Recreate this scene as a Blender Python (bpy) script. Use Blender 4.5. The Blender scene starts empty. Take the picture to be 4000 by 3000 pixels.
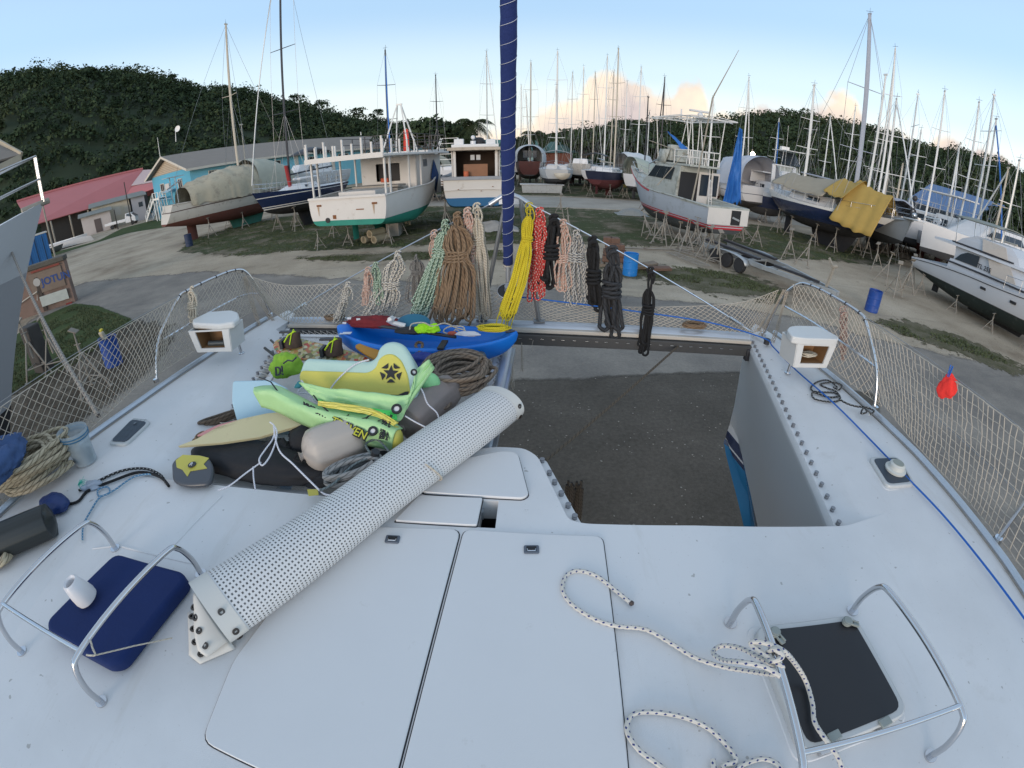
import bpy,bmesh,math,random
from mathutils import Vector,Matrix,noise
R=math.radians
rnd=random.Random(7)
S=bpy.context.scene
C=S.collection
V=Vector
CAMZ,PITCH=4.5,R(29)
CAM=V((0,0,CAMZ))
cd=bpy.data.cameras.new('camera');cam=bpy.data.objects.new('camera',cd);C.objects.link(cam)
cam.location=CAM;cam.rotation_euler=(R(90)-PITCH,0,0)
S.camera=cam
cd.type='PANO';cd.panorama_type='FISHEYE_LENS_POLYNOMIAL'
cd.sensor_width=36;cd.fisheye_fov=R(179)
cd.clip_start=.02;cd.clip_end=5000
cd.fisheye_polynomial_k0,cd.fisheye_polynomial_k1,cd.fisheye_polynomial_k2,cd.fisheye_polynomial_k3,cd.fisheye_polynomial_k4=(0.0,-0.063395821,-2.2018607e-06,1.5959523e-05,-2.2095484e-07)
SUNE,SUNA=R(7),R(200)
w=bpy.data.worlds.new('World');S.world=w;w.use_nodes=True
nt=w.node_tree;N=nt.nodes;L=nt.links;N.clear()
out=N.new('ShaderNodeOutputWorld');bg=N.new('ShaderNodeBackground')
sky=N.new('ShaderNodeTexSky');sky.sky_type='NISHITA';sky.sun_disc=False
sky.sun_elevation=SUNE;sky.sun_rotation=SUNA;sky.dust_density=1.2;sky.ozone_density=1.6
def wn(t,**k):
 n=N.new(t)
 for a,b in k.items():
  setattr(n,a,b)
 return n
tc=wn('ShaderNodeTexCoord');sep=wn('ShaderNodeSeparateXYZ');L.new(tc.outputs['Generated'],sep.inputs[0])
def mth(op,a,b=None,c=None,clamp=False,nodes=None,links=None):
 nn,ll=nodes or N,links or L
 n=nn.new('ShaderNodeMath');n.operation=op;n.use_clamp=clamp
 for i,x in enumerate((a,b,c)):
  if x is None:continue
  if isinstance(x,(int,float)):n.inputs[i].default_value=x
  else:ll.new(x,n.inputs[i])
 return n.outputs[0]
az=mth('ARCTAN2',sep.outputs[0],sep.outputs[1])
el=mth('ARCSINE',sep.outputs[2])
fc=wn('ShaderNodeFloatCurve');cm=fc.mapping;cv=cm.curves[0]
pts=[(-60,0),(-25,.2),(-10,3),(0.8,3.4),(3.0,5.2),(5.1,6.2),(7.3,7.1),(8.5,8.8),(9.6,10.0),(12.1,10.1),(14.3,9.4),(16,8.4),(18.1,8.0),(19.6,9.2),(21.2,9.6),(22.4,8.6),(24.6,6.8),(27.7,7.3),(30.9,7.5),(33,8.1),(35,8.6),(36.6,10),(38.6,10.4),(40,9.2),(41,8),(44,7.6),(46.5,6.8),(49.2,8.4),(52,6.8),(54,7.8),(57,7.2),(60,5),(66,6),(72,3),(90,0)]
def u_(a):return(a+90)/180
cv.points[0].location=(0,0);cv.points[1].location=(1,0)
for a,h in pts[1:-1]:cv.points.new(u_(a),h/16)
cm.update()
L.new(mth('MULTIPLY_ADD',az,180/math.pi/180,.5),fc.inputs['Value'])
top=mth('MULTIPLY',fc.outputs[0],R(16))
nz=wn('ShaderNodeTexNoise');nz.inputs['Scale'].default_value=16;nz.inputs['Detail'].default_value=9;nz.inputs['Roughness'].default_value=.56
L.new(tc.outputs['Generated'],nz.inputs['Vector'])
puff=mth('MULTIPLY_ADD',nz.outputs[0],R(5.0),R(-2.5))
d=mth('SUBTRACT',mth('ADD',top,puff),el)
edge=mth('MULTIPLY',mth('DIVIDE',d,R(1.1)),1.0,clamp=True)
zgate=mth('MULTIPLY',mth('SUBTRACT',top,R(.8)),40,clamp=True)
cl=mth('MULTIPLY',edge,zgate)
nz2=wn('ShaderNodeTexNoise');nz2.inputs['Scale'].default_value=5;nz2.inputs['Detail'].default_value=6
L.new(tc.outputs['Generated'],nz2.inputs['Vector'])
cr=wn('ShaderNodeValToRGB');e=cr.color_ramp.elements
e[0].position=.40;e[0].color=(.72,.62,.62,1);e[1].position=.58;e[1].color=(1.15,.98,.78,1)
L.new(mth('ADD',mth('MULTIPLY',nz2.outputs[0],1.0),mth('MULTIPLY',mth('SUBTRACT',el,R(7)),.5)),cr.inputs[0])
sr=wn('ShaderNodeValToRGB');e=sr.color_ramp.elements;sr.color_ramp.interpolation='EASE'
e[0].position=0;e[0].color=(.90,.90,.86,1);e[1].position=1;e[1].color=(.36,.41,.48,1)
for p_,c_ in((.08,(.80,.88,.90,1)),(.11,(.66,.81,.90,1)),(.20,(.42,.62,.85,1)),(.32,(.38,.53,.75,1)),(.60,(.40,.47,.56,1))):
 q_=e.new(p_);q_.color=c_
L.new(mth('DIVIDE',el,R(90),clamp=True),sr.inputs[0])
front=mth('POWER',mth('MULTIPLY_ADD',sep.outputs[1],.5,.5,clamp=True),3.0)
fall=mth('MULTIPLY_ADD',front,-.30,1.32)
mixs=wn('ShaderNodeVectorMath');mixs.operation='SCALE';L.new(sr.outputs[0],mixs.inputs[0]);L.new(fall,mixs.inputs['Scale'])
nsk=wn('ShaderNodeVectorMath');nsk.operation='SCALE';L.new(sky.outputs[0],nsk.inputs[0]);nsk.inputs['Scale'].default_value=.03
add=wn('ShaderNodeVectorMath');add.operation='ADD';L.new(mixs.outputs[0],add.inputs[0]);L.new(nsk.outputs[0],add.inputs[1])
cs=wn('ShaderNodeVectorMath');cs.operation='SCALE';L.new(cr.outputs[0],cs.inputs[0]);cs.inputs['Scale'].default_value=1.0
mx=wn('ShaderNodeMix');mx.data_type='RGBA';L.new(cl,mx.inputs[0]);L.new(add.outputs[0],mx.inputs[6]);L.new(cs.outputs[0],mx.inputs[7])
L.new(mx.outputs[2],bg.inputs['Color']);bg.inputs['Strength'].default_value=1.0;L.new(bg.outputs[0],out.inputs[0])
sl=bpy.data.lights.new('sun','SUN');so=bpy.data.objects.new('sun',sl);C.objects.link(so)
sl.energy=1.9;sl.angle=R(24);sl.color=(1,.84,.72)
sd=V((math.sin(SUNA)*math.cos(SUNE),math.cos(SUNA)*math.cos(SUNE),math.sin(SUNE)))
so.rotation_euler=(-sd).to_track_quat('-Z','Y').to_euler()
S.view_settings.view_transform='Standard';S.view_settings.look='None';S.view_settings.exposure=0;S.view_settings.gamma=1
S.cycles.max_bounces=5;S.cycles.transparent_max_bounces=8;S.cycles.use_denoising=True
FP,KP=1753.,.056
_fw=V((0,math.cos(PITCH),-math.sin(PITCH)));_up=V((0,math.sin(PITCH),math.cos(PITCH)))
def ray(px,py):
 x,y=px*4000/2212-2000,1500-py*4000/2212
 r=math.hypot(x,y)+1e-9;th=r/FP
 for _ in range(12):th-=(FP*(th+KP*th**3)-r)/(FP*(1+3*KP*th*th))
 return _fw*math.cos(th)+(V((1,0,0))*x+_up*y)*(math.sin(th)/r)
def ZP(px,py,z=0.0):
 d=ray(px,py);return CAM+d*((z-CAMZ)/d.z)
def YP(px,py,y):
 d=ray(px,py);return CAM+d*(y/d.y)
def XP(px,py,x):
 d=ray(px,py);return CAM+d*(x/d.x)
def WP(px,py,dist):
 d=ray(px,py);return CAM+d*(dist/math.hypot(d.x,d.y))
def on(px,py,o,n):
 d=ray(px,py);n=V(n);return CAM+d*((V(o)-CAM).dot(n)/d.dot(n))
MATS={}
def M(name,col,rough=.6,metal=0.,var=.12,sc=4.,bump=0.,bs=60.,dirt=None,dsc=2.5,dth=.55,tr=0.,spec=.5,uvpat=None,alpha=1.,coat=0.):
 """plain paint / cloth / metal with noise in tone, optional dirt and bump"""
 if name in MATS:return MATS[name]
 m=bpy.data.materials.new(name);m.use_nodes=True;MATS[name]=m
 t=m.node_tree;n=t.nodes;l=t.links;b=n['Principled BSDF']
 c=n.new('ShaderNodeTexCoord')
 def noi(s,det=5,src='Object',ro=.6):
  k=n.new('ShaderNodeTexNoise');k.inputs['Scale'].default_value=s;k.inputs['Detail'].default_value=det;k.inputs['Roughness'].default_value=ro
  l.new(c.outputs[src],k.inputs['Vector']);return k.outputs[0]
 base=n.new('ShaderNodeRGB');base.outputs[0].default_value=(*col,1)
 cur=base.outputs[0]
 def mix(f,a,bb,mode='MIX'):
  q=n.new('ShaderNodeMix');q.data_type='RGBA';q.blend_type=mode
  for s_,i_ in((f,0),(a,6),(bb,7)):
   if isinstance(s_,(int,float)):q.inputs[i_].default_value=s_
   elif isinstance(s_,tuple):q.inputs[i_].default_value=(*s_,1)
   else:l.new(s_,q.inputs[i_])
  return q.outputs[2]
 if uvpat:cur=uvpat(n,l,c,mix,cur)
 if var:
  f=mth('MULTIPLY_ADD',noi(sc),2*var,1-var,nodes=n,links=l)
  q=n.new('ShaderNodeVectorMath');q.operation='SCALE';l.new(cur,q.inputs[0]);l.new(f,q.inputs['Scale']);cur=q.outputs[0]
 if dirt:
  f=mth('MULTIPLY',mth('SUBTRACT',noi(dsc,8,ro=.7),dth,nodes=n,links=l),7,clamp=True,nodes=n,links=l)
  cur=mix(mth('MULTIPLY',f,.8,nodes=n,links=l),cur,dirt)
 l.new(cur,b.inputs['Base Color'])
 b.inputs['Roughness'].default_value=rough;b.inputs['Metallic'].default_value=metal
 b.inputs['Specular IOR Level'].default_value=spec;b.inputs['Coat Weight'].default_value=coat
 if tr:b.inputs['Transmission Weight'].default_value=tr
 if alpha<1:b.inputs['Alpha'].default_value=alpha
 if bump:
  k=n.new('ShaderNodeBump');k.inputs['Strength'].default_value=bump;k.inputs['Distance'].default_value=.01
  l.new(noi(bs,4),k.inputs['Height']);l.new(k.outputs[0],b.inputs['Normal'])
 return m
def ropemat(name,c1,c2=None,pitch=18,turns=2,twist=True,fleck=.12,rough=.85):
 """rope: UV u runs round the rope, v along it in metres"""
 def pat(n,l,c,mix,cur):
  sp=n.new('ShaderNodeSeparateXYZ');l.new(c.outputs['UV'],sp.inputs[0])
  u,v=sp.outputs[0],sp.outputs[1]
  a=mth('FRACT',mth('ADD',mth('MULTIPLY',u,turns,nodes=n,links=l),mth('MULTIPLY',v,pitch,nodes=n,links=l),nodes=n,links=l),nodes=n,links=l)
  if twist:
   g=mth('ABSOLUTE',mth('SUBTRACT',a,.5,nodes=n,links=l),nodes=n,links=l)
   f=mth('MULTIPLY',mth('SUBTRACT',g,.30,nodes=n,links=l),5,clamp=True,nodes=n,links=l)
   return mix(f,cur,c2 or tuple(x*.3 for x in c1))
  b2=mth('FRACT',mth('SUBTRACT',mth('MULTIPLY',u,turns,nodes=n,links=l),mth('MULTIPLY',v,pitch,nodes=n,links=l),nodes=n,links=l),nodes=n,links=l)
  f1=mth('LESS_THAN',a,fleck*2.2,nodes=n,links=l);f2=mth('LESS_THAN',b2,.42,nodes=n,links=l)
  return mix(mth('MULTIPLY',f1,f2,nodes=n,links=l),cur,c2)
 return M(name,c1,rough=rough,var=.15,sc=30,uvpat=pat)
class MB:
 def __init__(s):s.v=[];s.f=[];s.m=[];s.uv=[];s.cur=0
 def add(s,vs,fs,uvs=None):
  o=len(s.v);s.v+=[tuple(x)for x in vs]
  for i,f in enumerate(fs):
   s.f.append([o+k for k in f]);s.m.append(s.cur);s.uv.append(uvs[i]if uvs else None)
  return s
 def box(s,c,d,rot=None,taper=1.0):
  x,y,z=d[0]/2,d[1]/2,d[2]/2;t=taper
  vs=[V(p)for p in((-x,-y,-z),(x,-y,-z),(x,y,-z),(-x,y,-z),(-x*t,-y*t,z),(x*t,-y*t,z),(x*t,y*t,z),(-x*t,y*t,z))]
  if rot is not None:
   m=rot if isinstance(rot,Matrix)else Matrix.Rotation(rot,3,'Z')
   vs=[m@p for p in vs]
  return s.add([p+V(c)for p in vs],[(0,3,2,1),(4,5,6,7),(0,1,5,4),(1,2,6,5),(2,3,7,6),(3,0,4,7)])
 def bar(s,a,b,wd,h=None,up=V((0,0,1))):
  a,b=V(a),V(b);d=(b-a);ln=d.length;d.normalize()
  if abs(d.dot(up))>.98:up=V((1,0,0))
  x=d.cross(up).normalized();z=x.cross(d)
  return s.box((a+b)/2,(wd,ln,h or wd),Matrix((x,d,z)).transposed())
 def tube(s,pts,r,n=8,caps=True,closed=False,flat=1.0,upv=None):
  P=[V(p)for p in pts]
  k=len(P)
  if k<2:return s
  rr=r if isinstance(r,(list,tuple))else[r]*k
  T=[]
  for i in range(k):
   a=P[(i-1)%k]if(closed or i>0)else P[i];b=P[(i+1)%k]if(closed or i<k-1)else P[i]
   d=b-a
   T.append(d.normalized()if d.length>1e-9 else V((0,0,1)))
  up=V(upv)if upv else(V((0,0,1))if abs(T[0].z)<.9 else V((1,0,0)))
  x=T[0].cross(up).normalized()
  vs=[];L_=0;Ls=[]
  for i in range(k):
   if i:L_+=(P[i]-P[i-1]).length
   Ls.append(L_)
   x=(x-T[i]*x.dot(T[i]));x=x.normalized()if x.length>1e-6 else T[i].orthogonal().normalized()
   y=T[i].cross(x)
   for j in range(n):
    a=2*math.pi*j/n
    vs.append(P[i]+(x*math.cos(a)+y*(math.sin(a)*flat))*rr[i])
  fs=[];uv=[]
  for i in range(k if closed else k-1):
   i2=(i+1)%k
   for j in range(n):
    j2=(j+1)%n
    fs.append((i*n+j,i*n+j2,i2*n+j2,i2*n+j))
    v0,v1=Ls[i],(Ls[i2]if i2 else L_+(P[0]-P[-1]).length)
    uv.append([(j/n,v0),((j+1)/n,v0),((j+1)/n,v1),(j/n,v1)])
  if caps and not closed:
   fs.append(tuple(range(n-1,-1,-1)));uv.append(None);fs.append(tuple((k-1)*n+j for j in range(n)));uv.append(None)
  return s.add(vs,fs,uv)
 def cyl(s,a,b,r,r2=None,n=16):return s.tube([a,b],[r,r if r2 is None else r2],n)
 def loft(s,rings,closed=True,caps=(True,True)):
  n=len(rings[0]);o=[p for q in rings for p in q];fs=[]
  for i in range(len(rings)-1):
   for j in range(n if closed else n-1):
    j2=(j+1)%n;fs.append((i*n+j,i*n+j2,(i+1)*n+j2,(i+1)*n+j))
  if caps[0]:fs.append(tuple(range(n-1,-1,-1)))
  if caps[1]:fs.append(tuple((len(rings)-1)*n+j for j in range(n)))
  return s.add(o,fs)
 def prism(s,poly,z0,z1,fr=None):
  n=len(poly);a=sum(poly[i][0]*poly[(i+1)%n][1]-poly[(i+1)%n][0]*poly[i][1]for i in range(n))
  if a<0:poly=poly[::-1]
  vs=[V((p[0],p[1],z0))for p in poly]+[V((p[0],p[1],z1))for p in poly]
  if fr is not None:vs=[fr@p for p in vs]
  return s.add(vs,[tuple(range(n-1,-1,-1)),tuple(range(n,2*n))]+[(i,(i+1)%n,n+(i+1)%n,n+i)for i in range(n)])
 def lathe(s,prof,c=(0,0,0),n=20,M_=None):
  c=V(c);rings=[]
  for r,z in prof:
   q=[V((r*math.cos(2*math.pi*j/n),r*math.sin(2*math.pi*j/n),z))for j in range(n)]
   rings.append([(M_@p if M_ is not None else p)+c for p in q])
  return s.loft(rings)
 def ball(s,c,r,n=12,m=8,sc=(1,1,1),M_=None):
  return s.lathe([(max(1e-4,r*math.sin(math.pi*i/m)),-r*math.cos(math.pi*i/m))for i in range(m+1)],c,n,(M_ or Matrix.Identity(3))@Matrix.Diagonal(V(sc)))
 def grid(s,fn,nu,nv,both=False):
  vs=[fn(i/nu,j/nv)for i in range(nu+1)for j in range(nv+1)]
  fs=[(i*(nv+1)+j,(i+1)*(nv+1)+j,(i+1)*(nv+1)+j+1,i*(nv+1)+j+1)for i in range(nu)for j in range(nv)]
  uv=[[(i/nu,j/nv),((i+1)/nu,j/nv),((i+1)/nu,(j+1)/nv),(i/nu,(j+1)/nv)]for i in range(nu)for j in range(nv)]
  return s.add(vs,fs,uv)
 def build(s,name,mats,parent=None,smooth=True,loc=None,rot=None,thick=0.,bevel=0.,sub=0,local=None,auto=40):
  if not s.v:return None
  o_=V(local)if local is not None else V((0,0,0))
  me=bpy.data.meshes.new(name);me.from_pydata([V(p)-o_ for p in s.v]if local is not None else s.v,[],s.f)
  if not isinstance(mats,(list,tuple)):mats=[mats]
  for m in mats:me.materials.append(m)
  if any(s.m):me.polygons.foreach_set('material_index',s.m)
  if any(u is not None for u in s.uv):
   ul=me.uv_layers.new(name='uv');k=0;arr=[]
   for f,u in zip(s.f,s.uv):
    for j in range(len(f)):arr+=list(u[j])if u is not None else(0,0)
   ul.data.foreach_set('uv',arr)
  me.validate()
  if smooth:
   me.polygons.foreach_set('use_smooth',[True]*len(me.polygons));me.set_sharp_from_angle(angle=R(auto))
  ob=bpy.data.objects.new(name,me);C.objects.link(ob)
  if local is not None:ob.location=o_
  if loc is not None:ob.location=loc
  if rot is not None:ob.rotation_euler=rot
  if parent is not None:
   ob.parent=parent
   if loc is None and local is None and rot is None:ob.matrix_parent_inverse=parent.matrix_basis.inverted()
  if thick:k=ob.modifiers.new('s','SOLIDIFY');k.thickness=thick;k.offset=0
  if bevel:k=ob.modifiers.new('b','BEVEL');k.width=bevel;k.segments=2;k.limit_method='ANGLE'
  if sub:k=ob.modifiers.new('u','SUBSURF');k.levels=sub;k.render_levels=sub
  return ob
def tag(o,label=None,cat=None,group=None,kind=None):
 if label:o['label']=label
 if cat:o['category']=cat
 if group:o['group']=group
 if kind:o['kind']=kind
 return o
def empty(name,loc=(0,0,0),rz=0.,label=None,cat=None,group=None):
 o=bpy.data.objects.new(name,None);C.objects.link(o);o.location=loc;o.rotation_euler=(0,0,rz);o.empty_display_size=.2
 return tag(o,label,cat,group)
def dup(root,loc,rz=0.,label=None,group=None,scale=None,rot=None):
 def cp(o,par):
  c=o.copy();C.objects.link(c)
  if par is not None:c.parent=par;c.matrix_parent_inverse=o.matrix_parent_inverse.copy()
  for k in list(o.children):cp(k,c)
  return c
 r=cp(root,None);r.location=loc;r.rotation_euler=rot or(0,0,rz)
 if scale:r.scale=(scale,)*3 if isinstance(scale,(int,float))else scale
 if label:r['label']=label
 if group:r['group']=group
 return r
def smooth_path(pts,n=8,closed=False):
 P=[V(p)for p in pts];k=len(P);o=[]
 for i in range(k if closed else k-1):
  p0,p1,p2,p3=(P[(i-1)%k]if(closed or i)else P[0]),P[i],P[(i+1)%k],(P[(i+2)%k]if(closed or i+2<k)else P[-1])
  for j in range(n):
   t=j/n
   o.append(.5*((2*p1)+(p2-p0)*t+(2*p0-5*p1+4*p2-p3)*t*t+(3*p1-p0-3*p2+p3)*t**3))
 if not closed:o.append(P[-1])
 return o
def nz3(p,s=1.,seed=0.):return noise.noise(V((p[0]*s+seed,p[1]*s-seed,p[2]*s+1.7*seed)))
import numpy as np
def mk(name):
 m=bpy.data.materials.new(name);m.use_nodes=True;return m,m.node_tree.nodes,m.node_tree.links,m.node_tree.nodes['Principled BSDF']
def NZ(n,l,src,s,det=6,ro=.6,out_=0):
 k=n.new('ShaderNodeTexNoise');k.inputs['Scale'].default_value=s;k.inputs['Detail'].default_value=det;k.inputs['Roughness'].default_value=ro
 l.new(src,k.inputs['Vector']);return k.outputs[out_]
def RAMP(n,l,f,stops):
 k=n.new('ShaderNodeValToRGB');e=k.color_ramp.elements
 e[0].position,e[0].color=stops[0][0],(*stops[0][1],1);e[1].position,e[1].color=stops[-1][0],(*stops[-1][1],1)
 for p,c in stops[1:-1]:e.new(p).color=(*c,1)
 l.new(f,k.inputs[0]);return k.outputs[0]
def groundmat(name,stops,scl=.35,specks=((.3,.28,.25),9,.64),bump=.5,edge=None,fine=(.8,1.15),scratch=None):
 m,n,l,b=mk(name)
 g=n.new('ShaderNodeNewGeometry').outputs['Position']
 c=RAMP(n,l,NZ(n,l,g,scl,9,.62),stops)
 def mixc(f,a,bb,mode='MIX'):
  q=n.new('ShaderNodeMix');q.data_type='RGBA';q.blend_type=mode
  for s_,i_ in((f,0),(a,6),(bb,7)):
   if isinstance(s_,(int,float)):q.inputs[i_].default_value=s_
   elif isinstance(s_,tuple):q.inputs[i_].default_value=(*s_,1)
   else:l.new(s_,q.inputs[i_])
  return q.outputs[2]
 f2=NZ(n,l,g,14,8,.75)
 k=n.new('ShaderNodeMapRange');k.inputs[3].default_value,k.inputs[4].default_value=fine;k.inputs[1].default_value=.3;k.inputs[2].default_value=.7;l.new(f2,k.inputs[0])
 q=n.new('ShaderNodeVectorMath');q.operation='SCALE';l.new(c,q.inputs[0]);l.new(k.outputs[0],q.inputs['Scale']);c=q.outputs[0]
 if specks:
  f=mth('MULTIPLY',mth('SUBTRACT',NZ(n,l,g,specks[1],4,.8),specks[2],nodes=n,links=l),14,clamp=True,nodes=n,links=l);c=mixc(f,c,specks[0])
 if scratch:
  mp=n.new('ShaderNodeMapping');mp.inputs['Scale'].default_value=(.10,.9,1);mp.inputs['Rotation'].default_value=(0,0,R(8));l.new(g,mp.inputs['Vector'])
  f=mth('MULTIPLY',mth('SUBTRACT',NZ(n,l,mp.outputs[0],1.0,7,.7),.55,nodes=n,links=l),5,clamp=True,nodes=n,links=l);c=mixc(mth('MULTIPLY',f,.55,nodes=n,links=l),c,scratch)
 l.new(c,b.inputs['Base Color']);b.inputs['Roughness'].default_value=.95;b.inputs['Specular IOR Level'].default_value=.2
 if bump:
  k=n.new('ShaderNodeBump');k.inputs['Strength'].default_value=bump;k.inputs['Distance'].default_value=.03;l.new(NZ(n,l,g,22,7,.75),k.inputs['Height']);l.new(k.outputs[0],b.inputs['Normal'])
 if edge:
  a=n.new('ShaderNodeAttribute');a.attribute_name='edge'
  s1=mth('ADD',a.outputs['Fac'],mth('MULTIPLY_ADD',NZ(n,l,g,edge[0],9,.72),edge[1]*2,-edge[1],nodes=n,links=l),nodes=n,links=l)
  l.new(mth('MULTIPLY',mth('SUBTRACT',s1,.5,nodes=n,links=l),edge[2],clamp=True,nodes=n,links=l),b.inputs['Alpha'])
 return m
m_dirt=groundmat('dirt ground',[(.32,(.24,.185,.13)),(.45,(.37,.305,.225)),(.58,(.45,.375,.28)),(.72,(.52,.44,.34))],.22,((.11,.09,.065),3.2,.62),.6,scratch=(.15,.135,.115))
m_asph=groundmat('worn asphalt',[(.3,(.175,.158,.14)),(.5,(.24,.215,.185)),(.7,(.32,.285,.24))],.45,((.33,.31,.28),30,.70),.35,edge=(.8,.55,5),scratch=(.12,.115,.11))
m_road=groundmat('concrete road',[(.3,(.31,.28,.235)),(.7,(.44,.40,.34))],.3,((.18,.17,.15),5,.66),.2,edge=(1.4,.3,8),scratch=(.22,.205,.18))
m_grass=groundmat('short grass',[(.32,(.25,.21,.155)),(.42,(.15,.13,.085)),(.5,(.075,.082,.038)),(.62,(.062,.082,.032)),(.76,(.16,.14,.085))],.5,((.27,.235,.175),1.7,.58),1.0,edge=(.8,1.1,4),fine=(.55,1.3))
m_green=groundmat('lush grass',[(.3,(.045,.065,.022)),(.55,(.06,.085,.028)),(.8,(.13,.13,.06))],.6,None,1.0,edge=(1.6,.4,6),fine=(.6,1.3))
m_litter_shade=groundmat('leaf litter with painted shade',[(.3,(.055,.046,.034)),(.5,(.10,.082,.06)),(.7,(.22,.19,.15))],.9,((.03,.024,.018),7,.54),1.0,edge=(.9,.8,4),fine=(.5,1.4))  # brown leaf litter, its colour darkened for the shadow of the boats alongside
m_tuft=groundmat('weedy dirt',[(.3,(.19,.165,.115)),(.6,(.095,.09,.045))],1.2,((.16,.14,.10),6,.6),1.0,edge=(1.6,1.7,6),fine=(.6,1.3))
MB().box((0,150,-.25),(900,900,.5)).build('ground',m_dirt,smooth=False);bpy.data.objects['ground']['kind']='structure'
def seg_d(p,a,b):
 ab=(b[0]-a[0],b[1]-a[1]);t=max(0,min(1,((p[0]-a[0])*ab[0]+(p[1]-a[1])*ab[1])/(ab[0]**2+ab[1]**2+1e-9)))
 return math.hypot(p[0]-a[0]-ab[0]*t,p[1]-a[1]-ab[1]*t)
def inside(p,poly):
 c=False
 for i in range(len(poly)):
  (x1,y1),(x2,y2)=poly[i-1],poly[i]
  if(y1>p[1])!=(y2>p[1])and p[0]<(x2-x1)*(p[1]-y1)/(y2-y1)+x1:c=not c
 return c
def patch(name,poly,z,mat,soft=1.2,cell=.8,kind='structure'):
 x0,x1=min(p[0]for p in poly)-soft,max(p[0]for p in poly)+soft;y0,y1=min(p[1]for p in poly)-soft,max(p[1]for p in poly)+soft
 nx,ny=max(1,int((x1-x0)/cell)),max(1,int((y1-y0)/cell));vs=[];at=[]
 for i in range(nx+1):
  for j in range(ny+1):
   p=(x0+(x1-x0)*i/nx,y0+(y1-y0)*j/ny);d=min(seg_d(p,poly[k-1],poly[k])for k in range(len(poly)))
   d=d if inside(p,poly)else-d
   vs.append((p[0],p[1],z));at.append(max(-1,min(2,d/soft+.5)))
 fs=[]
 for i in range(nx):
  for j in range(ny):
   q=(i*(ny+1)+j,(i+1)*(ny+1)+j,(i+1)*(ny+1)+j+1,i*(ny+1)+j+1)
   if max(at[k]for k in q)>-.6:fs.append(q)
 me=bpy.data.meshes.new(name);me.from_pydata(vs,[],fs);me.materials.append(mat)
 a=me.attributes.new('edge','FLOAT','POINT');a.data.foreach_set('value',at)
 o=bpy.data.objects.new(name,me);C.objects.link(o);return tag(o,kind=kind)
def gp(*pts):return[tuple(ZP(x,y,0)[:2])for x,y in pts]
patch('asphalt',gp((160,612),(254,602),(442,585),(600,592),(719,599),(900,606),(1051,614),(1200,624),(1327,636),(1600,662),(1750,690),(1880,728),(2050,765),(2212,800))+[(24,6),(24,-6),(-26,-6),(-18,6),(-24,14)],.004,m_asph,1.6,1.0)
patch('road',[(60,33),(34,38.6),(28,40.0),(20,39.3),(10.4,39.0),(0,39.3),(-8.7,41.4),(-15,44),(-22,48),(-40,52),(-52,57),(-60,63),(-50,72),(-38,58),(-20,54),(-10.8,51.7),(0,49),(12.6,47.9),(20,48.4),(30,46.5),(60,40)],.004,m_road,.8,1.0)
patch('grass_verge',gp((390,536),(402,520),(472,502),(532,478),(632,466))+[(-14,42.5),(-8.2,40.8),(0,38.8),(10.4,38.5),(13,33)]+gp((1400,480),(1460,515),(1548,540),(1306,527),(1150,527),(959,529),(833,536),(743,540),(652,544),(504,555),(392,546)),.008,m_grass,1.5,.6)
patch('grass_verge',[(-40,60),(-20,56),(0,50.5),(12,49),(30,48),(60,42),(62,80),(0,84),(-30,80)],.008,m_grass,1.5,1.5)
patch('grass_verge',gp((631,556),(774,549),(1080,540),(1095,562),(774,566),(650,562)),.008,m_tuft,.7,.3)
patch('grass_verge',gp((1621,484),(1700,494),(1800,522),(1900,545),(1975,562),(1900,576),(1780,563),(1650,560),(1560,540),(1548,510)),.010,m_grass,1.4,.5)
patch('weeds',gp((1290,560),(1430,575),(1600,590),(1700,625),(1700,655),(1560,640),(1420,610),(1300,590)),.010,m_tuft,1.6,.35)
patch('weeds',gp((1880,690),(1960,690),(2080,730),(2212,790),(2212,820),(2080,770),(1940,722)),.010,m_tuft,1.0,.35)
patch('grass_verge',gp((107,548),(210,521),(262,494),(330,476),(410,470),(400,485),(280,503),(200,527),(107,556)),.010,m_green,.8,1.0)
patch('lawn',gp((160,655),(212,660),(270,682),(300,698),(240,722),(190,775),(100,850),(0,880),(0,760),(60,700)),.010,m_green,.5,.4)
patch('shaded_leaf_litter',gp((300,690),(370,700),(380,740),(330,800),(250,860),(100,980),(0,1000),(0,860),(110,800),(200,740)),.012,m_litter_shade,1.2,.3)
patch('painted_shadow',gp((1090,818),(1250,815),(1420,805),(1600,800),(1900,850),(1900,1200),(1000,1200),(1000,850)),.008,groundmat('ground in painted shadow',[(.3,(.085,.074,.06)),(.6,(.115,.10,.082)),(.8,(.15,.132,.108))],.8,((.25,.23,.2),26,.72),.5,edge=(1.2,.5,3),fine=(.7,1.25)),.5,.3)  # catamaran's shadow on the ground, painted as a darker sheet
def scatter(name,regions,n,fn,mat,label=None):
 b=MB()
 for(poly,k)in regions:
  x0,x1=min(p[0]for p in poly),max(p[0]for p in poly);y0,y1=min(p[1]for p in poly),max(p[1]for p in poly);c=0;tries=0
  while c<k and tries<k*6:
   tries+=1;p=(rnd.uniform(x0,x1),rnd.uniform(y0,y1))
   if inside(p,poly)and noise.noise(V((p[0]*.7,p[1]*.7,3)))>-.12:fn(b,p);c+=1
 return tag(b.build(name,mat,smooth=False),kind='stuff')
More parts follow.
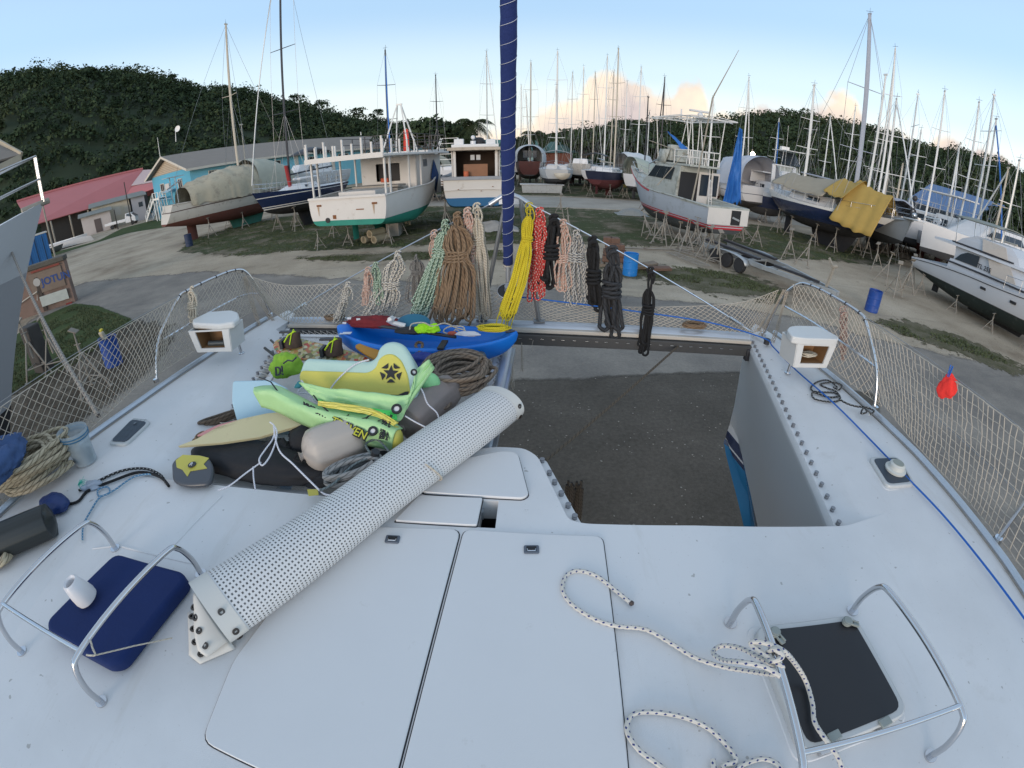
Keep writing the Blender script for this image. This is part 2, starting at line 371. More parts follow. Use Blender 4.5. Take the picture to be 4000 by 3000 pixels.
def tuft(b,p):
 for _ in range(4):
  a=rnd.uniform(0,6.28);h=rnd.uniform(.03,.10);w_=.02;l_=rnd.uniform(.02,.08);q=(p[0]+rnd.uniform(-.09,.09),p[1]+rnd.uniform(-.09,.09))
  c_,s_=math.cos(a),math.sin(a)
  b.add([(q[0]-s_*w_,q[1]+c_*w_,.01),(q[0]+s_*w_,q[1]-c_*w_,.01),(q[0]+c_*l_,q[1]+s_*l_,h)],[(0,1,2)])
scatter('grass_tufts',[(gp((504,555),(402,522),(532,480),(700,470),(1100,455),(1306,527),(1550,545),(959,530)),6500),(gp((631,560),(774,552),(1080,542),(1095,560),(774,565)),800),(gp((1600,500),(1700,496),(1900,548),(1960,562),(1780,562),(1560,545)),1800),(gp((1320,565),(1600,592),(1700,640),(1400,600)),900),(gp((1890,695),(2080,735),(2212,800),(1950,724)),500),(gp((165,658),(280,690),(180,780),(0,870),(0,770)),3000)],0,tuft,M('grass blade',(.085,.10,.04),.9,var=.4,sc=.6),'x')
def chip(b,p):
 a=rnd.uniform(0,6.28);s_=rnd.uniform(.006,.022);vs=[]
 for k in range(5):vs.append((p[0]+s_*math.cos(a+k*1.26)*rnd.uniform(.6,1.2),p[1]+s_*math.sin(a+k*1.26)*rnd.uniform(.6,1.2),.014+rnd.uniform(0,.01)))
 vs.append((p[0],p[1],.016+s_*.6));b.add(vs,[(0,1,5),(1,2,5),(2,3,5),(3,4,5),(4,0,5)])
scatter('loose_stones',[([(-1,3),(5,3),(6,14),(-8,16),(-8,12)],1400),(gp((1090,600),(1500,600),(1900,690),(2212,760),(2212,900),(1700,700)),1200),(gp((160,560),(420,545),(700,560),(1090,580),(1000,620),(200,640)),900)],0,chip,M('stone chips',(.25,.235,.21),.95,var=.35,sc=3),'x')
scatter('dry_leaves',[(gp((330,700),(370,740),(260,850),(60,980),(0,960),(0,880),(200,760)),1500),(gp((1700,620),(2212,760),(2212,820),(1880,720)),500)],0,chip,M('dry leaves',(.13,.085,.05),.95,var=.4,sc=2),'x')
rng=np.random.default_rng(5)
def foliage_mat(name,c0,c1,c2,sc=.08):
 m,n,l,b=mk(name);g=n.new('ShaderNodeNewGeometry')
 rp=RAMP(n,l,NZ(n,l,g.outputs['Position'],sc,8,.75),[(.30,c0),(.5,c1),(.72,c2)])
 k=n.new('ShaderNodeHueSaturation');k.inputs['Saturation'].default_value=.95;l.new(rp,k.inputs['Color'])
 l.new(mth('MULTIPLY_ADD',g.outputs['Random Per Island'],.5,.72,nodes=n,links=l),k.inputs['Value']);l.new(k.outputs[0],b.inputs['Base Color'])
 b.inputs['Roughness'].default_value=.85;b.inputs['Specular IOR Level'].default_value=.15;return m
m_for=foliage_mat('forest foliage',(.020,.036,.017),(.032,.053,.024),(.066,.082,.034),.05)
def leaves_mesh(name,crowns,mat,per=60,size=.9,parent=None,seed=1):
 """crowns: (x, y, z, rx, rz); leaf-clump quads spread through each crown"""
 r_=np.random.default_rng(seed);cr_=np.array(crowns,float);k=len(cr_);n_=k*per
 d=r_.normal(size=(n_,3));d/=np.linalg.norm(d,axis=1)[:,None];d[:,2]=np.where(d[:,2]<-.35,-d[:,2],d[:,2])
 rad=r_.uniform(.55,1.08,n_)**.6;ci=np.repeat(np.arange(k),per)
 lob=1+.22*np.sin(d[:,0]*5+ci)*np.cos(d[:,1]*4+ci*1.7)+.15*np.sin(d[:,2]*7+ci*.7)
 c=cr_[ci,:3]+d*np.stack([cr_[ci,3],cr_[ci,3],cr_[ci,4]],1)*(rad*lob)[:,None]
 nn=d+r_.normal(size=(n_,3))*.55;nn/=np.linalg.norm(nn,axis=1)[:,None]
 a=np.cross(nn,r_.normal(size=(n_,3)));a/=np.linalg.norm(a,axis=1)[:,None];b=np.cross(nn,a)
 s=(size*r_.uniform(.5,1.25,n_))[:,None];sk=r_.uniform(.35,.8,n_)[:,None]
 vs=np.stack([c-a*s,c-b*s*sk,c+a*s,c+b*s*sk],1).reshape(-1,3)
 me=bpy.data.meshes.new(name);me.vertices.add(n_*4);me.vertices.foreach_set('co',vs.ravel());me.loops.add(n_*4);me.loops.foreach_set('vertex_index',np.arange(n_*4));me.polygons.add(n_)
 me.polygons.foreach_set('loop_start',np.arange(0,n_*4,4));me.update();me.validate();me.materials.append(mat)
 o=bpy.data.objects.new(name,me);C.objects.link(o)
 if parent is not None:o.parent=parent;o.matrix_parent_inverse=parent.matrix_basis.inverted()
 return o
def hill(name,line,d0,d1,foot=None):
 """line = skyline in photograph pixels; foot at distance d0, ridge at d1 (metres)"""
 A=[]
 for x,y in line:
  d=ray(x,y);A.append((math.atan2(d.x,d.y),math.asin(d.z)))
 azs=[a for a,_ in A];els=[e_ for _,e_ in A]
 def height(a,dist):
  e_=np.interp(a,azs,els);top=CAMZ+d1*math.tan(e_)-3.2
  t=(dist-d0)/(d1-d0);t2=max(0,min(1,t));return top*(math.sin(t2*math.pi/2)**.85)+2.5*noise.noise(V((a*9,dist*.03,0)))*(1-t2)-.5
 na,nd=120,14;b=MB()
 def fn(u,v):
  a=azs[0]+(azs[-1]-azs[0])*u;dist=d0+(d1+60-d0)*v
  h=height(a,dist)if dist<=d1 else height(a,d1)-(dist-d1)*.35
  return V((math.sin(a)*dist,math.cos(a)*dist,max(-1,h)))
 b.grid(fn,na,nd);tag(b.build(name,M('hill soil',(.026,.040,.019),.95,var=.3,sc=.1)),kind='structure')
 cr_=[];dist=d0+2
 while dist<d1+4:
  a=azs[0]
  while a<azs[-1]:
   dd=dist+rnd.uniform(-3,3);h=height(a,min(dd,d1));rr=rnd.choice((1.8,2.4,3.0,3.6,4.6))*rnd.uniform(.85,1.15)
   cr_.append((math.sin(a)*dd,math.cos(a)*dd,h+rr*.35+rnd.uniform(-.8,.9),rr,rr*rnd.uniform(.7,1.05)))
   a+=rnd.uniform(.7,1.15)*4.7/dist
  dist+=4.6 if dist<d1-12 else 3.6
 return cr_
LH=[(-60,260),(-20,205),(0,180),(60,166),(130,164),(200,168),(260,166),(330,172),(400,192),(450,200),(500,203),(560,207),(600,223),(640,228),(700,246),(740,258),(800,264),(860,273),(900,279),(940,290),(990,300),(1030,312),(1060,325)]
RH=[(1215,318),(1236,300),(1248,292),(1281,279),(1313,273),(1356,267),(1393,272),(1438,269),(1476,271),(1531,268),(1568,259),(1606,253),(1659,254),(1734,252),(1784,266),(1846,276),(1899,289),(1959,307),(2021,328),(2096,343),(2159,358),(2212,382),(2240,400),(2260,430)]
cl_=hill('hillside',LH,128,235)
tag(leaves_mesh('forest',cl_,m_for,105,.60,seed=1),kind='stuff')
cr2=hill('hillside',RH,120,225)
tag(leaves_mesh('forest',cr2,m_for,105,.60,seed=2),kind='stuff')
mid_=hill('hillside',[(1020,322),(1060,318),(1105,314),(1140,305),(1170,294),(1200,293),(1225,295),(1250,298)],210,330)
tag(leaves_mesh('forest',mid_,m_for,50,1.1,seed=3),kind='stuff')
m_bark=M('bark',(.10,.08,.06),.95,var=.3,sc=3,bump=.6,bs=6)
def tree(x,y,dist,w_,label,trunk=.25,per=70,size=.45,h=None,sparse=1.0,seed=3,cat='tree',mat=None,lobes=9):
 """a tree whose crown top is at that pixel; stands on the ground or hill below"""
 p=WP(x,y,dist);z0=0.if h is None else p.z-h
 root=empty('broadleaf_tree',(p.x,p.y,z0),0,label,cat);H_=p.z-z0
 t=MB();base=V((p.x,p.y,z0));r_=random.Random(seed);crs=[]
 t.tube([base,base+V((r_.uniform(-.2,.2),.1,H_*.35)),base+V((r_.uniform(-.4,.4),0,H_*.65))],[trunk,trunk*.75,trunk*.5],8)
 for i in range(lobes):
  a=i*2.4+r_.uniform(-.4,.4);rr=w_*r_.uniform(.15,.42);zz=H_*r_.uniform(.62,.88);c_=base+V((math.cos(a)*rr,math.sin(a)*rr,zz))
  t.tube([base+V((0,0,H_*r_.uniform(.35,.6))),(base+c_)/2+V((0,0,H_*.22)),c_],[trunk*.4,trunk*.25,trunk*.1],5)
  crs.append((c_.x,c_.y,c_.z,w_*r_.uniform(.16,.26),w_*r_.uniform(.12,.2)))
 crs.append((p.x,p.y,p.z-w_*.16,w_*.24,w_*.16))
 t.build('trunk',m_bark,root);leaves_mesh('crown',crs,mat or m_for,int(per*sparse),size,root,seed)
 return root
tree(927,262,70,9,'tallest round tree standing beyond the long roof, left of the coconut palm',.3,190,.42,None,seed=11)
tree(975,268,72,9,'bushy tree just left of the tall coconut palm, beyond the boats',.3,190,.42,None,seed=12)
tree(870,265,95,12,'dark tree beyond the roof, right of the red covered post',.3,170,.5,None,seed=13)
tree(1262,287,95,11,'large dark tree at the left foot of the right hill',.35,200,.5,None,seed=14)
tree(1330,288,88,14,'wide dark tree behind the maroon-bottomed sloop',.35,230,.5,None,seed=15)
tree(1420,300,84,12,'dark tree behind the tarped boats right of centre',.35,200,.5,None,seed=16)
tree(2205,455,50,7,'dark green tree by the end of the blue roof at the right edge',.25,200,.35,None,seed=17)
tree(2165,478,46,5,'bushy tree in front of the blue roof, right edge',.25,160,.32,None,seed=18)
for i,(x,y,w_)in enumerate([(103,151,6),(155,153,7),(281,150,8),(225,158,5),(367,160,5),(484,184,6),(516,190,7),(636,205,8),(690,215,9),(770,232,8),(815,236,7),(1356,258,8),(1760,250,8),(1835,268,8),(2115,338,7)]):
 tree(x,y,226,w_*1.1,['thin-crowned tree standing out on the far left ridge','feathery tree second from the left on the ridge','tallest open-crowned tree on the left ridge','small tree on the left ridge beside the tallest','tiny tree on the left ridge right of the tallest','tree on the ridge left of the tan mast','umbrella-shaped tree on the ridge right of the tan mast','tree on the ridge beside the dark mast with two spreaders','spreading tree on the ridge right of the dark mast','flat-topped tree on the falling left ridge','last flat-topped tree on the left ridge before the tripod mast','rounded tree on the right hill behind the black masts','flat-topped tree on the top of the right hill','tree on the right hill beside the bright cloud','tree on the right hill near the dark cloud'][i],.22,60,.55,10,.75,seed=30+i,lobes=6)
m_palm=foliage_mat('palm fronds',(.020,.030,.014),(.032,.046,.018),(.055,.065,.028),.4)
def palm(x,ytop,dist,label,size=3.2,seed=1):
 p=WP(x,ytop,dist);r_=random.Random(seed);root=empty('coconut_palm',(p.x,p.y,0),0,label,'palm tree')
 MB().tube(smooth_path([(p.x+.5,p.y,0),(p.x+.2,p.y,p.z*.5),(p.x,p.y,p.z)],5),[.22,.2,.19,.18,.17,.17,.16,.16,.15,.14,.12],8).build('trunk',m_bark,root)
 b=MB()
 for i in range(22):
  a=i*2.399+r_.uniform(-.2,.2);up_=r_.uniform(-.35,1.1);ln=size*r_.uniform(.8,1.1);sp=[]
  for k in range(9):
   t=k/8;sp.append(p+V((math.cos(a)*ln*t*math.cos(up_*.6),math.sin(a)*ln*t*math.cos(up_*.6),ln*(math.sin(up_)*t-.85*t*t))))
  b.tube(sp,[.035,.03,.028,.025,.02,.018,.014,.01,.006],4)
  for k in range(1,9):
   for q in range(4):
    t=(k-1+q/4)/8;i0=int(t*8);f=t*8-i0;c_=sp[i0].lerp(sp[min(8,i0+1)],f);dr=(sp[min(8,i0+1)]-sp[i0]).normalized();sd_=dr.cross(V((0,0,1))).normalized()
    L2=size*.30*math.sin(math.pi*min(.93,t*.8+.16))
    for s_ in(-1,1):
     tip=c_+sd_*s_*L2*.8+dr*L2*.55+V((0,0,-L2*r_.uniform(.35,.75)))
     b.add([c_-dr*.05,c_+dr*.05,tip],[(0,1,2)])
 b.build('crown',m_palm,root,smooth=False);return root
palm(1022,268,66,'tall coconut palm in front of the pale sky left of the blue sail cover',3.4,2)
palm(1118,303,72,'coconut palm just right of the blue sail cover',3.2,3)
palm(1153,290,74,'coconut palm with raised fronds behind the maroon boat',3.0,4)
palm(1105,318,76,'lowest coconut palm, partly behind the blue sail cover',3.0,5)
m_turq=M('turquoise wall',(.20,.50,.60),.8,var=.10,sc=.5,dirt=(.14,.36,.42),dsc=.5)
m_dturq=M('blue gable wall',(.10,.36,.50),.8,var=.10,sc=.5)
m_broof=M('brown roof',(.235,.205,.175),.85,var=.12,sc=.8,bump=.3,bs=4)
m_trim=M('cream trim',(.55,.50,.42),.7,var=.1)
m_pink=M('red tin roof',(.42,.135,.135),.6,var=.10,sc=.25,bump=.2,bs=3)
m_dark=M('dark opening',(.015,.015,.017),.6,var=0)
m_glass=M('window glass',(.03,.04,.05),.08,var=0,spec=.8)
m_white=M('white paint',(.72,.70,.66),.5,var=.06,dirt=(.45,.40,.33),dsc=1.4,dth=.60)
m_greyw=M('grey wall',(.42,.40,.38),.85,var=.12,sc=.8,dirt=(.25,.22,.19),dsc=.8)
def gable_house(name,A,u,v,Lu,Lv,hw,hr,wallm,roofm,label,cat='building',over=.9,hip=False,gablem=None,thick=.18):
 """corner A, long side along u, gable along v; ridge parallel to u"""
 A,u,v=V(A),V(u).normalized(),V(v).normalized();root=empty(name,A,0,label,cat);zu=V((0,0,1))
 P=lambda a,b_,z:A+u*a+v*b_+zu*z
 fr=Matrix((u,v,zu)).transposed()
 w_=MB()
 ring=[P(0,0,0),P(Lu,0,0),P(Lu,Lv,0),P(0,Lv,0)];ring2=[p+zu*hw for p in ring]
 w_.add(ring+ring2,[(0,1,5,4),(1,2,6,5),(2,3,7,6),(3,0,4,7)]);w_.build('wall',wallm,root,smooth=False)
 g_=MB().add([P(-.01,.01,hw),P(-.01,Lv-.01,hw),P(-.01,Lv/2,hr-.15)],[(0,1,2)])
 if not hip:g_.add([P(Lu+.01,.01,hw),P(Lu+.01,Lv-.01,hw),P(Lu+.01,Lv/2,hr-.15)],[(0,2,1)])
 g_.build('gable',gablem or wallm,root,smooth=False)
 r_=MB();s=(hr-hw)/(Lv/2);e0=hw-s*over;x0,x1=-over,Lu+over;xr=Lu-Lv/2 if hip else x1
 def slab(pts):
  n_=len(pts);q=[p+zu*thick for p in pts];r_.add(pts+q,[tuple(range(n_-1,-1,-1)),tuple(range(n_,2*n_))]+[(i,(i+1)%n_,n_+(i+1)%n_,n_+i)for i in range(n_)])
 slab([P(x0,-over,e0),P(x1,-over,e0),P(xr,Lv/2,hr),P(x0,Lv/2,hr)])
 slab([P(x0,Lv+over,e0),P(x0,Lv/2+.004,hr+.002),P(xr,Lv/2+.004,hr+.002),P(x1,Lv+over,e0)])
 if hip:slab([P(x1,-over,e0-.002),P(x1,Lv+over,e0-.002),P(xr+.01,Lv/2,hr-.004)])
 r_.build('roof',roofm,root,smooth=False)
 f_=MB();f_.bar(P(x0,-over-.03,e0),P(x1,-over-.03,e0),.06,.34);f_.bar(P(x0-.04,-over,e0+.03),P(x0-.04,Lv/2,hr+.03),.06,.34);f_.bar(P(x0-.04,Lv+over,e0+.03),P(x0-.04,Lv/2,hr+.03),.06,.34)
 f_.build('fascia',m_trim,root,smooth=False)
 return root,P,fr
A_=(-46,59,0)
blue,BP,bfr=gable_house('workshop_building',A_,(.447,.894,0),(-.894,.447,0),62,15.6,7.1,9.7,m_turq,m_broof,'long two-storey turquoise building with a brown roof behind the row of boats',over=1.0,hip=True,gablem=M('clapboard',(.50,.42,.32),.8,var=.1,sc=1.5))
g_=MB();g_.add([BP(-.03,.02,0),BP(-.03,15.58,0),BP(-.03,15.58,7.1),BP(-.03,.02,7.1)],[(0,1,2,3)]);g_.build('gable_wall',m_dturq,blue,smooth=False)
g_=MB()
for k in range(9):z_=7.2+k*.26;h_=15.6/2*(1-(z_-7.1)/2.6);g_.bar(BP(-.06,7.8-h_,z_),BP(-.06,7.8+h_,z_),.05,.06)
g_.build('clapboard',M('clapboard edge',(.30,.24,.18),.8),blue,smooth=False)
def window(root,P,side,a,z,w_,h,panes=2,frame=None,glass=None):
 """side 'u': on the long wall (v=0); side 'v': on the gable (u=0)"""
 Q=(lambda s_,z_,o_:P(s_,-o_,z_))if side=='u' else(lambda s_,z_,o_:P(-o_,s_,z_))
 f=MB()
 for(s0,z0),(s1,z1)in(((a,z),(a+w_,z)),((a,z+h),(a+w_,z+h)),((a,z),(a,z+h)),((a+w_,z),(a+w_,z+h))):f.bar(Q(s0,z0,.07),Q(s1,z1,.07),.10,.10)
 for k in range(1,panes):f.bar(Q(a+w_*k/panes,z,.06),Q(a+w_*k/panes,z+h,.06),.06,.05)
 fo=f.build('window',frame or m_trim,root,smooth=False)
 g=MB().add([Q(a,z,.04),Q(a+w_,z,.04),Q(a+w_,z+h,.04),Q(a,z+h,.04)],[(0,1,2,3)]).build('pane',glass or m_glass,fo,smooth=False)
window(blue,BP,'v',10.5,4.0,1.6,1.7,2);window(blue,BP,'v',3.2,3.4,1.5,2.4,2)
for a_ in(3,8.5,14,22,30,38,46):window(blue,BP,'u',a_,4.9,2.6 if a_!=3 else 1.6,1.2,3)
for a_ in(50,56):window(blue,BP,'u',a_,4.9,1.8,1.1,3)
p_=MB()
for a_ in(11.5,20,28.5,37,45,53):p_.bar(BP(a_,-.12,0),BP(a_,-.12,7.0),.7,.16,up=V((.894,-.447,0)))
p_.build('pilaster',m_trim,blue,smooth=False)
MB().box(BP(4.4,-.35,5.1),(.7,.9,.6),Matrix((V((.447,.894,0)),V((-.894,.447,0)),V((0,0,1)))).transposed()).build('air_conditioner',m_trim,blue,smooth=False,bevel=.03)
p_=MB().add([BP(-.5,8.2,4.6),BP(-.5,5.6,4.6),BP(-1.6,5.6,4.2),BP(-1.6,8.2,4.2)],[(0,1,2,3)]);p_.build('awning',M('awning blue',(.35,.5,.58),.7),blue,smooth=False,thick=.06)
MB().box(BP(-.12,9.1,4.9),(.1,1.7,1.3),bfr).build('notice_board',M('board white',(.55,.50,.46),.7,var=.15),blue,smooth=False)
st=MB();tr_=MB();rl=MB()
for s_ in(0,1.3):
 st.bar(BP(-1.0-s_,15.8,.1),BP(-1.0-s_,10.6,3.5),.10,.34);st.bar(BP(-1.0-s_,10.6,3.5),BP(-1.0-s_,8.2,3.5),.1,.3)
 rl.bar(BP(-1.0-s_,15.8,1.1),BP(-1.0-s_,10.6,4.5),.07,.07);rl.bar(BP(-1.0-s_,10.6,4.5),BP(-1.0-s_,8.2,4.5),.07,.07)
 for k in range(5):
  t=k/4;b0=15.8-5.2*t;z0=.1+3.4*t;rl.bar(BP(-1.0-s_,b0,z0),BP(-1.0-s_,b0,z0+1.0),.1,.1)
  if k<4:rl.bar(BP(-1.0-s_,b0,z0+.2),BP(-1.0-s_,b0-1.3,z0+.85+.9),.05,.05);rl.bar(BP(-1.0-s_,b0,z0+1.0),BP(-1.0-s_,b0-1.3,z0+.95),.05,.05)
 for b0 in(10.6,9.4,8.2):st.bar(BP(-1.0-s_,b0,0),BP(-1.0-s_,b0,4.5),.12,.12)
for k in range(15):tr_.box(BP(-1.65,15.5-k*.34,.3+k*.222),(1.25,.3,.05),bfr)
tr_.box(BP(-1.65,9.4,3.55),(1.3,2.4,.08),bfr)
sroot=empty('outdoor_staircase',BP(-1.65,13,0),0,'white timber staircase with blue treads on the end of the turquoise building','staircase')
st.build('stringer',m_white,sroot,smooth=False);rl.build('railing',m_white,sroot,smooth=False);tr_.build('treads',M('blue tread',(.12,.33,.5),.7),sroot,smooth=False)
for(x,yb,yt,D_,lb)in((375,300,0,78,0),):
 pass
def pole(name,base,top,r,mat,label,cat,extra=None):
 root=empty(name,base,0,label,cat);MB().tube([base,top],[r,r*.7],8).build('pole',mat,root)
 if extra:extra(root)
 return root
m_pole=M('weathered pole',(.30,.27,.22),.8,var=.2);m_galv=M('galvanised',(.42,.44,.45),.45,.6,var=.2,sc=8)
def dish(D_,r,mat=m_white):
 def f(root):MB().lathe([(.02,0),(r*.5,.06),(r,.22),(r*.97,.24),(r*.5,.09),(.02,.03)],D_,16,Matrix.Rotation(R(70),3,'X')@Matrix.Rotation(R(30),3,'Z')).build('dish',mat,root)
 return f
a0=WP(380,306,84);a1=WP(379,284,84);pole('antenna_mast',a0,a1,.07,m_white,'white post with a satellite dish on the brown roof','antenna',dish(WP(385,279,84),.55))
pole('antenna_mast',WP(346,339,82),WP(340,297,82),.05,m_white,'thin white whip on the gable peak of the turquoise building','antenna')
pole('antenna_mast',WP(780,292,84),WP(779,285,84),.09,m_white,'short white vent pipe on the brown roof behind the railings','vent pipe')
a0=WP(910,297,95);pole('antenna_mast',a0,WP(910,293,95),.05,m_white,'white dish at the far end of the brown roof','antenna',dish(WP(910,291,95),.4))
def slabq(b,pts,th):
 pts=[V(p)for p in pts];nrm=(pts[1]-pts[0]).cross(pts[2]-pts[0]).normalized()*th;n_=len(pts);q=[p+nrm for p in pts]
 b.add(pts+q,[tuple(range(n_-1,-1,-1)),tuple(range(n_,2*n_))]+[(i,(i+1)%n_,n_+(i+1)%n_,n_+i)for i in range(n_)])
rr_=WP(308,361,118);rl_=WP(40,452,118);zr=(rr_.z+rl_.z)/2;rr_.z=rl_.z=zr+.4
er_=WP(262,408,108);el_=WP(68,492,104);er_.z=el_.z=4.6
shed=empty('boat_shed',((rr_.x+rl_.x)/2,(rr_.y+rl_.y)/2,0),0,'long shed with a faded red tin roof at the foot of the left hill','shed')
b=MB();slabq(b,[rr_,rl_,el_,er_],.15);back=(rr_-er_);back.z=0
slabq(b,[rr_+V((0,0,.01)),rr_+back*1.0+V((0,0,4.2-rr_.z)),rl_+back*1.0+V((0,0,4.2-rl_.z)),rl_+V((0,0,.01))],.15)
pr=WP(338,395,106);slabq(b,[er_+(rr_-er_)*.42,er_,WP(338,406,100),WP(338,394,104)],.1)
b.build('roof',m_pink,shed,smooth=False)
b=MB();b.bar(rr_+V((0,0,.3)),rl_+V((0,0,.3)),.5,.35);b.build('ridge_cap',m_pink,shed,smooth=False)
b=MB();q0=er_.copy();q0.z=0;q1=el_.copy();q1.z=0;off=back*.25
b.add([q0+off,q1+off,el_+off+V((0,0,.3)),er_+off+V((0,0,.3))],[(0,1,2,3)]);b.add([q0+off,rr_+V((0,0,-rr_.z)),rr_,er_+off+V((0,0,.3))],[(0,1,2,3)])
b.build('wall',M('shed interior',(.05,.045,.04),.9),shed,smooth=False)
b=MB();gz=rr_+V((.5,-.4,0));b.add([er_+(rr_-er_)*.40+V((.3,-.3,.3)),WP(339,392,106),WP(334,366,112),rr_+V((.3,-.3,-.1))],[(0,1,2,3)]);b.build('gable',M('pinkish gable',(.42,.34,.34),.8),shed,smooth=False,thick=.1)
b=MB()
for k in range(6):q=el_.lerp(er_,k/5);b.bar((q.x,q.y,0),(q.x,q.y,4.5),.25,.25)
b.build('posts',m_pole,shed,smooth=False)
def store(pts,D_,hz,wallm,label,roofpts=None,door=None,win=()):
 P0=[ZP(x,y,0)if D_ is None else V((*WP(x,y,D_)[:2],0))for x,y in pts];root=empty('store_shed',P0[0],0,label,'shed');up=V((0,0,hz))
 a,c_=P0[0],P0[1];d=(c_-a);n_=V((-d.y,d.x,0)).normalized()*4
 if n_.dot(V((a.x,a.y,0)))<0:n_=-n_
 b=MB();b.add([a,c_,c_+n_,a+n_,a+up,c_+up,c_+n_+up*1.15,a+n_+up*1.15],[(0,1,5,4),(1,2,6,5),(2,3,7,6),(3,0,4,7)]);b.build('wall',wallm,root,smooth=False)
 b=MB();e_=d.normalized()*.5;nn=n_.normalized();slabq(b,[a-e_-nn*.6+up,c_+e_-nn*.6+up,c_+e_+n_*1.1+up*1.18,a-e_+n_*1.1+up*1.18],.12);b.build('roof',M('grey tin roof',(.20,.21,.19),.7,var=.2,sc=.6),root,smooth=False)
 for t,w_,z0,h_,m_,nm in win:
  q=a+d*t-nn*.03;e2=d.normalized()*w_;MB().add([q+V((0,0,z0)),q+e2+V((0,0,z0)),q+e2+V((0,0,z0+h_)),q+V((0,0,z0+h_))],[(0,1,2,3)]).build(nm,m_,root,smooth=False,thick=.05)
 return root
mdoor=M('brown door',(.12,.09,.08),.8)
store([(181,502),(243,486)],98,3.4,M('white block',(.55,.47,.42),.9,var=.12,sc=.6),'small white hut with a brown door and sloping roof below the red roof',win=[(.42,1.3,.1,2.4,mdoor,'door')])
store([(205,489),(285,468)],103,4.6,M('cream block',(.55,.49,.38),.9,var=.15,sc=.6,dirt=(.3,.25,.18),dsc=.4),'longer cream store building behind the white pickup truck',win=[(.55,1.5,2.0,1.6,m_trim,'shutter'),(.85,1.2,2.2,1.2,m_trim,'shutter')])
store([(290,470),(318,462)],100,4.6,M('grey block',(.36,.35,.36),.9,var=.1,sc=.6),'grey end hut with a single small dark window, beside the stair',win=[(.5,.8,2.6,.9,m_glass,'window')])
gr=empty('office_building',(0,0,0),0,'low building with a dark green hipped roof behind the round-sterned sloop','building')
for(x0,x1,yt,yb,yw,D_)in((1168,1248,306,330,337,92),):
 a,c_=WP(x0,yb,D_),WP(x1,yb,D_);t0,t1=WP(x0+22,yt,D_+4),WP(x1-22,yt+3,D_+4);bk=V((0,9,0))
 b=MB();b.add([a,c_,t1,t0,a+bk,c_+bk],[(0,1,2,3),(1,5,2),(0,3,4),(3,2,5,4)]);b.build('roof',M('green roof',(.06,.13,.12),.7,var=.15,sc=.5),gr,smooth=False)
 i0,i1=a+V((1,.8,0)),c_+V((-1,.8,0));b=MB();b.add([(i0.x,i0.y,0),(i1.x,i1.y,0),(i1.x,i1.y,i1.z+.2),(i0.x,i0.y,i0.z+.2)],[(0,1,2,3)]);b.build('wall',M('brick-red wall',(.22,.08,.05),.85),gr,smooth=False,thick=.2)
g2=empty('warehouse_building',(0,0,0),0,'low green-roofed warehouse seen beside the blue sail cover','building')
a,c_=WP(1030,330,110),WP(1165,328,110);t0,t1=WP(1032,303,116),WP(1160,303,116)
MB().add([a,c_,t1,t0],[(0,1,2,3)]).build('roof',M('sea green roof',(.07,.17,.15),.7,var=.15,sc=.5),g2,smooth=False,thick=.2)
MB().add([(a.x,a.y+.5,0),(c_.x,c_.y+.5,0),(c_.x,c_.y+.5,c_.z),(a.x,a.y+.5,a.z)],[(0,1,2,3)]).build('wall',M('pale green wall',(.25,.35,.33),.8),g2,smooth=False,thick=.2)
bl=empty('boat_hall',(0,0,0),0,'large hall with a blue tin roof behind the moored masts, far right','building')
a,c_,e_,f_=WP(1960,432,62),WP(2011,398,72),WP(2230,466,66),WP(2240,530,52)
b=MB();b.add([a,f_,e_,c_],[(0,1,2,3)]);b.build('roof',M('blue tin roof',(.075,.15,.30),.6,var=.08,sc=.4),bl,smooth=False,thick=.2)
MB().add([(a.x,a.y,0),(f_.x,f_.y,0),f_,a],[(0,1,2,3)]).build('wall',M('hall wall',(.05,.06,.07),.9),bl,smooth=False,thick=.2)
ev=empty('timber_house',(0,0,0),0,'corner of a house roof with pale timber eaves at the left edge','building')
D_=22;p1,p2,p3,p4=WP(45,337,D_),WP(43,345,D_),WP(-40,300,D_+3),WP(-40,375,D_-3)
b=MB();slabq(b,[WP(46,337,D_),WP(-40,287,D_+2),WP(-160,290,D_+2),WP(-160,400,D_)],.08);b.build('roof',M('thin tin edge',(.2,.18,.16),.7),ev,smooth=False)
b=MB();b.bar(WP(45,340,D_),WP(-60,281,D_+2),.12,.42);b.bar(WP(44,343,D_),WP(-40,386,D_-1),.14,.35);b.build('fascia',M('peeling cream board',(.42,.36,.27),.8,var=.25,sc=2),ev,smooth=False)
b=MB();b.add([WP(42,346,D_+.1),WP(-60,292,D_+2),WP(-60,392,D_-1)],[(0,1,2)]);b.build('soffit',M('dark soffit',(.05,.045,.04),.9),ev,smooth=False,thick=.05)
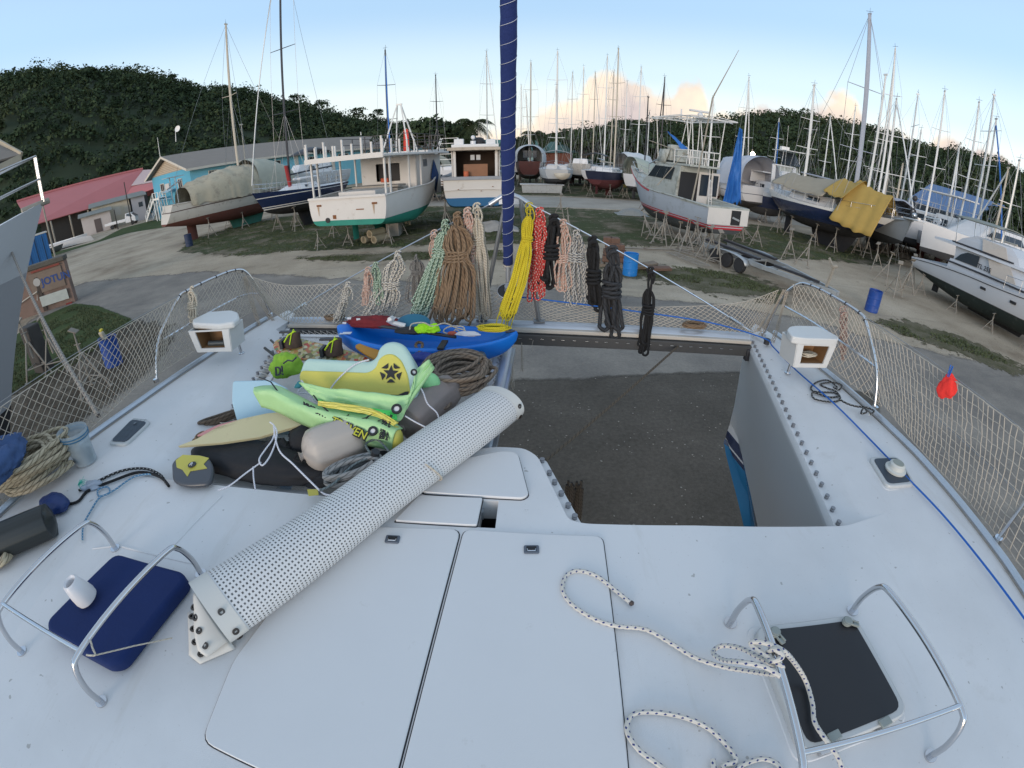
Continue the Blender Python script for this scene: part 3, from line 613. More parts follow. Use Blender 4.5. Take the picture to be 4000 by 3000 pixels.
def hull_fn(L_,B,fb,draft,tw=.55,tm=.42,rake=.9,srake=.3,e_mid=.62,e_bow=1.15,flare=.0,zk_bow=.0,zk_st=-.05,drag=2.2,bowp=2.0):
 """returns P(t, s): t stern..bow, s deck edge..centreline"""
 fs,fm,fbw=fb
 def sheer(t):return fm+(fs-fm)*max(0,1-t/.5)**1.8+(fbw-fm)*max(0,(t-.45)/.55)**1.8
 def half(t):
  if t<tm:return B/2*(tw+(1-tw)*math.sin(math.pi/2*t/tm))
  return B/2*max(0,1-((t-tm)/(1-tm))**bowp)+.012
 def keel(t):
  k=-draft*max(0,1-abs((t-.48)/.52)**drag)
  return k+(zk_bow*max(0,(t-.5)*2)**3 if t>.5 else zk_st*max(0,1-2*t)**2*-1)
 def P(t,s):
  b_,zs,zk=half(t),sheer(t),min(keel(t),sheer(t)-.15)
  a=s*math.pi/2;ex=e_mid+(e_bow-e_mid)*max(0,(t-.35)/.65)
  y=b_*max(0,math.cos(a))**ex;z=zs+(zk-zs)*math.sin(a)**(1.0+.25*(ex-.6))
  y*=1+flare*max(0,(t-.5)*2)*(z-zs)/(zs-zk+.01)
  x=L_*(t-.5);f=(zs-z)/(zs-zk+.01)
  if t>.5:x-=rake*f*((t-.5)*2)**2.5
  else:x+=srake*f*(1-2*t)**2.5
  return V((x,y,z))
 P.sheer=sheer;P.half=half;P.keel=keel;P.L=L_;P.B=B
 return P
def hull_mesh(P,root,bands,mats,nt=26,ns=12,cuts=(),name='hull',transom=True,chine=False):
 """skin with painted bands cut along the waterlines; bands: function z,x,t -> material index"""
 bm=bmesh.new()
 for sd_ in(1,-1):
  g=[[bm.verts.new((lambda q:(q.x,q.y*sd_,q.z))(P(i/nt,j/ns)))for j in range(ns+1)]for i in range(nt+1)]
  for i in range(nt):
   for j in range(ns):
    q=(g[i][j],g[i][j+1],g[i+1][j+1],g[i+1][j]);bm.faces.new(q if sd_>0 else q[::-1])
  if sd_==1:st_a=g[0]
  else:st_b=g[0]
 if transom:
  for j in range(ns):bm.faces.new((st_a[j],st_b[j],st_b[j+1],st_a[j+1]))
 bmesh.ops.remove_doubles(bm,verts=bm.verts,dist=.001)
 for c in cuts:bmesh.ops.bisect_plane(bm,geom=bm.verts[:]+bm.edges[:]+bm.faces[:],plane_co=(0,0,c),plane_no=(0,0,1))
 for f in bm.faces:
  c=f.calc_center_median();f.material_index=bands(c.z,c.x);f.smooth=True
 me=bpy.data.meshes.new(name);bm.to_mesh(me);bm.free()
 for m in mats:me.materials.append(m)
 me.set_sharp_from_angle(angle=R(38))
 o=bpy.data.objects.new(name,me);C.objects.link(o);o.parent=root;return o
def deck_mesh(P,root,mat,nt=22,drop=.04,t0=0.,t1=1.,name='deck',camber=.05,inset=.02):
 b=MB();vs=[]
 def fn(u,v):
  t=t0+(t1-t0)*u;h=max(0,P.half(t)-inset);y=(v*2-1)*h;return V((P.L*(t-.5),y,P.sheer(t)-drop+camber*(1-(v*2-1)**2)))
 b.grid(fn,nt,4);return b.build(name,mat,root,local=(0,0,0))
def rubrail(P,root,mat,r=.05,dz=-.02,nt=24,name='rub_rail',t0=0.):
 b=MB()
 for s in(1,-1):b.tube([V((P.L*(t0+(1-t0)*i/nt-.5),s*(P.half(t0+(1-t0)*i/nt)+.01),P.sheer(t0+(1-t0)*i/nt)+dz))for i in range(nt+1)],r,6)
 return b.build(name,mat,root,local=(0,0,0))
def place(name,stern,bow,zwl,label,cat,group=None):
 s,b_=V(stern),V(bow);d=b_-s
 return empty(name,((s.x+b_.x)/2,(s.y+b_.y)/2,zwl),math.atan2(d.y,d.x),label,cat,group),math.hypot(d.x,d.y)
def lb(b,name,mat,root,**k):
 o=b.build(name,mat,None,**k)
 if o is not None:o.parent=root
 return o
def keel_rudder(root,P,kx0,kx1,kd,km,rx=None,rd=None,rm=None,th=.22,taper=.7,ktop=-.15,rw=.45):
 b=MB();cx=(kx0+kx1)/2
 def sec(z,f,sw):w_=(kx1-kx0)/2*f;return[V((cx+sw+w_*math.cos(a),th*f*math.sin(a)*(.6+.4*math.cos(a)),z))for a in[2*math.pi*i/14 for i in range(14)]]
 b.loft([sec(ktop,1.12,0),sec(ktop-(kd+ktop)*.5,.95,-.05),sec(-kd,taper,-.12)]);lb(b,'keel',km,root)
 if rx is not None:
  b=MB();b.loft([[V((rx+x_,y_,z))for x_,y_ in((-rw,0),(-rw*.3,.06),(rw*.6,.05),(rw,0),(rw*.6,-.05),(-rw*.3,-.06))]for z in(.15,-rd)]);lb(b,'rudder',rm or km,root)
M_alu=M('mast aluminium',(.52,.52,.50),.45,.35,var=.12,sc=3);M_tanm=M('tan mast',(.46,.41,.33),.6,0,var=.1);M_blk=M('black spar',(.03,.03,.035),.5,var=.1);M_wmast=M('white mast',(.66,.66,.64),.5,var=.08)
M_wire=M('rigging wire',(.30,.30,.30),.5,.3,var=0);M_stl=M('stainless',(.55,.56,.57),.25,.9,var=.1,sc=6)
def mast(root,x,z0,H_,r=.10,mat=None,spreaders=(.45,.72),sw=1.1,rake=0.,P=None,stay=True,boom=None,extras=True,fore=None,back=None,wr=.011,furl=None,sid=.0):
 mat=mat or M_alu;top=V((x-rake,sid,z0+H_));base=V((x,0,z0));b=MB();b.tube([base,base.lerp(top,.7),top],[r,r*.95,r*.7],8,flat=.7)
 b.box(top+V((0,0,.05)),(.32,.07,.12));mo=lb(b,'mast',mat,root)
 at=lambda f:base.lerp(top,f)
 if spreaders:
  b=MB()
  for f in spreaders:
   c=at(f);w_=sw*(1.1-.35*f)
   for s in(1,-1):b.tube([c,c+V((-.12,s*w_,.05))],[.035,.025],5)
  lb(b,'spreaders',mat,root)
 w_=MB();hb=(P.half(.5)if P else 1.4);dz=(P.sheer(.5)if P else z0)
 if stay:
  for s in(1,-1):
   lst=[V((x-.1,s*hb,dz))]
   for f in spreaders:lst.append(at(f)+V((-.12,s*sw*(1.1-.35*f),.05)))
   lst.append(top)
   for i in range(len(lst)-1):w_.cyl(lst[i],lst[i+1],wr,n=3)
   for q in(.6,-.6):
    if spreaders:w_.cyl(V((x+q,s*hb,dz)),at(spreaders[0]),wr,n=3)
  fo=V(fore)if fore else V((P.L/2-.1,0,P.sheer(1)))if P else V((x+4,0,z0));ba=V(back)if back else V((-P.L/2+.1,0,P.sheer(0)))if P else V((x-5,0,z0))
  w_.cyl(top,ba,wr,n=3);w_.cyl(top,fo,wr,n=3)
  if furl:lb(MB().cyl(at(.97).lerp(fo,.02),fo+V((0,0,.5)),furl[0],n=8),'furled_sail',furl[1],root)
  lb(w_,'rigging',M_wire,root)
 if extras:
  b=MB();b.cyl(top,top+V((0,.05,.5)),.012,n=4);b.bar(top+V((-.15,-.2,.22)),top+V((.15,.2,.24)),.02);lb(b,'masthead_instruments',M_blk,root)
 if boom:b=MB();b.tube([V((x-.15,0,boom[1])),V((x-boom[0],0,boom[1]+boom[2]))],[.07,.06],8);lb(b,'boom',mat,root)
def rails(root,P,h=.6,n=8,t0=.02,t1=.98,mat=None,pulpit=True,two=True):
 b=MB();mat=mat or M_stl
 for s in(1,-1):
  ps=[V((P.L*(t0+(t1-t0)*i/n-.5),s*max(.05,P.half(t0+(t1-t0)*i/n)-.08),P.sheer(t0+(t1-t0)*i/n)))for i in range(n+1)]
  for p in ps:b.cyl(p,p+V((0,0,h)),.014,n=4)
  for k in((1,.5)if two else(1,)):
   for i in range(n):b.cyl(ps[i]+V((0,0,h*k)),ps[i+1]+V((0,0,h*k)),.010 if 1<i<n-2 else.016,n=4)
 lb(b,'guard_rail',mat,root)
def cabin(root,P,t0,t1,w_,h,mat,wins=0,z=None,front=.5,name='cabin',tap=.85,rear=.1,wmat=None,wz=(.35,.75)):
 x0,x1=P.L*(t0-.5),P.L*(t1-.5);z0=(P.sheer((t0+t1)/2)if z is None else z)-.05
 rg=[]
 for f,k in((0,1),(.6,(1+tap)/2+.02),(1,tap)):
  zz=z0+h*f;xa,xb=x0+rear*f,x1-front*f;w2=w_/2*k
  rg.append([V((xa,-w2,zz)),V(((xa*2+xb)/3,-w2*1.02,zz)),V(((xa+xb)/2+.15*(xb-xa),-w2*.96,zz)),V((xb,-w2*.62,zz)),V((xb,w2*.62,zz)),V(((xa+xb)/2+.15*(xb-xa),w2*.96,zz)),V(((xa*2+xb)/3,w2*1.02,zz)),V((xa,w2,zz))])
 lb(MB().loft(rg),name,mat,root,bevel=.02)
 for k in range(wins):
  f0=.12+.7*k/wins;f1=f0+.7/wins*.8
  for s in(1,-1):
   q=[V((x0+(x1-x0-front)*f+.05,s*(w_/2*(1-(1-tap)*zf)+.03),z0+h*zf))for f,zf in((f0,wz[0]),(f1,wz[0]),(f1,wz[1]),(f0,wz[1]))]
   lb(MB().add(q,[(0,1,2,3)]),'window',wmat or m_glass,root,smooth=False,thick=.02)
 return z0+h
m_std=M('stand paint',(.27,.25,.215),.7,.1,var=.3,sc=3,dirt=(.16,.09,.06),dsc=4,dth=.55)
def make_stand(pad='board'):
 root=empty('jack_stand',(0,0,0));b=MB();top=V((0,0,1.25))
 for k in range(3):
  a=k*2.094;ft=V((math.cos(a)*.5,math.sin(a)*.5,0));b.tube([ft,V((math.cos(a)*.05,math.sin(a)*.05,1.0))],.028,6)
  a2=a+2.094;b.tube([V((math.cos(a)*.36,math.sin(a)*.36,.32)),V((math.cos(a2)*.36,math.sin(a2)*.36,.32))],.018,5)
  b.box(ft+V((0,0,.015)),(.12,.12,.03))
 b.tube([V((0,0,.55)),top],.04,8);b.tube([top,top+V((.02,0,.35))],.022,6);b.tube([top+V((-.1,0,.02)),top+V((.1,0,.02))],.015,4)
 lb(b,'tripod',m_std,root);lb(MB().box(top+V((.03,0,.38)),(.24,.24,.035),Matrix.Rotation(R(28),3,'Y')),'pad',M('stand pad wood',(.24,.21,.17),.85,var=.2),root,bevel=.01)
 return root
STAND=make_stand();stand_used=[False]
def stand(p,h=1.6,rz=None,label='',lean=None):
 s=h/1.62;sc=(min(1.25,s**.6),min(1.25,s**.6),s);rz=rnd.uniform(0,6.28)if rz is None else rz
 rot=(lean[0],lean[1],rz)if lean else(0,0,rz)
 if not stand_used[0]:o=STAND;stand_used[0]=True;o.location=p;o.rotation_euler=rot;o.scale=sc
 else:o=dup(STAND,p,rz,scale=sc,rot=rot)
 o['label']=label;o['category']='boat stand';o['group']='jack stands around the yard';return o
def stands_for(root,P,who,zwl,spots,inward=.55):
 """spots: (t, side) props under the hull's turn of bilge"""
 for k,(t,s)in enumerate(spots):
  q=P(t,inward);p=root.matrix_basis@V((q.x,s*(q.y+.10),0));hz=zwl+q.z
  a=root.rotation_euler.z+(-math.pi/2 if s>0 else math.pi/2)
  same=sorted(tt for tt,ss in spots if ss==s);i_=same.index(t);pos='only' if len(same)==1 else('aft','forward')[i_]if len(same)==2 else('aftmost','second from aft','third from aft','fourth from aft')[i_];ov=root.matrix_basis.to_3x3()@V((0,s,0));rv=V((p.x,p.y,0)).normalized();ra,ta=ov.dot(rv),ov.dot(V((rv.y,-rv.x,0)));side=('near-side' if ra<0 else 'far-side')if abs(ra)>abs(ta)else('right-hand' if ta>0 else 'left-hand')
  stand((p.x,p.y,0),max(.5,hz),a,'%s %s stand under %s'%(pos,side,who))
RM=lambda root:(bpy.context.view_layer.update()or root)
m_cream=M('aged cream gelcoat',(.50,.46,.40),.5,var=.12,sc=1.5,dirt=(.24,.20,.16),dsc=1.6,dth=.56)
m_redb=M('rust red antifouling',(.13,.045,.032),.85,var=.25,sc=2,dirt=(.06,.04,.035),dsc=2)
m_greenk=M('green antifouling',(.035,.15,.11),.85,var=.25,sc=2,dirt=(.07,.13,.11),dsc=3)
m_tarp=M('tan canvas tarpaulin',(.40,.36,.27),.95,var=.16,sc=2.5,bump=.5,bs=7,dirt=(.25,.22,.17),dsc=1.2,dth=.52)
root,L_=place('ketch',(-27.0,31.0,0),(-21.2,44.2,0),1.55,'old cream ketch with rust-red bottom, green keel and a tan tarpaulin over its deck','sailboat','sailboats on stands')
P=hull_fn(L_,4.0,(1.75,1.55,2.1),.75,tw=.45,rake=1.8,srake=-.7,zk_st=-.3)
hull_mesh(P,root,lambda z,x:1 if z<.35 else 2 if 1.12<z<1.2 else 0,[m_cream,m_redb,M('brown stripe',(.09,.06,.05),.7)],cuts=(.35,1.12,1.2))
deck_mesh(P,root,m_cream);rubrail(P,root,m_cream,.06)
keel_rudder(root,P,-1.6,2.4,1.48,m_greenk,-5.4,1.5,m_redb,.3,.8,-.2)
def tarp_tent(P,t0,t1,ridge,drop=.5,n=16,wav=.07,seed=0,over=1.06,hoops=None,flat=.55):
 def fn(u,v):
  t=t0+(t1-t0)*u;hb=P.half(t)*over+.06;zs=P.sheer(t)-drop;zr=ridge(u)
  a=math.pi*v;y=hb*math.cos(a);z=zs+(zr-zs)*max(0,math.sin(a))**flat
  k=wav*(nz3((u*9,v*5,0),1,seed)+.5*nz3((u*25,v*9,2),1,seed))
  if hoops:z-=.10*abs(math.sin(u*hoops*math.pi))**1.5*math.sin(a)*-1-.05
  return V((P.L*(t-.5),y+k*.6,z+k))
 return MB().grid(fn,n*3,n*2)
lb(tarp_tent(P,.10,.62,lambda u:2.75+1.05*math.sin(min(1,u*1.15+.08)*math.pi/2),.35,hoops=5,wav=.16,seed=3),'tarpaulin',m_tarp,root)
lb(tarp_tent(P,.56,.93,lambda u:4.3-1.5*u*u,.3,hoops=4,wav=.08,seed=8),'rear_tarpaulin',M('pale canvas',(.40,.40,.33),.95,var=.14,sc=2,bump=.4,bs=6),root)
mast(root,.2,2.0,14.6,.14,M_tanm,(.56,),1.3,0.1,P,wr=.014);mast(root,1.0,2.0,5.5,.05,M_tanm,(),P=P,stay=False,extras=False)
lb(MB().tube([V((-L_/2+.3,-1.2,1.5)),V((-L_/2-.2,-1.3,2.3)),V((-L_/2-.2,1.3,2.3)),V((-L_/2+.3,1.2,1.5))],.02,5).tube([V((-L_/2-.25,.5,.2)),V((-L_/2-.25,.5,1.8))],.02,5).tube([V((-L_/2-.25,.2,.2)),V((-L_/2-.25,.2,1.8))],.02,5),'stern_ladder',M_stl,root)
b=MB();b.bar(V((-L_/2+.2,0,3.0)),V((-L_/2+1.8,.3,3.6)),.1);b.box((-L_/2+1.0,.2,3.9),(1.6,1.0,.05));b.bar(V((-L_/2+.8,.5,1.8)),V((-L_/2+.8,.5,3.9)),.06);b.bar(V((-L_/2+.8,-.5,1.8)),V((-L_/2+.8,-.5,3.9)),.06);lb(b,'solar_panel_arch',m_galv,root)
RM(root);stands_for(root,P,'the tarped old ketch',1.55,[(.17,1),(.42,-1),(.2,-1),(.68,-1),(.45,1)])
m_navy=M('navy gelcoat',(.012,.022,.065),.18,var=.1,sc=1,spec=.7,coat=.5);m_blkb=M('black antifouling',(.018,.018,.020),.85,var=.2,sc=2,dirt=(.05,.045,.04),dsc=2)
m_gel=M('white gelcoat',(.62,.62,.62),.35,var=.07,sc=1.5,dirt=(.38,.36,.32),dsc=2,dth=.62)
sb,bb=WP(733,372,40),WP(541,397,34)
root,L_=place('sloop',sb,bb,1.75,'navy blue racing sloop with double white waterline stripe and a tall dark mast','sailboat','sailboats on stands')
P=hull_fn(L_,3.6,(1.15,1.15,1.45),.6,tw=.55,rake=.9,srake=.9)
hull_mesh(P,root,lambda z,x:1 if z<.08 else 2 if(z<.16 or.24<z<.30 or.95<z<1.0)else 0,[m_navy,m_blkb,m_white],cuts=(.08,.16,.24,.30,.95,1.0))
deck_mesh(P,root,m_gel);cabin(root,P,.38,.72,2.1,.42,m_gel,2,front=1.3,tap=.75);rails(root,P,.6,9)
keel_rudder(root,P,-1.2,.5,1.75,m_blkb,-L_/2+1.2,1.3,m_blkb,.16,.6,-.3,.3)
mast(root,.9,1.2,19,.10,M_blk,(.30,.55,.78),1.5,.3,P,boom=(4.6,2.3,.25),wr=.013,furl=(.035,m_white))
b=MB()
for s in(1,-1):b.tube([V((-3.6+.55*math.cos(a),s*.55,1.85+.55*math.sin(a)))for a in[2*math.pi*i/16 for i in range(16)]],.018,5,closed=True);b.bar(V((-3.6,s*.55,1.2)),V((-3.6,s*.55,1.9)),.1)
lb(b,'steering_wheels',M_stl,root);b=MB();b.cyl(V((.95,0,1.4)),V((1.15,0,3.0)),.14);lb(b,'furled_red_cloth',M('red cloth',(.30,.03,.03),.9),root)
lb(MB().box((-.8,0,1.9),(2.2,.9,.18)),'sail_bag',m_gel,root,bevel=.08)
RM(root);stands_for(root,P,'the navy racing sloop',1.75,[(.2,1),(.2,-1),(.45,1),(.7,1),(.7,-1),(.45,-1)])
m_fw=M('fishing boat white',(.62,.59,.55),.6,var=.08,sc=1.2,dirt=(.36,.29,.22),dsc=1.8,dth=.60);m_fg=M('sea green bottom',(.02,.22,.16),.7,var=.18,sc=2,dirt=(.30,.38,.32),dsc=3,dth=.64)
m_rust=M('rust stain',(.20,.08,.03),.9,var=.3)
tl_,tr2=WP(657,434,25.2),WP(840,422,23.6);tc_=(tl_+tr2)/2;tz=tc_.z;tw_=(tr2-tl_).length
bw=WP(925,362,34.5);root,L_=place('fishing_boat',tc_,bw,tz-1.35,'white fishing boat with bright green bottom and a railed upper deck, stern toward the catamaran','fishing boat','fishing boats')
zw=tz-1.35;P=hull_fn(L_,tw_*1.04,(1.35,1.45,2.7),.55,tw=.97,tm=.35,rake=1.6,srake=0,e_mid=.13,e_bow=1.2,bowp=2.4,zk_st=.0)
hull_mesh(P,root,lambda z,x:1 if z<.20 else 0,[m_fw,m_fg],cuts=(.20,),ns=12);P0=P
hw_=P.half(0);b=MB()
for s in(1,-1):b.tube([V((L_*(i/20-.5),s*(P.half(i/20)-.02),P.sheer(i/20)+.03))for i in range(21)],.075,6,flat=.6)
b.bar(V((-L_/2,-hw_,1.38)),V((-L_/2,hw_,1.38)),.16,.12);lb(b,'gunwale',m_fw,root)
b=MB();b.grid(lambda u,v:V((L_*(u-.5)+.05,(v*2-1)*P.half(u)*.95,min(.55,P.sheer(u)-.2)if u<.55 else P.sheer(u)-.12)),20,4);lb(b,'deck',M('worn deck',(.36,.34,.31),.85,var=.2,dirt=(.2,.16,.12)),root)
x0=-L_/2
b=MB();b.box((x0+2.3,.1,1.05),(2.0,2.3,1.0));lb(b,'engine_box',m_fw,root,bevel=.03)
b=MB()
for k in range(7):b.box((x0+1.28,-1.0+k*.33,1.02),(.05,.12,.16))
lb(b,'rod_holes',m_rust,root)
b=MB();b.box((x0+3.7,0,1.60),(1.0,3.0,.10));b.box((x0+3.7,0,1.3),(.8,2.8,.35));lb(b,'bait_table',M('weathered bench',(.33,.30,.26),.9,var=.3,dirt=(.16,.10,.07)),root)
b=MB();hz0,hz1=P.sheer(.6)-.9,3.25;wx0,wx1=x0+5.0,x0+9.0;wd=hw_*.78
b.box(((wx0+wx1)/2,-wd,(hz0+hz1)/2),(wx1-wx0,.06,hz1-hz0));b.box(((wx0+wx1)/2,wd,(hz0+hz1)/2),(wx1-wx0,.06,hz1-hz0));b.box((wx1,0,(hz0+hz1)/2),(.06,wd*2,hz1-hz0))
b.box((wx0,-wd*.72,(hz0+hz1)/2),(.06,wd*.56,hz1-hz0));b.box((wx0,wd*.72,(hz0+hz1)/2),(.06,wd*.56,hz1-hz0));b.box((wx0,0,hz1-.2),(.06,wd*.9,.4));b.box((wx0,0,hz0+.55),(.06,wd*.9,1.1));lb(b,'wheelhouse',m_fw,root,smooth=False)
lb(MB().box((wx0+.3,0,(hz0+hz1)/2+.1),(.04,wd*.88,1.5)),'dark_interior',m_dark,root,smooth=False);b=MB();b.box((wx0-.02,.2,hz0+1.18),(.3,.5,.25));lb(b,'orange_cushion',M('orange plastic',(.5,.09,.03),.6),root,bevel=.03)
for s,xx in((1,.55),(1,1.9),(-1,1.0)):lb(MB().box((wx0+xx+.4,s*(wd+.035),2.75),(.6,.02,.45)),'window',m_glass,root,smooth=False)
roofz=3.35;b=MB();b.box((x0+4.7,0,roofz),(9.4,hw_*2.02,.14));b.box((x0+8.2,0,roofz+.12),(3.2,hw_*1.7,.14));lb(b,'upper_deck',m_fw,root,bevel=.03)
b=MB()
for s in(1,-1):
 for xx in(.35,.9,3.2,4.9):b.bar(V((x0+xx,s*hw_*.94,1.4)),V((x0+xx,s*hw_*.94,roofz)),.09)
lb(b,'roof_post',m_fw,root)
b=MB()
for k in range(9):b.bar(V((x0+.1,-hw_+.1+k*(hw_*2-.2)/8,roofz)),V((x0+.1,-hw_+.1+k*(hw_*2-.2)/8,roofz+(.95 if k%2==0 else.7))),.09)
for s in(1,-1):
 for k in range(5):b.bar(V((x0+.1+k*.95,s*hw_*.98,roofz)),V((x0+.1+k*.95,s*hw_*.98,roofz+.8)),.08)
b.bar(V((x0+.02,-hw_,roofz+.02)),V((x0+.02,hw_,roofz+.02)),.08,.26);lb(b,'baluster',m_fw,root)
b=MB()
for s in(1,-1):
 ps=[V((x0+3.6+k*1.1,s*hw_*.92,roofz))for k in range(6)]
 for p in ps:b.bar(p,p+V((0,0,1.15)),.045)
 for h in(.4,.78,1.15):b.bar(ps[0]+V((0,0,h)),ps[-1]+V((0,0,h)),.035)
for h in(.4,.78,1.15):b.bar(V((x0+9.1,-hw_*.92,roofz+h)),V((x0+9.1,hw_*.92,roofz+h)),.035);b.bar(V((x0+3.6,-hw_*.92,roofz+h)),V((x0+3.6,hw_*.3,roofz+h)),.035)
for k in range(5):b.bar(V((x0+9.1,-hw_*.92+k*hw_*.46,roofz)),V((x0+9.1,-hw_*.92+k*hw_*.46,roofz+1.15)),.045);b.bar(V((x0+3.6,-hw_*.92+k*hw_*.3,roofz)),V((x0+3.6,-hw_*.92+k*hw_*.3,roofz+1.15)),.045)
lb(b,'black_railing',M_blk,root)
b=MB()
for s in(1,-1):
 ps=[V((L_*(t-.5),s*(P.half(t)-.1),P.sheer(t)))for t in(.74,.8,.86,.92,.97)]
 for p in ps:b.bar(p,p+V((0,0,.95)),.045)
 for h in(.45,.95):
  for i in range(4):b.bar(ps[i]+V((0,0,h)),ps[i+1]+V((0,0,h)),.035)
lb(b,'bow_railing',M_blk,root)
b=MB();tx=x0+7.0
for s in(1,-1):
 b.bar(V((tx-.9,s*.95,roofz)),V((tx,s*.12,roofz+3.2)),.07);b.bar(V((tx+.9,s*.8,roofz)),V((tx,s*.12,roofz+3.2)),.07)
b.bar(V((tx,-.2,roofz+3.2)),V((tx,.2,roofz+3.2)),.1);lb(b,'tripod_mast',m_white,root)
lb(MB().grid(lambda u,v:V((x0+8.2,.15+(.24-u*.10)*(v*2-1),roofz+.2+1.45*u)),6,2),'red_lifejacket_panel',M('orange red cloth',(.62,.05,.03),.7),root,thick=.05)
b=MB();b.bar(V((x0+8.25,-.5,roofz+1.1)),V((x0+8.25,.15,roofz+1.72)),.04);b.bar(V((x0+8.25,.8,roofz+1.1)),V((x0+8.25,.15,roofz+1.72)),.04);lb(b,'small_ridge',m_pole,root)
lb(MB().add([V((wx1-1.3,-wd-.10,2.9)),V((wx1-.7,-wd-.16,1.9)),V((wx1-1.1,-wd-.10,.75)),V((wx1-1.9,-wd-.12,1.8))],[(0,1,2,3)]),'blue_cloth',M('blue cloth',(.015,.05,.16),.9),root,thick=.04)
b=MB()
for yy,zz,rr in((-hw_*.72,1.0,.06),(hw_*.72,1.02,.06)):b.box((x0-.02,yy,zz),(.06,.30,.10));
lb(b,'hawse_hole',m_rust,root,bevel=.02)
b=MB()
for yy in(-hw_*.70,hw_*.74):b.add([V((x0-.012,yy-.04,.95)),V((x0-.012,yy+.08,.95)),V((x0-.012,yy+.03,.45)),V((x0-.012,yy,.5))],[(0,1,2,3)])
lb(b,'rust_streak',M('pale rust streak',(.42,.30,.20),.9,var=.3),root,smooth=False)
b=MB();b.cyl(V((x0-.05,hw_*.52,.22)),V((x0+.05,hw_*.52,.22)),.14);lb(b,'exhaust',m_dark,root);b=MB();b.box((x0-.01,hw_*.33,.38),(.04,.2,.2));b.box((x0-.01,-hw_*.35,.72),(.03,.45,.05));lb(b,'transom_plate',m_rust,root,smooth=False)
keel_rudder(root,P,-3.0,3.5,1.0,m_fg,x0+.7,.95,m_fg,.1,.95,-.3,.3)
RM(root)
for(px,py,h,nm)in((690,538,zw-.0,'leftmost stand under the transom of the green-bottomed fishing boat'),(755,530,zw-.1,'middle stand under the transom of the green-bottomed fishing boat'),(842,526,zw-.1,'right stand under the transom corner of the green-bottomed fishing boat')):stand(tuple(ZP(px,py,0)),max(.9,zw-.3),None,nm)
for(px,py)in((868,506),(722,512)):stand(tuple(ZP(px,py,0)),1.2,None,'stand under the %s of the green-bottomed fishing boat'%('starboard side' if px>800 else 'middle, half hidden behind its front stands'))
p=ZP(852,508,0);tag(MB().box((p.x,p.y,.55),(.75,.75,1.1)).build('concrete_block',M('concrete',(.30,.28,.25),.9,var=.2,bump=.4,bs=15),bevel=.02),'grey concrete block propping the green-bottomed fishing boat','block')
m_pipe=M('clay pipe',(.36,.30,.20),.85,var=.2,sc=3,dirt=(.2,.17,.12))
for k,(px,py,zz,lbl)in enumerate(((800,515,.62,'top pipe of the three stacked clay pipes under the fishing boat'),(786,526,.2,'left bottom clay pipe under the fishing boat'),(808,526,.2,'right bottom clay pipe under the fishing boat'))):
 p=ZP(px,526,0);p.z=zz if k else.52;d=V((.45,.9,0)).normalized();b=MB();q=[V((0,0,0))]
 u_=d.cross(V((0,0,1)));fr=Matrix((u_,V((0,0,1)),d)).transposed()
 b.lathe([(.15,0),(.21,0),(.21,1.1),(.15,1.1),(.15,0)],p,16,fr);o=b.build('clay_pipe',m_pipe);tag(o,lbl,'pipe','clay pipes')
for(a,c_,lbl)in(((862,420),(878,484),'left of two long pale timber props leaning by the fishing boat'),((867,418),(886,486),'right of two long pale timber props leaning by the fishing boat')):
 A,B_=ZP(c_[0],c_[1],0),WP(a[0],a[1],28);tag(MB().bar(A,B_,.14,.10).build('timber_prop',M('pale timber',(.42,.38,.27),.85,var=.2)),lbl,'timber','timber props')
for i,(x_,y_)in enumerate(((845,462),(853,466),(860,470))):tag(MB().bar(ZP(x_+10,y_-12,.5),ZP(x_+2,y_+14,.12),.12,.10).build('timber_prop',M('pale timber',(.42,.38,.27),.85)),['left','middle','right'][i]+' of the short timber lengths stacked beside a stand near the fishing boat','timber','timber props')
m_fb=M('blue bottom paint',(.02,.12,.26),.7,var=.12,sc=2,dirt=(.12,.2,.28),dsc=3,dth=.66);m_gry=M('grey gunwale',(.27,.28,.30),.7,var=.15)
a,c_=WP(957,383,26.8),WP(1098,388,26.2);tc_=(a+c_)/2;tw_=(c_-a).length;zw=tc_.z-1.55
root,L_=place('fishing_boat',tc_,tc_+V((-.6,10.5,0)),zw,'white fishing boat with blue bottom and open-backed cabin, left of the blue sail cover','fishing boat','fishing boats')
P=hull_fn(L_,tw_*1.1,(1.55,1.5,2.5),.5,tw=.88,tm=.3,rake=1.3,srake=.2,e_mid=.20,e_bow=1.2,zk_st=0)
hull_mesh(P,root,lambda z,x:1 if z<.42 else 2 if z<.47 else 0,[m_fw,m_fb,m_gel],cuts=(.42,.47));hw_=P.half(0);x0=-L_/2
b=MB()
for s in(1,-1):b.tube([V((L_*(i/20-.5),s*(P.half(i/20)+.01),P.sheer(i/20)+.02))for i in range(21)],.13,6,flat=.7)
b.bar(V((x0,-hw_,1.56)),V((x0,hw_,1.56)),.2,.18);lb(b,'gunwale',m_gry,root)
b=MB()
for s in(1,-1):
 for k in range(6):b.box((x0+.6+k*.5,s*(hw_*.95),1.25),(.08,.12,.5))
lb(b,'frames',m_gry,root);deck_mesh(P,root,M('worn deck',(.36,.34,.31),.85),drop=.7)
cw=hw_*.78;b=MB();rz_=3.15
for s in(1,-1):b.box((x0+2.9,s*cw,2.0),(2.2,.08,2.3));b.bar(V((x0+1.0,s*cw*.86,.9)),V((x0+1.0,s*cw*.86,rz_)),.15)
b.box((x0+4.0,0,2.0),(.08,cw*2,2.3));lb(b,'cabin',m_fw,root,smooth=False);lb(MB().box((x0+3.9,0,2.0),(.05,cw*1.8,2.2)),'dark_interior',M('brown interior',(.05,.03,.02),.8),root,smooth=False)
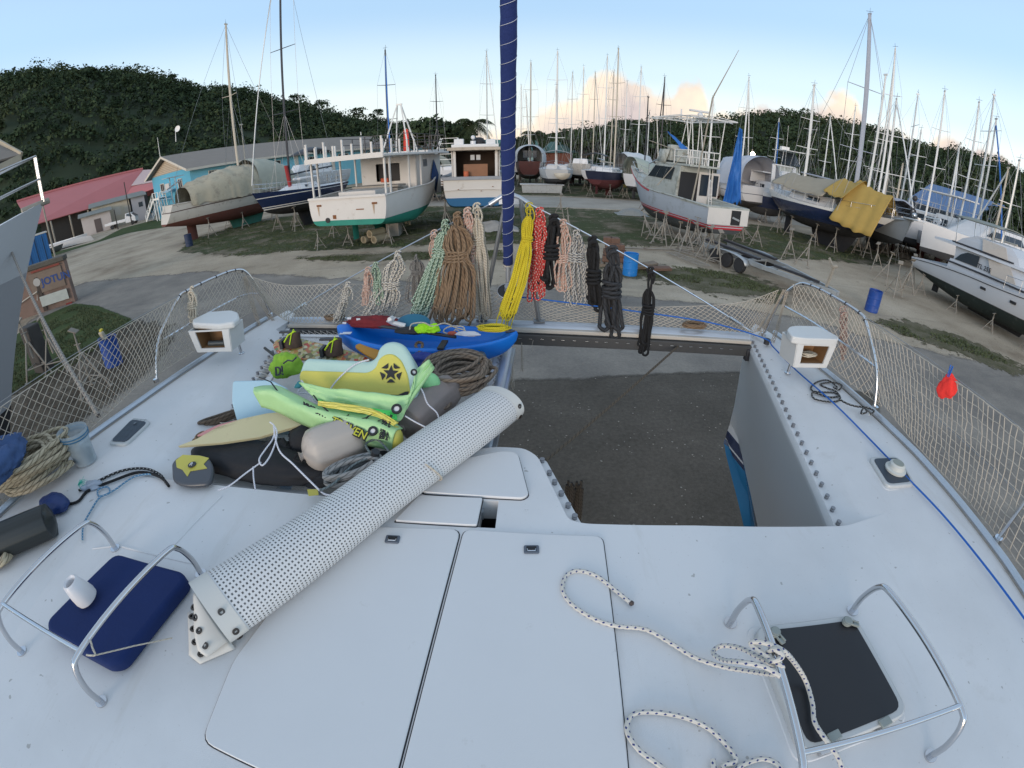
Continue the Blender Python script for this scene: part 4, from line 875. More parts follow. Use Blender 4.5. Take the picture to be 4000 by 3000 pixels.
lb(MB().box((x0+1.3,0,1.75),(.06,cw*1.0,1.15)),'plywood_panel',M('varnished plywood',(.23,.10,.045),.5,var=.25,sc=2),root,smooth=False)
b=MB()
for s in(1,-1):b.box((x0+1.25,s*.17,2.72),(.05,.24,.30))
lb(b,'window',M('bright pane',(.45,.45,.45),.3),root,smooth=False)
b=MB();b.box((x0+2.4,0,rz_+.08),(4.0,hw_*1.75,.18));lb(b,'roof',M('flaking cream roof',(.42,.36,.29),.85,var=.25,sc=2,dirt=(.25,.2,.15)),root,bevel=.02)
b=MB();b.box((x0+2.4,0,rz_+.26),(3.4,hw_*1.5,.18));b.box((x0+1.4,hw_*.52,rz_+.5),(.7,.55,.35));b.box((x0+1.4,-hw_*.5,rz_+.45),(.7,.55,.35));lb(b,'roof_hatch',m_gel,root,bevel=.03)
b=MB();b.ball((x0+2,-.2,rz_+.45),.42,14,8,(1,1,.8));lb(b,'black_dome',m_dark,root);lb(MB().cyl(V((x0+1.4,.12,rz_+.3)),V((x0+1.4,.12,rz_+.55)),.16).ball((x0+1.4,.12,rz_+.75),.13),'white_lamp',m_gel,root)
b=MB();b.cyl(V((x0+.95,.55,1.60)),V((x0+.95,.55,1.92)),.15);lb(b,'paint_bucket',M('orange bucket',(.5,.12,.05),.6,var=.5,sc=8),root)
for k,yy in enumerate((-.9,.9,-.3)):lb(MB().box((x0-.02,yy*hw_*.6,1.05-k*.12),(.03,.08,.04)),'fitting',m_rust,root,smooth=False)
keel_rudder(root,P,-3.2,3,.8,m_fb,x0+.5,.75,m_fb,.1,.95,-.3,.3);RM(root);stands_for(root,P,'the blue-bottomed fishing boat',zw,[(.06,1),(.3,1),(.06,-1),(.3,-1)],.5)
p=ZP(1062,497,0);tag(MB().grid(lambda u,v:V((p.x+(u-.5)*3.2,p.y+(v-.5)*1.6,max(0,.55*math.sin(u*math.pi)*math.sin(v*math.pi)+.16*nz3((u*6,v*6,0))+.01))),20,12).build('grey_tarpaulin',M('crumpled grey sheet',(.30,.29,.27),.7,var=.2)),'crumpled grey sheet lying under the blue-bottomed fishing boat','tarpaulin')
def yacht(px_s,px_b,D_s,D_b,zwl,B,fb,label,hullm,botm,mastsp=(),draft=.7,stripe=None,kd=1.5,cab=(.35,.72,.45),tent=None,stand_t=((.2,1),(.2,-1),(.7,1),(.7,-1)),name='sailboat',cat='sailboat',tw=.5,rk=.9,extra=None,e_mid=.62,group='sailboats on stands',who=None,sr=.2,keel=True,rl=True,wl=.1,deckm=None):
 s,b_=WP(*px_s,D_s),WP(*px_b,D_b);root,L_=place(name,s,b_,zwl,label,cat,group)
 P=hull_fn(L_,B,fb,draft,tw=tw,rake=rk,srake=sr,e_mid=e_mid)
 hull_mesh(P,root,lambda z,x:1 if z<wl else 2 if(stripe and stripe[0]<z<stripe[1])else 0,[hullm,botm,stripe[2]if stripe else botm],cuts=(wl,)+((stripe[0],stripe[1])if stripe else()),nt=20,ns=10)
 deck_mesh(P,root,deckm or m_gel,14)
 if cab:cabin(root,P,cab[0],cab[1],B*.62,cab[2],deckm or m_gel,3,front=.6)
 if rl:rails(root,P,.6,7)
 if keel:keel_rudder(root,P,-L_*.12,L_*.10,kd,botm,-L_/2+.9,kd*.8,botm,.18,.75,-.25,.28)
 for m in mastsp:mast(root,P=P,z0=P.sheer(.5),**m)
 if tent:lb(tarp_tent(P,tent[0],tent[1],tent[2],tent[4]if len(tent)>4 else.25,12,.10,hash(label)%17,1.1,3,.6),'tarpaulin',tent[3],root)
 if extra:extra(root,P,L_)
 RM(root);stands_for(root,P,who or label,zwl,stand_t);return root,P
m_mar=M('maroon hull',(.075,.022,.020),.4,var=.15,sc=1.5,dirt=(.04,.02,.02));m_silv=M('silver tarpaulin',(.46,.48,.49),.7,var=.12,sc=2,bump=.5,bs=6);m_wtarp=M('white tarpaulin',(.58,.60,.61),.8,var=.08,sc=2,bump=.5,bs=5);m_gtarp=M('grey green tarpaulin',(.33,.38,.34),.9,var=.12,sc=2,bump=.5,bs=5)
m_wine=M('wine red antifouling',(.10,.025,.025),.85,var=.25,sc=2);m_dgr=M('dark grey antifouling',(.05,.05,.052),.85,var=.25,sc=2)
def bimini(col):
 def f(root,P,L_):
  lb(MB().grid(lambda u,v:V((-L_/2+.4+2.8*u,(v*2-1)*P.B*.42,P.sheer(.1)+1.75+.38*math.sin(math.pi*v)+.05*math.sin(u*3))),6,8),'bimini',col,root,thick=.03)
  b=MB()
  for x_ in(.5,3.0):
   for s in(1,-1):b.cyl(V((-L_/2+x_,s*P.B*.4,P.sheer(.1))),V((-L_/2+x_,s*P.B*.41,P.sheer(.1)+1.75)),.02,n=5)
  lb(b,'bimini_frame',M_stl,root)
 return f
def tender_moon(root,P,L_):
 bimini(M('faded grey bimini',(.30,.32,.33),.9))(root,P,L_)
 b=MB();x_=-L_/2-.06;n_=12;pts=[V((x_,-1.55+0,.95))]+[V((x_,-.62-.92*math.cos(math.pi*i/n_),.95-.75*math.sin(math.pi*i/n_)))for i in range(n_+1)]
 b.add(pts[1:],[tuple(range(n_+1))]);lb(b,'transom_platform',M('cream platform',(.60,.53,.42),.6),root,thick=.08)
 b=MB();b.bar(V((-L_/2+.1,.3,2.1)),V((-L_/2+.2,-1.2,1.15)),.12);lb(b,'davit',m_gel,root)
yacht((1203,360),(1200,345),52.5,64,1.45,4.1,(1.35,1.3,1.6),'round-sterned cream sloop with dark bottom and grey bimini, stern-on, two masts',m_gel,m_dgr,(dict(x=1.6,H_=15.0,r=.13,mat=M_wmast,sw=1.5,spreaders=(.42,.75),rake=-.9,boom=(4,2.6,.2)),dict(x=-3.5,H_=9.6,r=.11,mat=M_wmast,sw=1.0,spreaders=(.38,.55),rake=0,sid=.2)),tw=.62,kd=1.4,cab=(.25,.7,.5),extra=tender_moon,who='the round-sterned sloop',wl=.25,sr=.6)
def domewin(root,P,L_):
 b=MB()
 for k in range(3):b.box((-L_/2+.35,-.62+k*.62,P.sheer(0)+.95),(.03,.54,.95))
 lb(b,'tent_window',m_glass,root,smooth=False)
yacht((1144,365),(1146,345),62,72,1.6,4.0,(1.9,1.7,2.0),'maroon-hulled yacht under a silver domed cover with three dark windows',m_mar,m_dgr,(dict(x=1,H_=14.5,r=.11,mat=M_tanm,sw=1.2,rake=-.5),dict(x=-2,H_=9.5,r=.09,mat=M_alu,sw=.9,spreaders=(.4,),sid=.6)),tw=.72,kd=1.5,cab=None,tent=(.0,.95,lambda u:3.95+.1*math.sin(u*3),m_silv,.1),extra=domewin,who='the maroon yacht',sr=.3,rl=False)
yacht((1277,377),(1318,362),57,68,1.5,3.6,(1.2,1.2,1.5),'white sloop with a scooped stern and dark covers, behind the navy and red sloop',m_gel,m_wine,(dict(x=1.2,H_=15.2,r=.10,mat=M_wmast,sw=1.3,boom=(4,2.5,.2)),),tw=.7,who='the scoop-sterned white sloop',extra=bimini(M_blk))
yacht((1282,372),(1350,368),49,56,1.55,3.3,(1.35,1.25,1.5),'small sloop with navy topsides and red bottom, right of the round-sterned sloop',M('dull navy',(.018,.022,.045),.4,var=.2),m_wine,(dict(x=.9,H_=13.8,r=.10,mat=M_tanm,sw=1.1,boom=(3.4,2.2,.2),back=(-3.6,0,1.4)),),tw=.6,kd=1.35,who='the navy and red sloop',cab=(.3,.72,.5),wl=.45,sr=.5)
yacht((1252,372),(1258,350),66,76,1.6,3.6,(1.7,1.5,1.8),'boxy cream boat tucked behind the round-sterned sloop',m_cream,m_dgr,(dict(x=0,H_=14.6,r=.09,sw=1.0),),tw=.85,who='the boxy cream boat',cab=(.1,.7,.9))
yacht((1340,372),(1405,352),60,70,1.5,3.8,(1.4,1.3,1.6),'yacht under a bright white rounded tarpaulin, right of the navy and red sloop',m_gel,m_dgr,(dict(x=0,H_=14.0,r=.10,mat=M_wmast,sw=1.2),),cab=None,tent=(.02,.98,lambda u:3.6-.4*abs(u-.3),m_wtarp,.5),who='the white-tarped yacht')
yacht((1360,385),(1432,372),50,55,1.4,3.6,(1.4,1.3,1.6),'yacht under a grey-green tarpaulin in front of the white-tarped one',m_gel,m_dgr,(dict(x=-.6,H_=8.5,r=.09,mat=M_blk,spreaders=(),stay=False),),cab=None,tent=(.0,.9,lambda u:3.2-.9*u,m_gtarp,.5),who='the grey-green tarped yacht')
def face(root,P,L_):
 x_=-L_/2-.02;b=MB()
 for s in(1,-1):b.box((x_,s*.72,.95),(.06,.72,.36))
 lb(b,'stern_window',m_glass,root,smooth=False,bevel=.02);b=MB()
 for zz,w_ in((.45,1.25),(.18,.9)):b.tube([V((x_-.03,w_*(i/8*2-1),zz+.12*(i/8*2-1)**2))for i in range(9)],.06,5)
 lb(b,'stern_moulding',M('brown moulding',(.16,.11,.08),.7),root)
 b=MB()
 for s in(1,-1):
  b.bar(V((x_+.2,s*1.5,1.6)),V((x_+2.4,s*.8,4.6)),.06);b.bar(V((x_+1.4,s*1.5,1.6)),V((x_+3.2,s*.8,4.6)),.06)
  for k in range(5):b.bar(V((x_+.3+k*.45,s*(1.45-k*.13),1.8+k*.6)),V((x_+1.8+k*.35,s*(1.45-k*.13),2.0+k*.55)),.05)
 for k in range(6):b.bar(V((x_+.5+k*.5,-1.4+k*.12,2.0+k*.52)),V((x_+.5+k*.5,1.4-k*.12,2.0+k*.52)),.05)
 lb(b,'lattice_arch',m_white,root)
yacht((963,352),(990,340),44,53,1.55,3.9,(1.5,1.35,1.6),'white yacht whose stern windows and mouldings look like a face, with a white lattice arch',m_gel,m_dgr,(),tw=.82,who='the face-sterned yacht',cab=(.2,.7,.5),extra=face,sr=.1,wl=.05,e_mid=.5)
yacht((926,362),(944,345),46,54,1.5,3.4,(1.5,1.4,1.6),'stained cream yacht with a mouldy canvas cover left of the face-sterned one',m_cream,m_dgr,(),tw=.7,who='the mouldy-covered yacht',cab=None,tent=(.0,.7,lambda u:2.9,m_tarp,.2),rl=False)
def canopy(root,P,L_):
 lb(MB().grid(lambda u,v:V((-L_*.25+3.6*u,(v*2-1)*1.5,3.55+.75*math.sin(math.pi*u)**.6*(1-.5*(v*2-1)**2))),10,8),'black_canopy',M_blk,root,thick=.04)
 b=MB()
 for x_ in(-.24,-.1,.08):
  for s in(1,-1):b.cyl(V((L_*x_,s*1.4,1.5)),V((L_*x_+.2,s*1.4,3.7)),.025,n=5)
 lb(b,'canopy_frame',M_stl,root)
yacht((735,352),(590,352),55,50,2.2,4.0,(1.5,1.5,2.1),'pale motor cruiser with a black arched canopy behind the navy sloop',M('pale grey gelcoat',(.45,.47,.48),.4,var=.1),m_dgr,(),tw=.9,keel=False,cab=(.25,.75,1.1),extra=canopy,name='motor_cruiser',cat='motorboat',group='motorboats on stands',who='the canopied motor cruiser',rl=False)
m_ghw=M('weathered boat white',(.40,.42,.39),.7,var=.15,sc=1.5,dirt=(.22,.23,.19),dsc=2.2,dth=.5);m_redst=M('red stripe',(.42,.02,.03),.5);m_greyh=M('blue grey hull paint',(.40,.44,.49),.55,var=.08,sc=1,dirt=(.28,.30,.31),dsc=1.2)
tl_,tr2=WP(1521,447,25.6),WP(1629,459,26.0);tc_=(tl_+tr2)/2;zw=tc_.z-1.15;bw=WP(1364,376,37.5)
root,L_=place('sport_fishing_boat',tc_,bw,zw,'weathered sport fishing boat with a red stripe, bare tower frame and torn blue tarp','motorboat','motorboats on stands')
P=hull_fn(L_,(tr2-tl_).length*1.02,(1.2,1.35,2.7),.75,tw=.96,tm=.4,rake=2.6,srake=.1,e_mid=.42,e_bow=1.4,zk_st=.1)
hull_mesh(P,root,lambda z,x:1 if z<.02 else 2 if(z<.12 or.17<z<.24)else 0,[m_greyh,M('stained dark bottom',(.05,.055,.055),.8,var=.3,sc=1.5,dirt=(.14,.13,.12),dsc=2),m_redst],cuts=(.02,.12,.17,.24));x0=-L_/2;hw_=P.half(0)
lb(MB().add([V((x0-.015,-hw_,.30)),V((x0-.015,hw_,.30)),V((x0-.015,hw_,1.18)),V((x0-.015,-hw_,1.18))],[(0,1,2,3)]),'transom',m_fw,root,smooth=False,thick=.03)
lb(MB().box((x0-.02,-hw_*.36,.72),(.06,.62,.80)),'transom_door',m_dark,root,smooth=False);b=MB();b.box((x0-.06,-hw_*.36,.66),(.05,.50,.10),Matrix.Rotation(.3,3,'X'));lb(b,'loose_panel',m_galv,root)
rubrail(P,root,m_redst,.06,-.12,t0=.55);rubrail(P,root,m_ghw,.06,0);b=MB();b.grid(lambda u,v:V((L_*(u*.32),(v*2-1)*P.half(.5+u*.32)*.98,P.sheer(.5+u*.32)-.02)),10,4);deck_mesh(P,root,m_ghw,t0=.42);b2=MB();b2.grid(lambda u,v:V((x0+L_*.42*u,(v*2-1)*(P.half(u*.42)-.35),.35)),6,2);lb(b2,'cockpit_floor',m_ghw,root)
b=MB()
for s in(1,-1):b.box((x0+L_*.21,s*(hw_-.15),1.2),(L_*.42,.38,.10));b.box((x0+L_*.21,s*(hw_-.32),.75),(L_*.42,.06,.9))
b.box((x0+.15,0,1.22),(.35,hw_*2,.12));lb(b,'coaming',m_ghw,root)
cx0,cx1=x0+L_*.30,x0+L_*.62;b=MB();wv=hw_*.86;zt=3.15
rg=[[V((cx0,-wv,1.0)),V((cx1+1.6,-wv*.75,1.4)),V((cx1+1.9,0,1.5)),V((cx1+1.6,wv*.75,1.4)),V((cx0,wv,1.0))],[V((cx0,-wv*.97,2.1)),V((cx1+.7,-wv*.72,2.1)),V((cx1+.9,0,2.15)),V((cx1+.7,wv*.72,2.1)),V((cx0,wv*.97,2.1))],[V((cx0-.2,-wv*.92,zt)),V((cx1-.6,-wv*.66,zt)),V((cx1-.5,0,zt)),V((cx1-.6,wv*.66,zt)),V((cx0-.2,wv*.92,zt))]]
b.loft(rg,caps=(False,True));lb(b,'cabin',m_ghw,root,smooth=False)
for s in(1,-1):
 for k in range(3):
  A=[rg[1][0 if s<0 else 4],rg[1][1 if s<0 else 3],rg[2][1 if s<0 else 3],rg[2][0 if s<0 else 4]];f0,f1=.18+k*.26,.18+k*.26+.24
  q=[A[0].lerp(A[1],f0).lerp(A[3].lerp(A[2],f0),.12),A[0].lerp(A[1],f1).lerp(A[3].lerp(A[2],f1),.12),A[0].lerp(A[1],f1).lerp(A[3].lerp(A[2],f1),.85),A[0].lerp(A[1],f0).lerp(A[3].lerp(A[2],f0),.85)]
  lb(MB().add([p+V((0,s*.03,0))for p in q],[(0,1,2,3)]),'window',m_glass,root,smooth=False,thick=.03)
lb(MB().add([V((cx0-.04,-wv*.9,.5)),V((cx0-.04,wv*.9,.5)),V((cx0-.14,wv*.86,2.95)),V((cx0-.14,-wv*.86,2.95))],[(0,1,2,3)]),'dark_doorway',m_dark,root,smooth=False)
for y0_,y1_ in((-.25,-1.05),(-1.15,-1.75)):
 dr=lb(MB().add([V((cx0-.12,y0_,.4)),V((cx0-.12,y1_,.4)),V((cx0-.2,y1_,2.9)),V((cx0-.2,y0_,2.9))],[(0,1,2,3)]),'door',m_fw,root,smooth=False,thick=.05)
 g=MB().add([V((cx0-.21,y0_-.12,1.45)),V((cx0-.21,y1_+.12,1.45)),V((cx0-.25,y1_+.12,2.75)),V((cx0-.25,y0_-.12,2.75))],[(0,1,2,3)]).build('window',m_glass,None,smooth=False,thick=.02);g.parent=dr
fb_=MB();fb_.loft([[V((cx0-1.2,-wv*.9,zt+.02)),V((cx1-.4,-wv*.66,zt+.02)),V((cx1-.1,0,zt+.02)),V((cx1-.4,wv*.66,zt+.02)),V((cx0-1.2,wv*.9,zt+.02))],[V((cx0-1.2,-wv*.9,zt+.14)),V((cx1-.5,-wv*.66,zt+.14)),V((cx1-.2,0,zt+.14)),V((cx1-.5,wv*.66,zt+.14)),V((cx0-1.2,wv*.9,zt+.14))]]);lb(fb_,'flybridge_deck',m_ghw,root)
b=MB();pts=[V((cx1-2.2,-wv*.8,0)),V((cx1-.5,-wv*.62,0)),V((cx1-.1,0,0)),V((cx1-.5,wv*.62,0)),V((cx1-2.2,wv*.8,0))]
b.loft([[p+V((0,0,zt+.1))for p in pts],[p+V((-.5,0,zt+.95))for p in pts]],closed=False,caps=(False,False));lb(b,'windscreen_coaming',m_ghw,root,thick=.06)
b=MB();b.box((cx0+.9,.5,zt+.6),(.5,.7,.8));b.box((cx0+1.9,.2,zt+.75),(.5,1.2,1.0));b.box((cx0+.9,-.6,zt+.6),(.5,.6,.8));lb(b,'helm_seats',m_ghw,root,bevel=.05)
b=MB();tz_=zt+2.9
def ltr(x_,y_):return V((x_,y_,zt+.1))
tops=[V((cx0-.9,-1.3,tz_)),V((cx0-.9,1.3,tz_)),V((cx1-1.0,-1.1,tz_)),V((cx1-1.0,1.1,tz_))]
for f_,t_ in zip((ltr(cx0-1.0,-wv*.85),ltr(cx0-1.0,wv*.85),ltr(cx1-.8,-wv*.62),ltr(cx1-.8,wv*.62)),tops):b.tube([f_,t_],.03,6)
for k in range(7):y_=-1.5+k*.5;b.tube([V((cx0-2.0+.4*abs(y_),y_,tz_-.12)),V((cx0-.5,y_,tz_+.06)),V((cx1-.8-.2*abs(y_),y_,tz_+.06))],.022,5)
for x_ in(cx0-1.8,cx0-.6,(cx0+cx1)/2-.5,cx1-1.0):b.tube([V((x_,-1.55,tz_-.02)),V((x_,0,tz_+.08)),V((x_,1.55,tz_-.02))],.025,5)
b.tube([V((cx0-2.4,0,tz_-.14)),V((cx0-1.8,-1.55,tz_-.04)),V((cx1-1.0,-1.5,tz_+.03)),V((cx1-.5,0,tz_+.08)),V((cx1-1.0,1.5,tz_+.03)),V((cx0-1.8,1.55,tz_-.04))],.03,5,closed=True)
for s in(1,-1):b.tube([V((cx0-.4,s*.35,zt)),V((cx0+.2,s*.3,tz_))],.03,5);b.tube([V((cx0+.4,s*.35,zt)),V((cx0+.3,s*.3,tz_))],.03,5)
lb(b,'tuna_tower',m_white,root)
b=MB()
ps=[V((cx0-1.1,-wv*.88,zt+.1)),V((cx0-1.1,0,zt+.1)),V((cx0-1.1,wv*.88,zt+.1)),V((cx0+.8,wv*.86,zt+.1)),V((cx0+.8,-wv*.86,zt+.1))]
for p in ps:b.tube([p,p+V((0,0,.85))],.03,5)
for h in(.45,.85):b.tube([ps[4]+V((0,0,h)),ps[0]+V((0,0,h)),ps[2]+V((0,0,h)),ps[3]+V((0,0,h))],.03,5)
for k in range(4):b.tube([V((cx0-1.15,-wv*.5+k*.5,zt+.1)),V((cx0-1.15,-wv*.5+k*.5,zt+.95))],.02,5)
b.tube([V((cx0-.9,-wv*.80,.5)),V((cx0-.6,-wv*.80,zt))],.025,5);b.tube([V((cx0-.9,-wv*.62,.5)),V((cx0-.6,-wv*.62,zt))],.025,5)
for k in range(6):b.tube([V((cx0-.85+k*.04,-wv*.80,.8+k*.4)),V((cx0-.85+k*.04,-wv*.62,.8+k*.4))],.018,4)
lb(b,'flybridge_railing',m_white,root)
b=MB();b.tube([V((cx0-.0,-.2,tz_)),V((cx0+.2,-.2,tz_+.35))],.16,10);b.box((cx0+.3,-.2,tz_+.5),(.18,1.3,.12));b.tube([V((cx0+.5,.9,tz_)),V((cx0+.5,.9,tz_+.5))],.05,6);lb(b,'radar',m_gel,root,bevel=.02)
b=MB();iv=root.matrix_basis.inverted();b.tube([iv@WP(1490,455,27),iv@WP(1539,212,27),iv@WP(1596,108,28)],[.05,.045,.015],6);b.tube([iv@WP(1500,340,29),iv@WP(1402,303,31)],[.04,.02],5);b.tube([iv@WP(1420,400,29),iv@WP(1480,330,29)],[.03,.02],5)
lb(b,'outrigger_pole',m_pole,root)
def cloth(name,pts4,mat,parent,n=14,m=20,wav=.12,seed=0,rag=.0,thick=0):
 a,b_,c_,d_=[V(p)for p in pts4];nr=(b_-a).cross(d_-a).normalized()
 def fn(u,v):
  p=a.lerp(b_,u).lerp(d_.lerp(c_,u),v);k=wav*(nz3((u*5,v*3,0),1.2,seed)+.6*math.sin(u*17+seed+v*2)*v)
  if rag and v>.85:p=p+(d_-a)*rag*nz3((u*8,0,0),1,seed)
  return p+nr*k
 o=MB().grid(fn,n,m).build(name,mat,None,thick=thick or.01)
 if parent is not None:o.parent=parent
 return o
m_btarp=M('bright blue tarp',(.02,.13,.42),.6,var=.15,sc=3,bump=.4,bs=8)
cloth('blue_tarpaulin',[V((cx0-1.9,-1.62,tz_-.3)),V((cx0-1.95,-1.8,tz_-.4)),V((cx0-1.7,-2.45,1.3)),V((cx0-1.3,-1.35,1.0))],m_btarp,root,16,26,.16,3,.12)
cloth('blue_rag',[V((cx1-2.2,.8,tz_-.9)),V((cx1-1.8,.7,tz_-.8)),V((cx0+.6,.1,zt+1.0)),V((cx0+.9,.3,zt+.9))],m_btarp,root,8,10,.1,5,.2)
rails(root,P,.5,5,.66,.98,two=False);b=MB();b.box((L_*.40,0,P.sheer(.9)+.15),(.8,.3,.25));b.tube([V((L_*.36,-.6,P.sheer(.85))),V((L_*.36,-.6,P.sheer(.85)+.9)),V((L_*.28,-.8,P.sheer(.8)+1.5))],.05,6);lb(b,'windlass_and_davit',M_stl,root)
RM(root)
for(px,py,h,nm)in((1435,518,1.6,'stand under the bow flare of the sport fishing boat'),(1500,520,1.5,'tall stand at the near side of the sport fishing boat'),(1530,530,1.5,'stand near the aft corner of the sport fishing boat'),(1560,522,1.3,'stand under the transom of the sport fishing boat'),(1392,452,1.7,'stand under the forefoot of the sport fishing boat'),(1600,520,1.2,'stand right of the transom of the sport fishing boat')):stand(tuple(ZP(px,py,0)),h,None,nm)
def flyb(root,P,L_):
 cabin(root,P,.35,.6,P.B*.6,.7,m_gel,0,z=P.sheer(.4)+1.0,front=.5,name='upper_cabin')
yacht((1640,420),(1556,398),44,50,1.7,4.0,(1.5,1.5,2.1),'white motorboat under a tall pale grey shrink tarpaulin, right of the hanging blue tarp',m_gel,m_dgr,(),keel=False,tw=.92,cab=None,tent=(.0,.97,lambda u:4.2-.5*u,M('pale lilac tarp',(.45,.47,.52),.7,var=.1,sc=2,bump=.5,bs=4),.2),name='motorboat',cat='motorboat',group='motorboats on stands',who='the grey-shrouded motorboat',rl=False,stripe=(.75,.8,m_navy),e_mid=.45)
def wtop(root,P,L_):
 b=MB();b.box((-L_*.12,0,P.sheer(.4)+1.9),(L_*.32,P.B*.75,.12));b.grid(lambda u,v:V((-L_*.28+L_*.02*u,(v*2-1)*P.B*.37,P.sheer(.4)+.9+u*1.0)),2,2);lb(b,'hardtop',m_gel,root,bevel=.03)
yacht((1622,415),(1705,434),48,44,1.3,3.6,(1.3,1.4,1.9),'express cruiser with navy hull and white hardtop left of the white arch',m_navy,m_dgr,(),keel=False,tw=.92,cab=(.3,.72,1.1),name='motorboat',cat='motorboat',group='motorboats on stands',who='the navy express cruiser',extra=wtop,stripe=(1.15,2.2,m_gel),e_mid=.45,rl=False)
def tower2(root,P,L_):
 z_=P.sheer(.4)+1.3;cabin(root,P,.3,.62,P.B*.62,.9,m_ghw,3,z=z_-.1,front=.7,name='flybridge');b=MB()
 for s in(1,-1):
  for x_ in(-1.6,.3):b.tube([V((x_,s*1.3,z_)),V((x_*.9,s*1.0,z_+2.4))],.03,5)
 b.box((-.7,0,z_+2.45),(3.2,2.4,.07));b.box((.2,0,z_+2.75),(.5,1.0,.4));b.tube([V((-2.4,1.2,z_)),V((-3.2,1.8,z_+5.0))],.02,4);b.tube([V((-2.4,-1.2,z_)),V((-3.2,-1.8,z_+5.5))],.02,4);lb(b,'tower',m_white,root)
 lb(MB().add([V((-1.8,-1.2,z_+.9)),V((-1.8,1.2,z_+.9)),V((-.4,1.1,z_+2.3)),V((-.4,-1.1,z_+2.3))],[(0,1,2,3)]),'clear_screen',m_glass,root,smooth=False,thick=.03)
yacht((1722,400),(1655,402),54,60,2.0,4.3,(1.5,1.6,2.2),'old cream flybridge boat with a small tower, between the blue sheet and the white arch',m_cream,m_navy,(),keel=False,tw=.92,cab=(.2,.7,1.5),name='motorboat',cat='motorboat',group='motorboats on stands',who='the cream flybridge boat',extra=tower2,e_mid=.45)
m_ochre=M('ochre tarpaulin',(.40,.27,.07),.85,var=.14,sc=2,bump=.5,bs=5,dirt=(.28,.18,.06),dsc=1.5,dth=.6);m_khaki=M('khaki tarpaulin',(.33,.29,.22),.85,var=.14,sc=2,bump=.5,bs=5)
s_,b_=WP(1684,428,42),WP(1931,488,33.5);root,L_=place('ketch',s_,b_,1.75,'navy blue ketch with ochre tarpaulins over deck and bow and a white stern arch','sailboat','sailboats on stands')
P=hull_fn(L_,4.4,(1.6,1.15,1.5),.7,tw=.6,rake=2.2,srake=.9,zk_st=-.2)
hull_mesh(P,root,lambda z,x:1 if z<.05 else 2 if(z>.98)else 0,[m_navy,m_blkb,m_white],cuts=(.05,.98));deck_mesh(P,root,m_gel);zc=cabin(root,P,.22,.66,2.7,.7,m_gel,4,front=1.0)
keel_rudder(root,P,-1.6,3.0,1.75,m_blkb,-L_/2+1.6,1.7,m_blkb,.28,.7,-.2,.42);rails(root,P,.65,9)
b=MB();xs=-L_/2
for s in(1,-1):b.bar(V((xs+.25,s*1.15,1.5)),V((xs+.05,s*1.1,3.6)),.34,.12,up=V((1,0,0)))
b.bar(V((xs+.05,-1.1,3.6)),V((xs+.05,1.1,3.6)),.34,.1);lb(b,'stern_arch',m_gel,root,bevel=.02)
def ridge_tent(a,b_,w0,w1,d0,d1,mat,name,root,seed):
 a,b_=V(a),V(b_);sd=V((0,1,0))
 def fn(u,v):
  p=a.lerp(b_,u);s=v*2-1;w_=w0+(w1-w0)*u;dd=d0+(d1-d0)*u;k=.10*nz3((u*7,v*6,0),1,seed)*abs(s)+.05*math.sin(u*22+s*3)
  return p+sd*s*w_*(1+.15*k)+V((0,k,-dd*abs(s)**1.25-.18*math.sin(math.pi*u)+k*.6))
 lb(MB().grid(fn,28,18),name,mat,root,thick=.01)
ridge_tent((xs+1.0,0,3.15),(1.1,0,3.35),1.9,2.1,.95,1.5,m_khaki,'aft_tarpaulin',root,4)
ridge_tent((.9,0,3.4),(3.0,0,3.5),1.9,2.0,1.1,1.4,m_ochre,'middle_tarpaulin',root,6)
ridge_tent((2.4,0,3.5),(L_/2-.5,0,2.9),2.35,1.5,2.9,2.8,m_ochre,'bow_tarpaulin',root,9)
mast(root,2.2,1.2,13.9,.20,M('grey blue mast',(.36,.38,.43),.5,.2,var=.1),(.31,.62),2.0,.3,P,boom=(6,3.0,.3),wr=.016)
mast(root,3.2,1.2,9.5,.10,M_wmast,(),P=P,stay=False,rake=-.4,extras=False);mast(root,-3.3,1.2,9.0,.13,M_wmast,(.45,.7),1.2,.1,P,wr=.012)
lb(MB().tube([V((L_/2-.3,0,1.5)),V((L_/2+1.4,0,1.75))],.07,6).tube([V((L_/2+1.4,0,1.75)),V((L_/2+1.35,0,1.75))],.1,6),'bowsprit',m_galv,root)
RM(root);stands_for(root,P,'the navy ketch with ochre tarps',1.75,[(.14,-1),(.32,-1),(.55,-1),(.7,-1),(.32,1),(.7,1)])
def sprit(root,P,L_):
 b=MB();x_=L_/2;b.loft([[V((x_-.5,-.45,1.55)),V((x_-.5,.45,1.55)),V((x_-.5,.45,1.65)),V((x_-.5,-.45,1.65))],[V((x_+1.6,-.25,1.62)),V((x_+1.6,.25,1.62)),V((x_+1.6,.25,1.72)),V((x_+1.6,-.25,1.72))]]);lb(b,'anchor_platform',m_gel,root,bevel=.03)
 lb(MB().box((x_+.7,0,1.78),(.9,.18,.12)).ball((x_+.2,0,1.9),.16),'anchor',M_stl,root);lb(MB().tube([V((x_-.2,0,1.6)),V((x_-.25,0,2.3))],[.16,.14],8).ball((x_-.25,0,2.9),.18),'furling_drum',M_blk,root)
yacht((1845,452),(1962,512),47,32.5,1.95,4.0,(1.3,1.3,1.6),'silver grey sloop with an anchor platform poking out past the ochre tarp',M('silver grey hull',(.34,.35,.36),.4,var=.1),m_dgr,(dict(x=.5,H_=8.5,r=.10,mat=M_wmast,sw=1.5,spreaders=(.35,.68),furl=(.05,m_white)),),tw=.6,who='the silver grey sloop',extra=sprit,cab=(.25,.7,.55),tent=(.35,.85,lambda u:2.5,M('lilac cover',(.36,.36,.40),.8),.0))
